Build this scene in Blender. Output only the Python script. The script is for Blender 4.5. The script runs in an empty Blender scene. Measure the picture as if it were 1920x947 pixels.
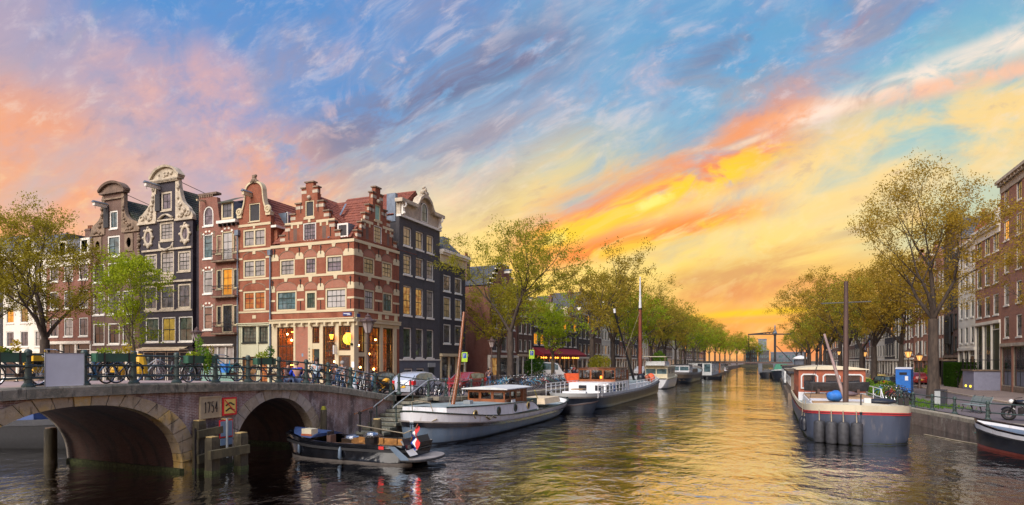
import bpy, math, random
from math import sin, cos, pi, radians, sqrt, atan2
from mathutils import Vector, Matrix, Euler
from mathutils.geometry import tessellate_polygon
SC = bpy.context.scene
COL = SC.collection
random.seed(7)
RND = random.Random(11)

# ------------------------------------------------------------------ camera
EYE = 4.0                      # metres above the canal water
FPX = 1150.0                   # focal length in photo pixels (1920 wide)
YAW = math.atan(485 / 1150)    # the canal runs along +Y, the camera looks left of it
cam_d = bpy.data.cameras.new('camera')
cam = bpy.data.objects.new('camera', cam_d); COL.objects.link(cam)
cam.location = (0, 0, EYE); cam.rotation_euler = (radians(90), 0, YAW)
cam_d.sensor_width = 36; cam_d.lens = 36 * FPX / 1920
cam_d.shift_y = 202.5 / 1920
cam_d.clip_start = .1; cam_d.clip_end = 5000
SC.camera = cam
CT, ST = cos(YAW), sin(YAW)
def ray(px, py):
    X = (px - 960) / FPX
    return (CT * X - ST, ST * X + CT, (676 - py) / FPX)
def onx(px, py, x):
    d = ray(px, py); t = x / d[0]; return (t * d[1], EYE + t * d[2])
def ony(px, py, y):
    d = ray(px, py); t = y / d[1]; return (t * d[0], EYE + t * d[2])
def onz(px, py, z):
    d = ray(px, py); t = (z - EYE) / d[2]; return (t * d[0], t * d[1])

SC.view_settings.view_transform = 'Standard'; SC.view_settings.look = 'None'
SC.view_settings.exposure = 0.12; SC.view_settings.gamma = 1
SC.render.engine = 'CYCLES'
SC.cycles.use_denoising = True
SC.cycles.max_bounces = 6; SC.cycles.diffuse_bounces = 3; SC.cycles.glossy_bounces = 3
SC.cycles.transparent_max_bounces = 12; SC.cycles.transmission_bounces = 3
SC.cycles.caustics_reflective = False; SC.cycles.caustics_refractive = False
SC.cycles.sample_clamp_indirect = 4

# ------------------------------------------------------------------ node helper
class NT:
    def __init__(s, tree): s.t = tree; s.n = tree.nodes; s.l = tree.links
    def put(s, sock, v):
        if hasattr(v, 'is_output'): s.l.new(v, sock)
        elif v is not None:
            if sock.type == 'RGBA' and not isinstance(v, (int, float)) and len(v) == 3: v = (*v, 1)
            sock.default_value = v
    def m(s, op, a, b=None, c=None, clamp=False):
        n = s.n.new('ShaderNodeMath'); n.operation = op; n.use_clamp = clamp
        s.put(n.inputs[0], a)
        if b is not None: s.put(n.inputs[1], b)
        if c is not None: s.put(n.inputs[2], c)
        return n.outputs[0]
    def v(s, op, a, b=None, sc=None):
        n = s.n.new('ShaderNodeVectorMath'); n.operation = op
        s.put(n.inputs[0], a)
        if b is not None: s.put(n.inputs[1], b)
        if sc is not None: s.put(n.inputs['Scale'], sc)
        return n.outputs['Value'] if op in ('DOT_PRODUCT', 'LENGTH', 'DISTANCE') else n.outputs[0]
    def xyz(s, x=0., y=0., z=0.):
        n = s.n.new('ShaderNodeCombineXYZ'); s.put(n.inputs[0], x); s.put(n.inputs[1], y); s.put(n.inputs[2], z); return n.outputs[0]
    def sep(s, v):
        n = s.n.new('ShaderNodeSeparateXYZ'); s.put(n.inputs[0], v); return n.outputs
    def noise(s, vec, scale, det=4., rough=.55, dist=0., col=False):
        n = s.n.new('ShaderNodeTexNoise'); s.put(n.inputs['Vector'], vec)
        n.inputs['Scale'].default_value = scale; n.inputs['Detail'].default_value = det
        n.inputs['Roughness'].default_value = rough; n.inputs['Distortion'].default_value = dist
        return n.outputs['Color'] if col else n.outputs['Fac']
    def ss(s, x, a, b, lo=0., hi=1.):
        n = s.n.new('ShaderNodeMapRange'); n.interpolation_type = 'SMOOTHSTEP'
        s.put(n.inputs[0], x); s.put(n.inputs[1], a); s.put(n.inputs[2], b); s.put(n.inputs[3], lo); s.put(n.inputs[4], hi)
        return n.outputs[0]
    def mix(s, f, a, b, mode='MIX'):
        n = s.n.new('ShaderNodeMix'); n.data_type = 'RGBA'; n.blend_type = mode
        s.put(n.inputs[0], f); s.put(n.inputs[6], a); s.put(n.inputs[7], b); return n.outputs[2]
    def ramp(s, f, stops):
        n = s.n.new('ShaderNodeValToRGB'); s.put(n.inputs[0], f); r = n.color_ramp
        while len(r.elements) < len(stops): r.elements.new(.5)
        for e, (p, c) in zip(r.elements, stops): e.position = p; e.color = (*c, 1)
        return n.outputs[0]
    def tc(s, k='Object'):
        if not hasattr(s, '_tc'): s._tc = s.n.new('ShaderNodeTexCoord')
        return s._tc.outputs[k]
    def bump(s, h, st=.5, dist=.02, nrm=None):
        n = s.n.new('ShaderNodeBump'); n.inputs['Strength'].default_value = st; n.inputs['Distance'].default_value = dist
        s.put(n.inputs['Height'], h)
        if nrm is not None: s.put(n.inputs['Normal'], nrm)
        return n.outputs[0]
def lin(r, g, b):
    f = lambda c: ((c / 255 + .055) / 1.055) ** 2.4 if c > 10 else c / 255 / 12.92
    return (f(r), f(g), f(b))
# ------------------------------------------------------------------ sky
world = bpy.data.worlds.new('World'); SC.world = world; world.use_nodes = True
W = NT(world.node_tree); W.n.clear()
def skydir(px, py): return Vector(ray(px, py)).normalized()
D = W.v('NORMALIZE', W.tc('Generated'))
def dot(v): return W.v('DOT_PRODUCT', D, tuple(v))
elev = dot((0, 0, 1))
sun_v = skydir(1390, 600)
E1 = (skydir(1250, 260) - skydir(850, 430)).normalized()   # along the cloud streaks
C0 = skydir(1050, 345)
E3 = E1.cross(C0).normalized(); E2 = E3.cross(E1).normalized()
pa, pb, pc = dot(E1), dot(E2), dot(E3)
warp = W.noise(D, 3.2, 3, .5, col=True)
wv = W.v('SCALE', W.v('SUBTRACT', warp, (.5, .5, .5)), sc=.22)
streak = W.v('ADD', W.xyz(W.m('MULTIPLY', pa, .28), pb, pc), wv)
streak2 = W.v('ADD', W.xyz(W.m('MULTIPLY', pa, .42), pb, W.m('MULTIPLY', pc, 1.2)), W.v('SCALE', wv, sc=.5))
n_big = W.noise(streak, 4.6, 7, .56, .2)
n_mid = W.noise(W.v('ADD', streak2, (4.1, 1.7, .3)), 10., 7, .6, .5)
n_fine = W.noise(W.v('ADD', streak2, (1.3, 7.7, 2.9)), 26., 6, .6, .6)
puff = W.noise(W.v('ADD', D, W.v('SCALE', wv, sc=.5)), 12., 7, .6, .35)
g = dot(sun_v)
near = W.ss(g, .45, 1.0)                       # closeness to the sunset
e_w = W.m('ADD', elev, W.m('MULTIPLY', W.m('SUBTRACT', n_big, .5), .10))
base_sun = W.ramp(W.m('MULTIPLY', e_w, 1.6, clamp=True), [
    (.0, lin(236, 140, 90)), (.07, lin(250, 150, 66)), (.13, lin(252, 180, 78)), (.21, lin(255, 212, 96)), (.32, lin(253, 220, 130)),
    (.42, lin(222, 210, 172)), (.51, lin(156, 192, 200)), (.64, lin(98, 160, 204)), (.80, lin(66, 132, 194)), (1., lin(58, 120, 186))])
base_far = W.ramp(W.m('MULTIPLY', e_w, 1.6, clamp=True), [
    (.0, lin(236, 160, 112)), (.22, lin(232, 182, 146)), (.30, lin(214, 182, 166)), (.40, lin(194, 176, 174)), (.48, lin(184, 170, 178)),
    (.57, lin(156, 158, 186)), (.68, lin(108, 144, 196)), (.84, lin(78, 132, 194)), (1., lin(66, 124, 190))])
side = W.ss(g, .70, .96)
sky = W.mix(side, base_far, base_sun)
def band(p, q, w, end=None, soft=1.6, wob=.03):
    """mask of a streak on the sky along the great circle through two directions"""
    a, b = skydir(*p), skydir(*q); n = a.cross(b).normalized()
    t = (b - (a * b.dot(a))).normalized(); ang = math.acos(max(-1, min(1, a.dot(b))))
    d = W.m('ADD', dot(n), W.m('MULTIPLY', W.m('SUBTRACT', n_mid, .5), wob))
    m = W.ss(W.m('ABSOLUTE', d), w * .15, w * soft, 1., 0.)
    along = W.m('ARCTAN2', dot(t), dot(a))
    m = W.m('MULTIPLY', m, W.m('MULTIPLY', W.ss(along, -.06, .05), W.ss(along, ang - .04, ang + .12, 1., 0.)))
    return m
def over(c, mask, k=1.):
    global sky
    if k != 1.: mask = W.m('MULTIPLY', mask, k, clamp=True)
    sky = W.mix(mask, sky, c)
mul = lambda a, b: W.m('MULTIPLY', a, b, clamp=True)
# broad cirrus, mauve-grey away from the sun, cream to gold nearer to it
cl = W.ss(n_big, .40, .66)
ccol = W.mix(W.ss(g, .72, .96), W.mix(W.ss(elev, .2, .42), lin(214, 178, 170), lin(150, 158, 190)), W.mix(W.ss(elev, .12, .36), lin(255, 206, 110), lin(206, 196, 200)))
over(ccol, cl, .5)
# long thin filaments over everything, light ones and grey-blue gaps
fil = W.noise(W.v('ADD', W.xyz(W.m('MULTIPLY', pa, .16), pb, pc), W.v('SCALE', wv, sc=.35)), 24., 7, .62, .3)
over(W.mix(W.ss(elev, .16, .42), lin(255, 222, 148), lin(214, 206, 214)), mul(W.ss(fil, .52, .70), W.ss(n_big, .34, .56)), .55)
over(W.mix(W.ss(elev, .14, .36), lin(226, 172, 104), lin(118, 158, 188)), mul(W.ss(fil, .48, .32), W.ss(elev, .12, .24)), .5)
# darker mauve undersides
dk = W.ss(n_mid, .5, .70)
over(W.mix(W.ss(g, .7, .97), lin(146, 134, 156), lin(176, 140, 128)), mul(dk, W.ss(elev, .14, .3)), .42)
# puffs catching pink light
over(W.mix(W.ss(elev, .2, .45), lin(250, 200, 156), lin(226, 196, 204)), mul(W.ss(puff, .52, .74), W.ss(n_mid, .38, .6)), .42)
# blue gap high in the middle, pink-mauve bank on the left
over(lin(72, 140, 204), mul(W.ss(dot(skydir(500, 40)), .95, .996), W.ss(n_mid, .66, .40)), .7)
over(lin(92, 162, 204), mul(W.ss(dot(skydir(1250, 120)), .93, .995), W.ss(n_mid, .62, .40)), .6)
over(lin(140, 194, 196), mul(W.ss(dot(skydir(1840, 270)), .975, .998), W.ss(n_mid, .62, .42)), .6)
over(lin(206, 166, 166), mul(W.ss(dot(skydir(190, 215)), .955, .998), W.ss(n_big, .36, .6)), .5)
over(lin(236, 172, 150), mul(W.ss(dot(skydir(330, 225)), .990, .9995), W.ss(fil, .38, .64)), .4)
over(lin(255, 160, 86), mul(W.ss(dot(skydir(20, 345)), .9875, .9995), W.ss(n_mid, .24, .62)), .72)
over(lin(255, 166, 96), mul(W.ss(dot(skydir(545, 345)), .9945, .9995), W.ss(fil, .34, .60)), .55)
over(lin(238, 176, 156), mul(W.ss(dot(skydir(385, 195)), .9955, .9998), W.ss(puff, .38, .66)), .55)
over(lin(255, 216, 84), mul(W.ss(dot(skydir(1130, 490)), .972, .9985), W.ss(n_mid, .26, .60)), .7)
# long grey streaks left of the middle
over(lin(126, 122, 148), mul(band((590, 285), (1010, 95), .05, wob=.06), W.ss(fil, .38, .56)), .85)
over(lin(110, 108, 138), mul(band((760, 205), (1000, 105), .016, wob=.03), W.ss(n_fine, .36, .56)), .8)
over(lin(150, 142, 158), mul(band((740, 330), (960, 235), .02, wob=.04), W.ss(fil, .38, .6)), .75)
over(lin(122, 116, 138), mul(band((1300, 125), (1420, 60), .014), W.ss(n_mid, .42, .58)), .75)
over(lin(168, 130, 142), mul(band((1530, 65), (1660, 65), .024), W.ss(puff, .46, .62)), .7)
over(lin(250, 204, 188), mul(band((620, 230), (820, 130), .03), W.ss(puff, .5, .66)), .8)
# the bright sunset streaks right of the middle
over(lin(214, 150, 130), mul(band((1040, 405), (1500, 190), .035, wob=.05), W.ss(n_mid, .38, .62)), .75)
over(lin(255, 214, 128), mul(band((1020, 470), (2000, 180), .07), W.ss(n_mid, .34, .6)), .8)
over(lin(250, 132, 52), mul(band((970, 462), (1430, 272), .042, wob=.05), W.ss(fil, .30, .60)), .85)
over(lin(255, 206, 36), mul(band((1000, 462), (1400, 305), .024, wob=.055), W.ss(n_fine, .38, .54)), 1.)
over(lin(255, 236, 120), mul(band((1030, 452), (1260, 360), .009, wob=.05), W.ss(puff, .50, .64)), .9)
over(lin(252, 140, 48), mul(band((1030, 492), (1360, 405), .018, wob=.035), W.ss(fil, .34, .52)), 1.)
over(lin(255, 200, 48), mul(band((1080, 488), (1340, 418), .011, wob=.03), W.ss(n_fine, .40, .56)), .9)
over(lin(246, 156, 92), mul(band((1360, 255), (1560, 200), .014), W.ss(n_mid, .34, .54)), .8)
over(lin(250, 228, 208), mul(band((1480, 232), (2050, 20), .016, wob=.02), W.ss(n_fine, .24, .58)), .9)
over(lin(252, 226, 196), mul(band((1310, 300), (1700, 155), .004, wob=.012), W.ss(n_fine, .3, .6)), .55)
over(lin(255, 190, 150), mul(band((1650, 185), (2050, 95), .012, wob=.02), W.ss(n_fine, .30, .56)), .8)
# low grey-violet and orange bars over the canal
over(lin(214, 150, 92), mul(band((1240, 545), (1560, 485), .024, wob=.04), W.ss(n_mid, .36, .56)), .8)
over(lin(226, 140, 78), mul(band((1150, 575), (1560, 530), .016, wob=.03), W.ss(n_mid, .34, .54)), .8)
over(lin(255, 200, 24), band((1320, 592), (1600, 574), .0055, wob=.006), 1.)
over(lin(255, 178, 60), band((1330, 604), (1500, 598), .004, wob=.006), .8)
over(lin(190, 160, 130), mul(band((1560, 445), (1640, 425), .006), W.ss(n_fine, .36, .5)), .6)
# fine ripples and wisps in the cloud sheets
rip = W.noise(W.v('ADD', W.xyz(W.m('MULTIPLY', pa, .3), pb, pc), W.v('SCALE', wv, sc=.4)), 46., 7, .64, .15)
amt = W.ss(n_mid, .30, .62)
over(W.mix(W.ss(elev, .14, .40), lin(255, 226, 150), lin(232, 216, 218)), mul(W.ss(rip, .50, .70), amt), .38)
over(W.mix(W.ss(elev, .14, .36), lin(222, 150, 96), lin(112, 132, 172)), mul(W.ss(rip, .47, .30), amt), .34)
bg = W.n.new('ShaderNodeBackground'); W.put(bg.inputs[0], sky); bg.inputs[1].default_value = 1.0
# a physical sky with a low sun lies under the painted clouds and carries their light on round the horizon
ns = W.n.new('ShaderNodeTexSky'); ns.sky_type = 'NISHITA'; ns.sun_disc = False
ns.sun_elevation = radians(38); ns.sun_rotation = radians(170); ns.air_density = 1.2; ns.dust_density = 2.
bg2 = W.n.new('ShaderNodeBackground'); W.l.new(ns.outputs[0], bg2.inputs[0]); bg2.inputs[1].default_value = .006
ad = W.n.new('ShaderNodeAddShader'); W.l.new(bg.outputs[0], ad.inputs[0]); W.l.new(bg2.outputs[0], ad.inputs[1])
wo = W.n.new('ShaderNodeOutputWorld'); W.l.new(ad.outputs[0], wo.inputs[0])
world.cycles.sampling_method = 'MANUAL'; world.cycles.sample_map_resolution = 1024

# one soft sun: added fill from behind, opposite the sunset, no hard shadows
sd = bpy.data.lights.new('fill_sun', 'SUN'); fill_sun = bpy.data.objects.new('fill_sun', sd); COL.objects.link(fill_sun)
sd.energy = 4.6; sd.angle = radians(48); sd.color = (1, .90, .80)
fill_sun.rotation_euler = Vector((-.13, -.74, .62)).to_track_quat('Z', 'Y').to_euler()
# ------------------------------------------------------------------ materials
M = {}
def newmat(name):
    m = bpy.data.materials.new(name); m.use_nodes = True
    t = NT(m.node_tree); b = t.n['Principled BSDF']; return m, t, b
def plain(key, c, rough=.55, metal=0., var=.18, scale=3., bump=0., dirt=None, spec=None, coat=0., vs=1.):
    """base colour with uneven wear; dirt=(colour, amount)"""
    m, t, b = newmat(key)
    p = t.v('MULTIPLY', t.tc(), (1, 1, vs)) if vs != 1. else t.tc()
    n = t.noise(p, scale, 5, .6)
    f = t.ss(n, .3, .72)
    col = t.mix(f, [x * (1 - var) for x in c], [min(1, x * (1 + var)) for x in c])
    if dirt:
        d = t.ss(t.noise(p, scale * 2.3 + 1, 6, .65), .56 - .2 * dirt[1], .74)
        col = t.mix(t.m('MULTIPLY', d, min(1, .35 + dirt[1])), col, dirt[0])
    t.put(b.inputs['Base Color'], col)
    t.put(b.inputs['Roughness'], t.m('ADD', t.m('MULTIPLY', n, .2), rough - .1, clamp=True))
    b.inputs['Metallic'].default_value = metal
    if coat: b.inputs['Coat Weight'].default_value = coat
    if spec is not None: b.inputs['Specular IOR Level'].default_value = spec
    if bump: t.put(b.inputs['Normal'], t.bump(t.noise(p, scale * 6, 4, .6), .6, bump))
    M[key] = m; return m
def brick(key, ca, cb, mortar, bw=.21, bh=.065, joint=.012, var=.5, stain=None, eff=None, grime=0., bump=.01, rough=.85, blotch=1.2):
    m, t, b = newmat(key)
    x, y, z = t.sep(t.tc())[:3]
    uv = t.xyz(t.m('ADD', x, y), z, 0.)
    bt = t.n.new('ShaderNodeTexBrick'); t.l.new(uv, bt.inputs['Vector'])
    bt.inputs['Color1'].default_value = (*ca, 1); bt.inputs['Color2'].default_value = (*cb, 1); bt.inputs['Mortar'].default_value = (*mortar, 1)
    bt.inputs['Scale'].default_value = 1; bt.inputs['Mortar Size'].default_value = joint; bt.inputs['Brick Width'].default_value = bw; bt.inputs['Row Height'].default_value = bh
    bt.inputs['Bias'].default_value = -.1
    n = t.noise(t.tc(), blotch, 6, .62)
    col = t.mix(t.m('MULTIPLY', t.ss(n, .35, .7), var), bt.outputs['Color'], [k * .55 for k in ca])
    col = t.mix(t.m('MULTIPLY', t.ss(t.noise(t.tc(), blotch * 3.1, 5, .6), .5, .72), .35), col, [min(1, k * 1.5) for k in cb])
    if stain:
        s = t.noise(t.v('MULTIPLY', t.xyz(t.m('ADD', x, y), z, 0.), (1.6, .35, 1)), 1.0, 6, .65)
        col = t.mix(t.m('MULTIPLY', t.ss(s, .47, .62), .85), col, stain)
    if grime:
        s = t.noise(t.v('MULTIPLY', t.xyz(t.m('ADD', x, y), z, 0.), (1.1, .22, 1)), 1.0, 7, .66)
        col = t.mix(t.m('MULTIPLY', t.ss(s, .48, .68), grime), col, [k * .35 for k in ca])
    if eff:
        s = t.noise(t.v('MULTIPLY', t.xyz(t.m('ADD', x, y), z, 0.), (1.5, .8, 1)), 1.5, 9, .74)
        col = t.mix(t.m('MULTIPLY', t.ss(s, .51, .64), .8), col, eff)
    t.put(b.inputs['Base Color'], col); b.inputs['Roughness'].default_value = rough
    h = t.m('ADD', t.m('MULTIPLY', bt.outputs['Fac'], -1.), t.m('MULTIPLY', t.noise(t.tc(), 30, 3), .5))
    t.put(b.inputs['Normal'], t.bump(h, .7, bump)); M[key] = m; return m
def emit(key, c, s):
    m, t, b = newmat(key)
    b.inputs['Base Color'].default_value = (*c, 1); b.inputs['Emission Color'].default_value = (*c, 1); b.inputs['Emission Strength'].default_value = s
    M[key] = m
# brick and stone
brick('brick_cafe', (.38, .088, .036), (.27, .058, .026), (.26, .15, .095), var=.6, grime=.55)
brick('brick_cafe_pale', (.42, .13, .075), (.36, .10, .06), (.36, .24, .17), var=.25)
brick('brick_brown', (.17, .085, .065), (.13, .068, .052), (.2, .15, .12), var=.4, grime=.5)
brick('brick_rose', (.30, .095, .065), (.25, .08, .055), (.26, .17, .13), var=.35, grime=.5)
brick('brick_grey', (.105, .10, .108), (.085, .08, .09), (.05, .048, .05), var=.35, grime=.5)
brick('brick_dark', (.07, .062, .07), (.055, .05, .06), (.03, .03, .03), var=.3, grime=.5)
brick('brick_right', (.46, .20, .125), (.38, .155, .10), (.22, .15, .12), var=.3)
brick('brick_ware', (.45, .19, .115), (.37, .145, .09), (.26, .17, .13), var=.4)
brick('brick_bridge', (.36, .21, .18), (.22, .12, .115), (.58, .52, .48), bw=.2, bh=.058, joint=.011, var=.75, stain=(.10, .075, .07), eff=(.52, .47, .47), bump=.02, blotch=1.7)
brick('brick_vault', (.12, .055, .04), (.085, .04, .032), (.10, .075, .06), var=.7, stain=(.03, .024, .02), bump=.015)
brick('brick_quay', (.21, .145, .115), (.15, .11, .09), (.22, .19, .16), bw=.3, bh=.08, var=.6, stain=(.07, .058, .045), eff=(.30, .27, .22), bump=.015)
plain('black_render', (.022, .017, .026), .6, var=.35, scale=.8, bump=.004)
plain('grey_render', (.115, .13, .16), .7, var=.12, scale=1.)
plain('side_render', (.05, .048, .055), .8, var=.3, scale=.6)
plain('sandstone', (.52, .43, .27), .8, var=.22, scale=1.4, bump=.006, dirt=((.3, .24, .15), .1))
plain('cream', (.60, .51, .33), .6, var=.07, scale=.8)
plain('cream_green', (.60, .60, .42), .6, var=.06, scale=.8)
plain('white_paint', (.78, .76, .70), .5, var=.06, scale=1.2)
plain('white_wall', (.84, .79, .69), .6, var=.1, scale=.8, dirt=((.45, .4, .33), .05))
plain('gable_stone', (.50, .43, .33), .75, var=.25, scale=2., bump=.012, dirt=((.22, .17, .12), .22))
plain('old_stone', (.23, .165, .115), .85, var=.35, scale=2., bump=.015, dirt=((.08, .065, .05), .2))
plain('cornice_brown', (.17, .115, .085), .8, var=.3, scale=2., bump=.01)
# voussoirs: yellow and grey sandstone, streaked black and rust
def stone(key, a, b_, c):
    m, t, b = newmat(key); p = t.tc()
    oi = t.n.new('ShaderNodeObjectInfo')
    n = t.noise(p, 1.3, 7, .62); n2 = t.noise(t.v('MULTIPLY', p, (3.2, 3.2, .7)), 1.6, 7, .68); n3 = t.noise(p, 5.5, 7, .66)
    k = t.m('ADD', n, t.m('MULTIPLY', t.m('SUBTRACT', oi.outputs['Random'], .5), .35))
    col = t.mix(t.ss(k, .36, .62), a, b_)
    col = t.mix(t.m('MULTIPLY', t.ss(n3, .42, .72), .4), col, (.62, .54, .42))
    col = t.mix(t.m('MULTIPLY', t.ss(n2, .54, .66), .8), col, c)
    t.put(b.inputs['Base Color'], col); b.inputs['Roughness'].default_value = .85
    t.put(b.inputs['Normal'], t.bump(t.m('ADD', n3, t.noise(p, 22, 5, .6)), .8, .02)); M[key] = m
stone('arch_stone', (.62, .42, .13), (.44, .35, .23), (.09, .07, .045))
stone('arch_stone_grey', (.34, .28, .20), (.40, .36, .31), (.13, .115, .10))
stone('cap_stone', (.26, .245, .20), (.17, .165, .125), (.06, .058, .048))
stone('quay_cap', (.31, .27, .20), (.22, .195, .15), (.10, .088, .066))
stone('step_stone', (.24, .24, .20), (.13, .14, .11), (.045, .05, .04))
plain('paving_pink', (.34, .25, .235), .85, var=.18, scale=1.5)
# roofs
def tiles(key, ca, cb, var=.5):
    m, t, b = newmat(key); x, y, z = t.sep(t.tc())[:3]
    n = t.noise(t.tc(), 2.2, 6, .65); n2 = t.noise(t.tc(), 9, 3, .6)
    col = t.mix(t.ss(n, .35, .68), ca, cb); col = t.mix(t.m('MULTIPLY', t.ss(n2, .5, .7), var), col, [k * .45 for k in ca])
    t.put(b.inputs['Base Color'], col); b.inputs['Roughness'].default_value = .75; M[key] = m
tiles('tile_red', (.20, .062, .04), (.28, .085, .05))
tiles('tile_green', (.055, .068, .04), (.10, .085, .062))
tiles('tile_slate', (.07, .08, .105), (.11, .115, .135), .3)
tiles('tile_orange', (.42, .11, .055), (.36, .085, .045), .25)
plain('lead', (.16, .2, .26), .45, metal=.3, var=.2, scale=2.)
# paint, metal, timber
plain('rail_green', (.035, .06, .055), .45, var=.3, scale=6., dirt=((.12, .13, .11), .05))
plain('dark_green', (.018, .035, .03), .4, var=.2)
plain('planter_green', (.03, .10, .062), .5, var=.15, scale=4., dirt=((.08, .1, .07), .05))
plain('black_paint', (.014, .014, .016), .35, var=.3, scale=5.)
plain('black_gloss', (.008, .009, .013), .18, var=.3, scale=2., coat=.4)
plain('rubber', (.018, .018, .02), .7, var=.3, scale=8.)
plain('fender_rubber', (.035, .036, .042), .6, var=.4, scale=5., dirt=((.12, .12, .13), .08))
plain('chrome', (.62, .63, .65), .22, metal=1., var=.1)
plain('iron', (.03, .028, .03), .5, metal=.4, var=.3, scale=6.)
plain('sash_dark', (.018, .028, .025), .4, var=.2, scale=6.)
plain('wood_old', (.10, .085, .045), .85, var=.45, scale=2.5, bump=.02, dirt=((.05, .05, .03), .15), vs=.3)
plain('wood_post', (.06, .05, .03), .85, var=.55, scale=2.5, bump=.03, dirt=((.3, .27, .24), .0), vs=.3)
plain('wood_end', (.56, .40, .16), .85, var=.3, scale=5., bump=.01)
plain('weed', (.07, .085, .03), .9, var=.5, scale=9., bump=.03)
plain('moss', (.26, .26, .03), .95, var=.4, scale=8., bump=.03)
plain('varnish', (.26, .085, .03), .22, var=.3, scale=1.6, coat=.5, vs=.3)
plain('varnish_dark', (.13, .045, .022), .25, var=.3, scale=2., coat=.4)
plain('mast_red', (.21, .055, .035), .4, var=.25, scale=2., vs=.3)
plain('mast_brown', (.085, .05, .042), .5, var=.3, scale=2., vs=.3)
plain('boom_pale', (.36, .26, .25), .5, var=.2, scale=2.)
plain('teak', (.36, .22, .11), .7, var=.25, scale=1.5)
plain('boat_white', (.74, .75, .78), .35, var=.07, scale=1.2, dirt=((.42, .33, .24), .16), vs=.3)
plain('boat_grey_white', (.62, .64, .64), .5, var=.12, scale=1.2)
plain('boat_cream', (.66, .60, .44), .4, var=.07, scale=1.2, dirt=((.42, .34, .22), .06))
plain('hull_blue', (.105, .15, .21), .5, var=.22, scale=1.1, dirt=((.24, .23, .22), .2), vs=.25)
plain('hull_slate', (.062, .078, .12), .5, var=.2, scale=1.1, dirt=((.24, .21, .2), .2), vs=.25)
plain('hull_black', (.011, .012, .016), .42, var=.35, scale=1.4, dirt=((.05, .045, .04), .03), vs=.3)
plain('hull_navy', (.014, .017, .026), .4, var=.4, scale=1.4, dirt=((.07, .06, .055), .05), vs=.3)
plain('hull_brown', (.16, .115, .08), .55, var=.3, scale=1.4, dirt=((.05, .04, .035), .2))
plain('rub_grey', (.26, .235, .22), .6, var=.25, scale=2.)
plain('stripe_red', (.48, .035, .04), .45, var=.12)
plain('boot_red', (.34, .075, .05), .6, var=.2)
plain('deck_grey', (.26, .31, .31), .7, var=.2, scale=2.)
plain('cabin_green', (.025, .065, .065), .4, var=.2)
plain('hatch_red', (.33, .085, .04), .5, var=.15)
plain('canvas_blue', (.028, .06, .17), .7, var=.25, scale=3., bump=.01)
plain('tarp_blue', (.03, .19, .62), .6, var=.2, scale=4., bump=.01)
plain('tarp_mauve', (.12, .085, .095), .7, var=.2, scale=3.)
plain('canvas_green', (.03, .18, .11), .7, var=.2, scale=3.)
plain('cushion', (.36, .17, .045), .85, var=.35, scale=6.)
plain('rope', (.32, .27, .19), .9, var=.2)
plain('rope_yellow', (.62, .5, .06), .8, var=.15)
plain('rope_green', (.06, .19, .15), .8, var=.15)
plain('brass', (.5, .38, .16), .35, metal=.7, var=.2)
plain('flag_red', (.62, .03, .03), .8, var=.1); plain('flag_white', (.8, .8, .8), .8, var=.05); plain('flag_blue', (.02, .07, .4), .8, var=.1)
plain('pennant_pink', (.5, .06, .1), .8, var=.2)
# signs and street things
plain('sign_white', (.80, .84, .90), .5, var=.05, scale=2.)
plain('sign_yellow', (.85, .62, .16), .5, var=.06); plain('sign_red', (.72, .02, .03), .45, var=.08); plain('sign_black', (.012, .012, .012), .5)
plain('sign_blue', (.19, .29, .40), .5, var=.1); plain('sign_navy', (.02, .035, .16), .5); plain('sign_lime', (.55, .85, .06), .5, var=.06); plain('sign_parking', (.03, .12, .5), .5)
plain('yellow', (.78, .44, .015), .5, var=.12); plain('orange', (.85, .13, .04), .6, var=.12); plain('toilet_blue', (.02, .17, .60), .5, var=.1)
plain('banner_blue', (.02, .14, .62), .8, var=.15); plain('awning_red', (.24, .012, .025), .8, var=.2, scale=2.); plain('awning_cream', (.62, .5, .34), .8, var=.1)
plain('bin_grey', (.34, .37, .38), .5, var=.12); plain('bench_wood', (.22, .28, .28), .7, var=.2, scale=4.); plain('box_grey', (.27, .28, .38), .6, var=.08)
plain('teal_panel', (.27, .5, .42), .5, var=.1); plain('shutter_white', (.66, .63, .56), .6, var=.1); plain('shutter_dark', (.025, .026, .03), .6, var=.2)
plain('door_green', (.012, .022, .022), .35, var=.2); plain('door_brown', (.16, .07, .03), .4, var=.25)
plain('terracotta', (.30, .12, .06), .8, var=.2)
# cars
def paint(key, c, metal=.0, rough=.28):
    m, t, b = newmat(key); b.inputs['Base Color'].default_value = (*c, 1); b.inputs['Metallic'].default_value = metal
    n = t.noise(t.tc(), 2.5, 4, .6); t.put(b.inputs['Roughness'], t.m('ADD', t.m('MULTIPLY', n, .18), rough - .09))
    b.inputs['Coat Weight'].default_value = .7; b.inputs['Coat Roughness'].default_value = .08; M[key] = m
paint('car_silver', (.52, .56, .64), .3); paint('car_red', (.26, .018, .02), .1); paint('car_black', (.012, .012, .014)); paint('car_blue', (.10, .2, .34), .2)
paint('car_tan', (.45, .36, .24), .2); paint('car_white', (.72, .72, .72)); paint('car_yellow', (.7, .5, .1)); paint('moto_yellow', (.8, .4, .01)); paint('moto_black', (.01, .01, .012))
paint('tail_red', (.62, .012, .015)); paint('headlight', (.75, .75, .72), .0, .1); paint('plastic_dark', (.02, .02, .022), 0, .4)
for k, c in dict(bike_black=(.012, .012, .014), bike_blue=(.03, .16, .36), bike_grey=(.22, .24, .26), bike_red=(.30, .03, .03), bike_green=(.03, .12, .07), bike_teal=(.03, .34, .5), bike_white=(.6, .6, .58)).items(): paint(k, c)
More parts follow.
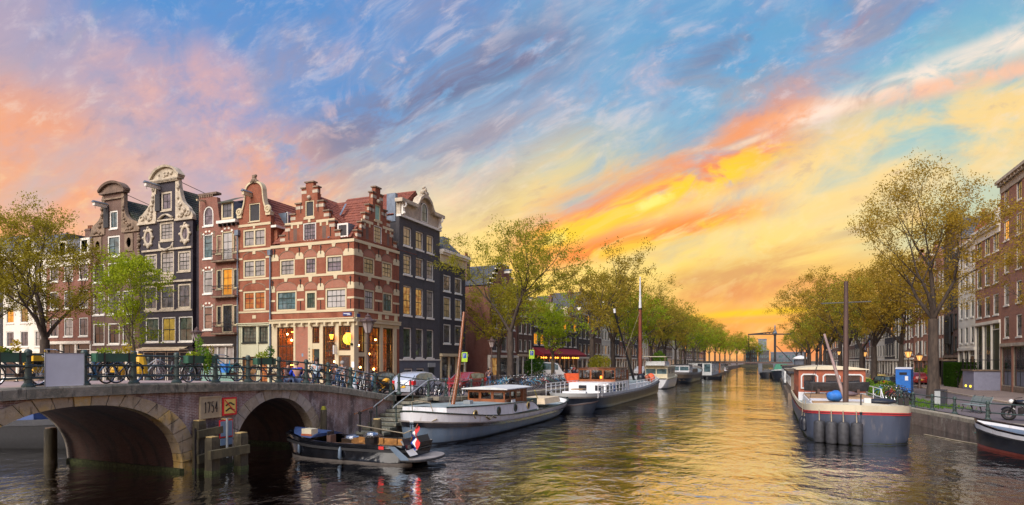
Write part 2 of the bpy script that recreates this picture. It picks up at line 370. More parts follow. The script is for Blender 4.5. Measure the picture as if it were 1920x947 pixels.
# window glass, what shows behind it, reflected sky put into some pane colours
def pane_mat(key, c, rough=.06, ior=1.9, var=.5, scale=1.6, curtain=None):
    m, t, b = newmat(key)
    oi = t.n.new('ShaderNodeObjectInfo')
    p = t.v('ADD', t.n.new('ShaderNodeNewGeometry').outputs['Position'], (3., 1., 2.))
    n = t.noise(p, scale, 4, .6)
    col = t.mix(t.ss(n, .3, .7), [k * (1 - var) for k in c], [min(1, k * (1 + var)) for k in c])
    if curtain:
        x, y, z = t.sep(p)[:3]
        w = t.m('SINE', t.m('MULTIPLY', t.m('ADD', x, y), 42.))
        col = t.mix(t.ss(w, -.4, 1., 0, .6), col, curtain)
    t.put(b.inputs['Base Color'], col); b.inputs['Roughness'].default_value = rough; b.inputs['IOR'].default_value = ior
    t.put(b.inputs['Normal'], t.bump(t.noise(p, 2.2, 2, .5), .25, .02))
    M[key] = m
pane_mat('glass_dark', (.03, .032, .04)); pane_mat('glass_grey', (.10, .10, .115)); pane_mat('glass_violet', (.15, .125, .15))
pane_mat('glass_teal', (.09, .15, .17)); pane_mat('glass_green', (.06, .085, .07)); pane_mat('glass_gold', (.5, .38, .2), var=.25)  # gold panes have the yellow sunset reflection painted into their colour
pane_mat('curtain_white', (.5, .48, .46), .15, 1.5, .12, 1.4, (.34, .32, .33)); pane_mat('curtain_pale', (.36, .33, .31), .15, 1.6, .3, 1.4, (.22, .2, .2)); pane_mat('curtain_rose', (.28, .17, .13), .12, 1.7, .35, 1.4, (.2, .11, .09))
pane_mat('curtain_yellow', (.5, .36, .07), .15, 1.5, .3, 1.4, (.34, .24, .05)); pane_mat('louver_dark', (.03, .03, .038), .5, 1.4)
def lit_pane(key, a, b_, s, scale=1.8):
    """a lit room behind a pane: warm light, darker furniture shapes"""
    m, t, b = newmat(key); p = t.n.new('ShaderNodeNewGeometry').outputs['Position']
    n = t.noise(p, scale, 3, .6); col = t.mix(t.ss(n, .38, .62), a, b_)
    t.put(b.inputs['Base Color'], (.03, .025, .02)); t.put(b.inputs['Emission Color'], col); b.inputs['Emission Strength'].default_value = s; b.inputs['Roughness'].default_value = .06
    M[key] = m
lit_pane('lit_amber', (1., .42, .04), (.9, .28, .015), .9); lit_pane('lit_orange', (.7, .12, .03), (.9, .3, .06), .55); lit_pane('lit_gold', (.62, .34, .1), (.35, .13, .03), .6); lit_pane('lit_warm_dark', (.22, .07, .02), (.6, .26, .07), .35)
m, t, b = newmat('glass_clear'); t.n.remove(b)
tr = t.n.new('ShaderNodeBsdfTransparent'); gl = t.n.new('ShaderNodeBsdfGlossy'); gl.inputs['Roughness'].default_value = .03
fr = t.n.new('ShaderNodeFresnel'); fr.inputs[0].default_value = 1.5; mx = t.n.new('ShaderNodeMixShader')
tr.inputs[0].default_value = (.86, .85, .82, 1)
t.l.new(t.m('MULTIPLY', fr.outputs[0], 1.6, clamp=True), mx.inputs[0]); t.l.new(tr.outputs[0], mx.inputs[1]); t.l.new(gl.outputs[0], mx.inputs[2]); t.l.new(mx.outputs[0], t.n['Material Output'].inputs[0]); M['glass_clear'] = m
emit('lamp_yellow', (1., .72, .05), 2.2); emit('lamp_orange', (1., .30, .03), 4.5); emit('bulb', (1., .42, .10), 70.); emit('strip', (1., .38, .05), 16.); emit('lantern', (1., .5, .14), 1.1)
m, t, b = newmat('lantern_glass'); b.inputs['Base Color'].default_value = (.5, .44, .42, 1); b.inputs['Roughness'].default_value = .25; b.inputs['Alpha'].default_value = .75; M['lantern_glass'] = m
# people
plain('skin', (.50, .28, .2), .5, var=.1); plain('hair_dark', (.03, .02, .015), .7); plain('hair_fair', (.28, .2, .12), .7); plain('hair_grey', (.3, .29, .28), .7)
for k, c in dict(cloth_blue=(.015, .05, .5), cloth_pale=(.42, .55, .62), cloth_black=(.014, .014, .018), cloth_brown=(.10, .06, .06), cloth_grey=(.2, .2, .22), jeans=(.045, .075, .15), cloth_red=(.3, .03, .04), cloth_white=(.6, .58, .55), cloth_teal=(.06, .16, .25)).items(): plain(k, c, .85, var=.2, scale=6.)
# foliage: leaves lit from behind glow, small differences from leaf to leaf
def leaf(key, a, b_, trans=.5):
    m, t, b = newmat(key)
    geo = t.n.new('ShaderNodeNewGeometry'); r = geo.outputs['Random Per Island']
    n = t.noise(t.tc(), .55, 3, .6)
    f = t.m('ADD', t.m('MULTIPLY', r, .6), t.m('MULTIPLY', t.ss(n, .3, .7), .5), clamp=True)
    col = t.mix(f, a, b_)
    t.put(b.inputs['Base Color'], col); b.inputs['Roughness'].default_value = .55; b.inputs['Specular IOR Level'].default_value = .25
    tl = t.n.new('ShaderNodeBsdfTranslucent'); t.put(tl.inputs[0], t.mix(.5, col, b_)); mx = t.n.new('ShaderNodeMixShader'); mx.inputs[0].default_value = trans
    t.l.new(b.outputs[0], mx.inputs[1]); t.l.new(tl.outputs[0], mx.inputs[2]); t.l.new(mx.outputs[0], t.n['Material Output'].inputs[0]); M[key] = m
leaf('leaf_olive', (.18, .16, .014), (.48, .40, .03)); leaf('leaf_lime', (.20, .28, .012), (.44, .52, .02)); leaf('leaf_brown', (.20, .15, .018), (.46, .34, .035)); leaf('leaf_green', (.19, .19, .016), (.46, .42, .03))
leaf('leaf_rust', (.23, .16, .02), (.54, .37, .04)); leaf('leaf_hedge', (.03, .10, .012), (.09, .2, .02)); leaf('leaf_vine', (.10, .26, .02), (.26, .42, .03)); leaf('leaf_yellow', (.4, .34, .02), (.6, .42, .03)); leaf('grass', (.05, .16, .015), (.16, .3, .02))
plain('bark', (.062, .046, .036), .9, var=.45, scale=5., bump=.03, vs=.3); plain('bark_pale', (.12, .095, .06), .9, var=.4, scale=5., bump=.03, dirt=((.12, .13, .05), .1), vs=.3)
# ground and water
m, t, b = newmat('water')
p = t.n.new('ShaderNodeNewGeometry').outputs['Position']
q = t.v('MULTIPLY', p, (1., .8, 1.))
w1 = t.noise(q, .7, 2, .5, .5); w2 = t.noise(t.v('ADD', q, (7., 3., 0.)), 1.7, 3, .55, .6); w3 = t.noise(q, 5.2, 3, .55, .4); calm = t.ss(t.noise(p, .09, 3, .55), .34, .62, .35, 1.)
h = t.m('ADD', t.m('MULTIPLY', w1, .8), t.m('ADD', t.m('MULTIPLY', w2, .50), t.m('MULTIPLY', w3, .10)))
nr = t.bump(t.m('MULTIPLY', h, calm), 1., .115)
t.put(b.inputs['Base Color'], (.020, .021, .009)); b.inputs['Roughness'].default_value = .4; b.inputs['Specular IOR Level'].default_value = 0.; t.put(b.inputs['Normal'], nr)
gl = t.n.new('ShaderNodeBsdfGlossy'); gl.inputs['Roughness'].default_value = .02; t.put(gl.inputs['Normal'], nr); fr = t.n.new('ShaderNodeFresnel'); fr.inputs[0].default_value = 1.45; t.put(fr.inputs['Normal'], nr)
mx = t.n.new('ShaderNodeMixShader'); t.put(mx.inputs[0], t.m('MULTIPLY_ADD', fr.outputs[0], 2.3, .48, clamp=True)); t.l.new(b.outputs[0], mx.inputs[1]); t.l.new(gl.outputs[0], mx.inputs[2]); t.l.new(mx.outputs[0], t.n['Material Output'].inputs[0]); M['water'] = m
def paving(key, ca, cb, mortar, bw, bh, blotch=.35):
    m, t, b = newmat(key); x, y, z = t.sep(t.tc())[:3]
    bt = t.n.new('ShaderNodeTexBrick'); t.l.new(t.xyz(y, x, 0.), bt.inputs['Vector'])
    bt.inputs['Color1'].default_value = (*ca, 1); bt.inputs['Color2'].default_value = (*cb, 1); bt.inputs['Mortar'].default_value = (*mortar, 1); bt.inputs['Scale'].default_value = 1; bt.inputs['Mortar Size'].default_value = .01; bt.inputs['Brick Width'].default_value = bw; bt.inputs['Row Height'].default_value = bh
    n = t.noise(t.tc(), blotch, 6, .65); col = t.mix(t.m('MULTIPLY', t.ss(n, .38, .68), .5), bt.outputs['Color'], [k * .55 for k in ca])
    t.put(b.inputs['Base Color'], col); b.inputs['Roughness'].default_value = .85; t.put(b.inputs['Normal'], t.bump(bt.outputs['Fac'], .5, -.01)); M[key] = m
paving('clinker', (.24, .18, .165), (.19, .145, .135), (.12, .1, .09), .21, .07); paving('slabs', (.34, .26, .22), (.28, .21, .18), (.15, .12, .1), .3, .3); paving('asphalt_brick', (.19, .155, .165), (.16, .13, .14), (.09, .08, .08), .21, .07)
plain('kerb', (.42, .33, .24), .85, var=.2, scale=2.)
plain('earth', (.06, .055, .035), .95, var=.3, scale=2.)
# ------------------------------------------------------------------ mesh builder
class MB:
    def __init__(s): s.v = []; s.f = []; s.mi = []; s.cur = 0
    def mat(s, i): s.cur = i; return s
    def add(s, vs, fs):
        k = len(s.v); s.v += [tuple(p) for p in vs]; s.f += [tuple(i + k for i in f) for f in fs]; s.mi += [s.cur] * len(fs); return s
    def box(s, x0, y0, z0, x1, y1, z1):
        x0, x1 = min(x0, x1), max(x0, x1); y0, y1 = min(y0, y1), max(y0, y1); z0, z1 = min(z0, z1), max(z0, z1)
        return s.add([(x0, y0, z0), (x1, y0, z0), (x1, y1, z0), (x0, y1, z0), (x0, y0, z1), (x1, y0, z1), (x1, y1, z1), (x0, y1, z1)],
                     [(0, 3, 2, 1), (4, 5, 6, 7), (0, 1, 5, 4), (1, 2, 6, 5), (2, 3, 7, 6), (3, 0, 4, 7)])
    def quad(s, a, b, c, d): return s.add([a, b, c, d], [(0, 1, 2, 3)])
    def beam(s, p, q, w, h, up=(0, 0, 1)):
        p, q = Vector(p), Vector(q); d = (q - p).normalized(); u = Vector(up)
        if abs(d.dot(u)) > .98: u = Vector((1, 0, 0))
        r = d.cross(u).normalized() * (w / 2); t = r.cross(d).normalized() * (h / 2)
        vs = [p - r - t, p + r - t, p + r + t, p - r + t, q - r - t, q + r - t, q + r + t, q - r + t]
        return s.add(vs, [(0, 3, 2, 1), (4, 5, 6, 7), (0, 1, 5, 4), (1, 2, 6, 5), (2, 3, 7, 6), (3, 0, 4, 7)])
    def tube(s, pts, r, n=6, caps=True):
        pts = [Vector(p) for p in pts]; rs = r if isinstance(r, (list, tuple)) else [r] * len(pts)
        k = len(s.v); prev = None
        for i, p in enumerate(pts):
            d = (pts[min(i + 1, len(pts) - 1)] - pts[max(i - 1, 0)]).normalized()
            if prev is None:
                a = Vector((0, 0, 1)) if abs(d.z) < .9 else Vector((1, 0, 0)); u = d.cross(a).normalized()
            else:
                u = (prev - d * prev.dot(d));  u = u.normalized() if u.length > 1e-6 else d.orthogonal().normalized()
            prev = u; w = d.cross(u)
            for j in range(n):
                a = 2 * pi * j / n; s.v.append(tuple(p + (u * cos(a) + w * sin(a)) * rs[i]))
        fs = []
        for i in range(len(pts) - 1):
            for j in range(n):
                a = k + i * n + j; b = k + i * n + (j + 1) % n; fs.append((a, b, b + n, a + n))
        if caps: fs.append(tuple(k + j for j in range(n))[::-1]); fs.append(tuple(k + (len(pts) - 1) * n + j for j in range(n)))
        s.f += fs; s.mi += [s.cur] * len(fs); return s
    def cyl(s, p, q, r0, r1=None, n=10): return s.tube([p, q], [r0, r0 if r1 is None else r1], n)
    def lathe(s, prof, n=12, c=(0, 0, 0)):
        k = len(s.v)
        for r, z in prof:
            for j in range(n): a = 2 * pi * j / n; s.v.append((c[0] + r * cos(a), c[1] + r * sin(a), c[2] + z))
        fs = []
        for i in range(len(prof) - 1):
            for j in range(n):
                a = k + i * n + j; b = k + i * n + (j + 1) % n; fs.append((a, b, b + n, a + n))
        fs.append(tuple(k + j for j in range(n))[::-1]); fs.append(tuple(k + (len(prof) - 1) * n + j for j in range(n)))
        s.f += fs; s.mi += [s.cur] * len(fs); return s
    def ring(s, c, R, r, axis=(0, 1, 0), n=20, m=6, a0=0., a1=2 * pi):
        ax = Vector(axis).normalized(); u = ax.orthogonal().normalized(); w = ax.cross(u); c = Vector(c)
        full = abs(a1 - a0 - 2 * pi) < 1e-4; k = len(s.v); cnt = n if full else n + 1
        for i in range(cnt):
            a = a0 + (a1 - a0) * i / n; d = u * cos(a) + w * sin(a)
            for j in range(m):
                b = 2 * pi * j / m; s.v.append(tuple(c + d * (R + r * cos(b)) + ax * (r * sin(b))))
        fs = []
        for i in range(n):
            for j in range(m):
                a = k + i * m + j; b = k + i * m + (j + 1) % m; i2 = (i + 1) % cnt
                fs.append((a, b, k + i2 * m + (j + 1) % m, k + i2 * m + j))
        s.f += fs; s.mi += [s.cur] * len(fs); return s
    def plate(s, outline, holes, y0, y1, reveal=None, back=False, sides=True):
        """polygon in the xz plane with holes, front at y0, outer edge to y1, hole edges to y0+reveal"""
        def area(p): return sum(p[i][0] * p[(i + 1) % len(p)][1] - p[(i + 1) % len(p)][0] * p[i][1] for i in range(len(p)))
        out = outline if area(outline) > 0 else outline[::-1]
        hs = [h if area(h) < 0 else h[::-1] for h in holes]
        loops = [out] + hs; flat = [p for l in loops for p in l]
        tris = tessellate_polygon([[Vector((x, z, 0)) for x, z in l] for l in loops])
        def orient(tr):
            (a, b), (c, d), (e, f) = [flat[i] for i in tr]
            return tr if (c - a) * (f - b) - (e - a) * (d - b) > 0 else tr[::-1]
        tris = [orient(tuple(t)) for t in tris]
        s.add([(x, y0, z) for x, z in flat], tris)
        if back: s.add([(x, y1, z) for x, z in flat], [t[::-1] for t in tris])
        for li, l in enumerate(loops):
            if li == 0 and not sides: continue
            d = y1 if li == 0 or reveal is None else y0 + reveal
            n = len(l); s.add([(x, y0, z) for x, z in l] + [(x, d, z) for x, z in l], [((i + 1) % n, i, i + n, (i + 1) % n + n) for i in range(n)])
        return s
    def loft(s, secs, closed=False, cap0=False, cap1=False):
        n = len(secs[0]); k = len(s.v)
        for sec in secs: s.v += [tuple(p) for p in sec]
        fs = []
        for i in range(len(secs) - 1):
            for j in range(n if closed else n - 1):
                a = k + i * n + j; b = k + i * n + (j + 1) % n; fs.append((a, b, b + n, a + n))
        if cap0: fs.append(tuple(k + j for j in range(n))[::-1])
        if cap1: fs.append(tuple(k + (len(secs) - 1) * n + j for j in range(n)))
        s.f += fs; s.mi += [s.cur] * len(fs); return s
    def ball(s, c, r, n=10, m=6, sz=1.):
        prof = [(r * sin(pi * i / m) + 1e-4, -r * sz * cos(pi * i / m)) for i in range(m + 1)]; return s.lathe(prof, n, c)
    def xf(s, mtx, start=0):
        for i in range(start, len(s.v)): s.v[i] = tuple(mtx @ Vector(s.v[i]))
        return s
    def data(s, name, mats, smooth=None):
        me = bpy.data.meshes.new(name); me.from_pydata(s.v, [], s.f)
        for k in (mats if isinstance(mats, (list, tuple)) else [mats]): me.materials.append(M[k] if isinstance(k, str) else k)
        if any(s.mi): me.polygons.foreach_set('material_index', s.mi)
        if smooth: me.shade_smooth() if smooth is True else smooth_by_angle(me, smooth)
        me.update(); return me
def smooth_by_angle(me, deg):
    me.shade_smooth(); me.set_sharp_from_angle(angle=radians(deg))
def obj(name, data, parent=None, loc=(0, 0, 0), rot=(0, 0, 0), scale=(1, 1, 1)):
    o = bpy.data.objects.new(name, data); COL.objects.link(o); o.location = loc; o.rotation_euler = rot; o.scale = scale
    if parent: o.parent = parent
    return o
def tag(o, label=None, cat=None, group=None, kind=None):
    for k, v in (('label', label), ('category', cat), ('group', group), ('kind', kind)):
        if v: o[k] = v
    return o
def thing(name, label, cat, loc=(0, 0, 0), rz=0., group=None):
    return tag(obj(name, None, None, loc, (0, 0, rz)), label, cat, group)
def part(name, mb, mats, parent, label=None, smooth=None, loc=(0, 0, 0), rot=(0, 0, 0)):
    return tag(obj(name, mb.data(name, mats, smooth), parent, loc, rot), label)
def single(name, mb, mats, label, cat, loc=(0, 0, 0), rz=0., group=None, smooth=None):
    return tag(obj(name, mb.data(name, mats, smooth), None, loc, (0, 0, rz)), label, cat, group)
def structure(name, mb, mats, smooth=None): return tag(obj(name, mb.data(name, mats, smooth)), kind='structure')
def copy_tree(o, loc=None, rz=None, label=None, parent=None, swap=None):
    c = o.copy(); COL.objects.link(c); c.parent = parent
    if loc is not None: c.location = loc
    if rz is not None: c.rotation_euler = (0, 0, rz)
    if label: c['label'] = label
    for ch in KIDS.get(o.name) or kids(o): copy_tree(ch, parent=c)
    return c
KIDS = {}
def kids(o):
    r = [x for x in COL.objects if x.parent == o]; KIDS[o.name] = r; return r
# ------------------------------------------------------------------ ground, water, quays
BX = -19.3                                    # face of the bridge
DECK = [(-30, 1.7), (-8, 2.3), (4, 3.0), (10, 3.23), (14, 3.23), (16, 3.19), (20.5, 3.06), (23.35, 2.84), (28.9, 2.07), (33.7, 1.79), (42, 1.6), (60, 1.52), (1000, 1.5)]
def deck(y):
    for (a, za), (b, zb) in zip(DECK, DECK[1:]):
        if a <= y <= b:
            t = (y - a) / (b - a); i = DECK.index((a, za))
            def sl(k): 
                if k <= 0 or k >= len(DECK) - 1: return 0
                return (DECK[k + 1][1] - DECK[k - 1][1]) / (DECK[k + 1][0] - DECK[k - 1][0])
            h = b - a; m0, m1 = sl(i) * h, sl(i + 1) * h
            return (2*t**3 - 3*t*t + 1) * za + (t**3 - 2*t*t + t) * m0 + (-2*t**3 + 3*t*t) * zb + (t**3 - t*t) * m1
    return DECK[0][1] if y < DECK[0][0] else DECK[-1][1]
def gz(x, y):
    """street level on the left bank"""
    t = max(0, min(1, (x + 32) / 9)); t = t * t * (3 - 2 * t)
    return 1.6 * (1 - t) + deck(y) * t
LQ = -17.8                                    # left quay edge
RZ = .95                                      # right quay level
RQ = [(28, 22.), (30, 19.4), (32, 16.6), (34, 13.8), (36.1, 11.2), (37.5, 10.1), (41.8, 9.5), (48, 8.2), (56, 7.5), (66, 7.0), (80, 6.9), (700, 6.9)]
def rq(y):
    for (a, xa), (b, xb) in zip(RQ, RQ[1:]):
        if a <= y <= b: return xa + (xb - xa) * (y - a) / (b - a)
    return 6.9
def sheet(xs, ys, zf):
    m = MB(); 
    if not callable(xs): xf = lambda y: xs
    else: xf = xs
    rows = [[(x, y, zf(x, y)) for x in xf(y)] for y in ys]; m.loft([r for r in rows]); 
    return m
def fr(a, b, n): return [a + (b - a) * i / n for i in range(n + 1)]
m = MB(); m.quad((-900, -300, 0), (300, -300, 0), (300, 900, 0), (-900, 900, 0)); structure('water', m, 'water')
m = sheet(fr(-300, LQ - .3, 40), [29.2, 30, 31.5, 33, 35, 37, 40, 43, 47, 52, 60, 80, 120, 200, 400, 620], gz); m.f = [f[::-1] for f in m.f]; structure('street', m, 'clinker')
m = sheet(fr(-25.7, BX - .35, 6), fr(-30, 29.2, 40), lambda x, y: deck(y)); m.f = [f[::-1] for f in m.f]; structure('road', m, 'paving_pink')
m = sheet(lambda y: fr(rq(y) + .35, max(15.4, rq(y) + .4), 4), [28, 30, 34, 36.1, 37.5, 41.8, 48, 56, 66, 80, 100, 200, 400, 620], lambda x, y: RZ); m.f = [f[::-1] for f in m.f]; structure('street', m, 'asphalt_brick')
m = MB().box(15.4, 33.2, .2, 15.65, 620, RZ + .11); structure('kerb', m, 'kerb')
m = MB().box(15.65, 33.2, .2, 300, 620, RZ + .1); structure('pavement', m, 'slabs')
m = MB().box(-1500, 615, -1, 1500, 3000, 1.45); m.box(-1500, 29.6, -1, -290, 616, 1.4); m.box(290, -300, -1, 1500, 616, 1.25); structure('ground', m, 'earth')
# strip of grass and earth between the quay and the road on the right
m = MB()
for i in range(2600):
    y = RND.uniform(46, 72); x = rq(y) + RND.uniform(.6, 3.2) ; a = RND.uniform(0, 2 * pi); h = RND.uniform(.08, .3); w = .025
    if RND.random() < .35 and 52 < y < 56: continue
    m.add([(x - w * cos(a), y - w * sin(a), RZ), (x + w * cos(a), y + w * sin(a), RZ), (x + RND.uniform(-.08, .08), y + RND.uniform(-.08, .08), RZ + h)], [(0, 1, 2)])
tag(obj('grass', m.data('grass', 'grass')), kind='stuff')
# quay walls, each with its row of cap stones
def quay_wall(label, pts, top, mat_, cat='quay wall', depth=.6, cap=.22, cl=1.8, until=90, capmat='quay_cap'):
    """pts run with the water on their right; top is a function of (x, y)"""
    t = thing('quay_wall', label, cat); m = MB()
    inn = []
    for i, p in enumerate(pts):
        a = Vector(pts[max(0, i - 1)]); b = Vector(pts[min(len(pts) - 1, i + 1)]); d = (b - a).normalized(); inn.append(Vector(p) + Vector((-d.y, d.x)) * depth)
    m.loft([[(p[0], p[1], -1.2), (p[0], p[1], top(*p) - cap), (q.x, q.y, top(*p) - cap), (q.x, q.y, -1.2)] for p, q in zip(pts, inn)])
    m.f = [f[::-1] for f in m.f]; part('wall', m, mat_, t)
    rest = MB()
    for (p, q) in zip(pts, pts[1:]):
        p, q = Vector(p), Vector(q); L = (q - p).length; d = (q - p) / L; nrm = Vector((-d.y, d.x)); n = max(1, round(L / cl))
        for k in range(n):
            a = p + d * (L * k / n + .006); b = p + d * (L * (k + 1) / n - .006); jit = RND.uniform(-.008, .008)
            mb = rest if a.y > until else MB()
            o = .07
            A = [a - nrm * (o + jit), b - nrm * (o + jit), b + nrm * depth, a + nrm * depth]
            za, zb = top(*a) + jit, top(*b) + jit
            zt = [za, zb, zb, za]
            mb.add([(v.x, v.y, z - cap) for v, z in zip(A, zt)] + [(v.x, v.y, z) for v, z in zip(A, zt)], [(0, 3, 2, 1), (4, 5, 6, 7), (0, 1, 5, 4), (1, 2, 6, 5), (2, 3, 7, 6), (3, 0, 4, 7)])
            if mb is not rest: part('cap_stone', mb, capmat, t)
    if rest.v: tag(part('cap_stones_far', rest, capmat, t), kind='stuff').name = 'cap_stone_row'
    return t
quay_wall('stained stone and brick quay wall along the left bank behind the white tugboat', [(LQ, 30.2), (LQ, 34), (LQ, 40), (LQ, 47), (LQ, 60), (LQ, 90), (LQ, 150), (LQ, 300), (LQ, 615)][::-1], lambda x, y: deck(y) + .004, 'brick_quay')
quay_wall('low curved brick quay wall on the right with moss and a stone top', [(x, y) for y, x in RQ if y > -20], lambda x, y: RZ + .012, 'brick_quay', depth=.5, cap=.2)
quay_wall('quay wall of the side canal beyond the bridge on the left', [(-25.5, 29.2), (-60, 29.2), (-200, 29.2)], lambda x, y: 1.62, 'brick_quay', cl=30, until=-1)

# ------------------------------------------------------------------ the arched bridge (local x runs along the face, +y goes into it)
bridge = thing('stone_bridge', 'old brick bridge with two stone arches and a date stone', 'bridge', (BX, 0, 0), pi / 2)
ARCH = [(12.1, 3.45, 2.62, 2.3, .37, .62, 'arch_stone', 23), (20.1, 2.35, 2.42, 2.05, .42, .52, 'arch_stone_grey', 17)]
def arch_pt(a, th, off=False):
    cx, hw, zc, e, tc_, ts, _, _ = a
    c, s_ = cos(th), sin(th)
    k = (abs(c) ** e + abs(s_) ** e) ** (-1 / e)
    if off: return (cx + (hw + ts) * c * k, (zc + tc_) * s_ * k)
    return (cx + hw * c * k, zc * s_ * k)
out = [(-30, -.8)]
for a in ARCH:
    out.append((a[0] - a[1] - a[5], -.8)); out += [arch_pt(a, pi - pi * i / 48, True) for i in range(49)]; out.append((a[0] + a[1] + a[5], -.8))
out += [(28.9, -.8), (28.9, deck(28.9) - .33)] + [(y, deck(y) - .33) for y in fr(28, -30, 58)]
m = MB().plate(out, [], 0, .5); part('wall', m, 'brick_bridge', bridge)
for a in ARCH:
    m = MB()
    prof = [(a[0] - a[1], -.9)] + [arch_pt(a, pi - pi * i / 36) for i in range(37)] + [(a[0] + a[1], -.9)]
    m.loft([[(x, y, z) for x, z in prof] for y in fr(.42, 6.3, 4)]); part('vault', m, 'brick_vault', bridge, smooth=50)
    n = a[7]; cuts = [0.] + [(i + RND.uniform(-.12, .12)) / n for i in range(1, n)] + [1.]
    for i in range(n):
        t0, t1 = pi * cuts[i] + .004, pi * cuts[i + 1] - .004; m = MB(); ths = fr(t0, t1, 3); pr = RND.uniform(.02, .06)
        I = [arch_pt(a, t) for t in ths]; O = [arch_pt(a, t, True) for t in ths]
        if i in (0, n - 1): k = 0 if i == 0 else -1; I[k] = (I[k][0], -.8); O[k] = (O[k][0], -.8)
        poly = I + O[::-1]
        m.plate(poly, [], -pr, .45); me_ = part('arch_stone', m, a[6] if RND.random() < .93 else 'arch_stone', bridge)
    for sgn in (-1, 1):
        e = a[0] + sgn * a[1]; m = MB().box(e - .16 if sgn > 0 else e - .02, -.08, -.6, e + .02 if sgn > 0 else e + .16, 6.2, .16); part('footing', m, 'weed', bridge)
    m = MB()      # quoins of the far end of the vault
    far = [arch_pt(a, pi - pi * i / 36) for i in range(37)]; fo = [arch_pt(a, pi - pi * i / 36, True) for i in range(37)]
    m.plate([(far[0][0], -.8)] + far + [(far[-1][0], -.8), (fo[-1][0], -.8)] + fo[::-1] + [(fo[0][0], -.8)], [], 6.24, 6.4); part('far_arch', m, 'arch_stone_grey', bridge)
# far face, so the bridge is solid from the other side too
m = MB().plate(out, [], 6.24, 6.33, back=True)
part('far_wall', m, 'brick_bridge', bridge)
y = -30.
while y < 28.8:
    L = RND.uniform(1.5, 2.3) if y < 5 else RND.uniform(1.9, 2.6); e = min(28.95, y + L)
    m = MB(); ys = fr(y + .006, e - .006, 3); j = RND.uniform(-.012, .012)
    m.loft([[(q, -.13 + j, deck(q) - .33), (q, -.13 + j, deck(q) - .05 + j), (q, -.08 + j, deck(q) + .005 + j * .5), (q, .42, deck(q) + .005 + j * .5), (q, .42, deck(q) - .33)] for q in ys], True, True, True)
    m.f = [f[::-1] for f in m.f]
    part('cap_stone', m, 'cap_stone', bridge); y = e
# date stone with its year
FONT_SEG = {'1': [((.3, .8), (.5, 1)), ((.5, 1), (.5, 0)), ((.25, 0), (.55, 0))], '7': [((.1, 1), (.75, 1)), ((.75, 1), (.3, 0)), ((.1, 1), (.1, .85))], '5': [((.75, 1), (.2, 1)), ((.2, 1), (.17, .58)), ((.17, .58), (.55, .64)), ((.55, .64), (.75, .42)), ((.75, .42), (.68, .1)), ((.68, .1), (.4, -.02)), ((.4, -.02), (.12, .1))], '4': [((.6, 0), (.6, 1)), ((.6, 1), (.1, .35)), ((.1, .35), (.85, .35))]}
p0 = onx(372, 745, BX); p1 = onx(413, 786, BX)
x0, x1, z0, z1 = onx(373, 0, BX)[0], onx(413, 0, BX)[0], onx(392, 784, BX)[1], onx(392, 743, BX)[1]
m = MB().box(x0, -.05, z0, x1, .02, z1)
for a, b, c, d in ((x0, z1 - .045, x1, z1 + .0), (x0, z0, x1, z0 + .045), (x0, z0 + .045, x0 + .045, z1 - .045), (x1 - .045, z0 + .045, x1, z1 - .045)): m.box(a, -.075, b, c, -.049, d)
ds = part('date_stone', m, 'sandstone', bridge)
m = MB(); w = (x1 - x0 - .30) / 4
for i, ch in enumerate('1754'):
    for (a, b), (c, d) in FONT_SEG[ch]:
        f_ = lambda u, v: (x0 + .17 + i * w + u * w * .85, -.06, z0 + .21 + v * (z1 - z0 - .42)); m.beam(f_(a, b), f_(c, d), .02, .026, (0, 1, 0))
part('digit', m, 'iron', ds)

# ------------------------------------------------------------------ railings
_pm = {}
def rail_post(h=1.0, s=1.):
    if (h, s) not in _pm:
        m = MB(); k = .075 * s
        m.lathe([(k * 2.0, -.02), (k * 2.0, .05), (k * 1.7, .07), (k * 1.4, .12)], 8); m.lathe([(k * 1.25, .1), (k * 1.05, .22), (k * .95, h * .54)], 10)
        for z in (.26, .6, .93): m.lathe([(k * .9, h * z - .05), (k * 1.25, h * z - .03), (k * 1.25, h * z + .03), (k * .9, h * z + .05)], 10)
        m.lathe([(k * .85, h * .5), (k * .8, h * .95), (k * 1.1, h * .97), (k * 1.15, h * 1.02), (k * .8, h * 1.07), (k * .15, h * 1.09)], 10)
        _pm[(h, s)] = m.data('post', 'rail_green', 40)
    return _pm[(h, s)]
def railing(label, pts, zf, h=1.0, rails=(.93, .6, .26), s=1., sag=None):
    x0, y0 = pts[0]; t = thing('railing', label, 'railing', (x0, y0, zf(x0, y0)))
    P = [Vector((x - x0, y - y0, zf(x, y) - zf(x0, y0))) for x, y in pts]
    for p in P: obj('post', rail_post(h, s), t, p)
    for r in rails:
        m = MB(); m.tube([p + Vector((0, 0, h * r)) for p in P], .028 * s, 7); part('rail', m, 'rail_green', t, smooth=60)
    return t
rx = BX - .1
post_px = [-60, 53, 158, 251, 331, 404, 465, 523, 574, 615, 657, 703, 733]
br_ys = [onx(p, 0, rx)[0] for p in post_px]
br_ys = [br_ys[0] - 3.6, br_ys[0] - 1.8] + br_ys
railing('dark green iron railing with knobbed posts along the near edge of the bridge', [(rx, y) for y in br_ys], lambda x, y: deck(y), 1.0, s=1.15)
railing('dark green iron railing along the far edge of the bridge', [(-25.4, 2 + 2.4 * i) for i in range(12)], lambda x, y: deck(y), 1.0)
lq_ys = [onx(p, 0, LQ - .3)[0] for p in (748, 803, 836, 859, 884, 905)]
railing('green iron quay railing in front of the silver and red cars', [(LQ - .3, y) for y in lq_ys], lambda x, y: deck(y), 1.0, (.93, .5))
rpx = [(1700, 0), (1745, 0), (1788, 0), (1849, 0), (1915, 0), (1990, 0)]
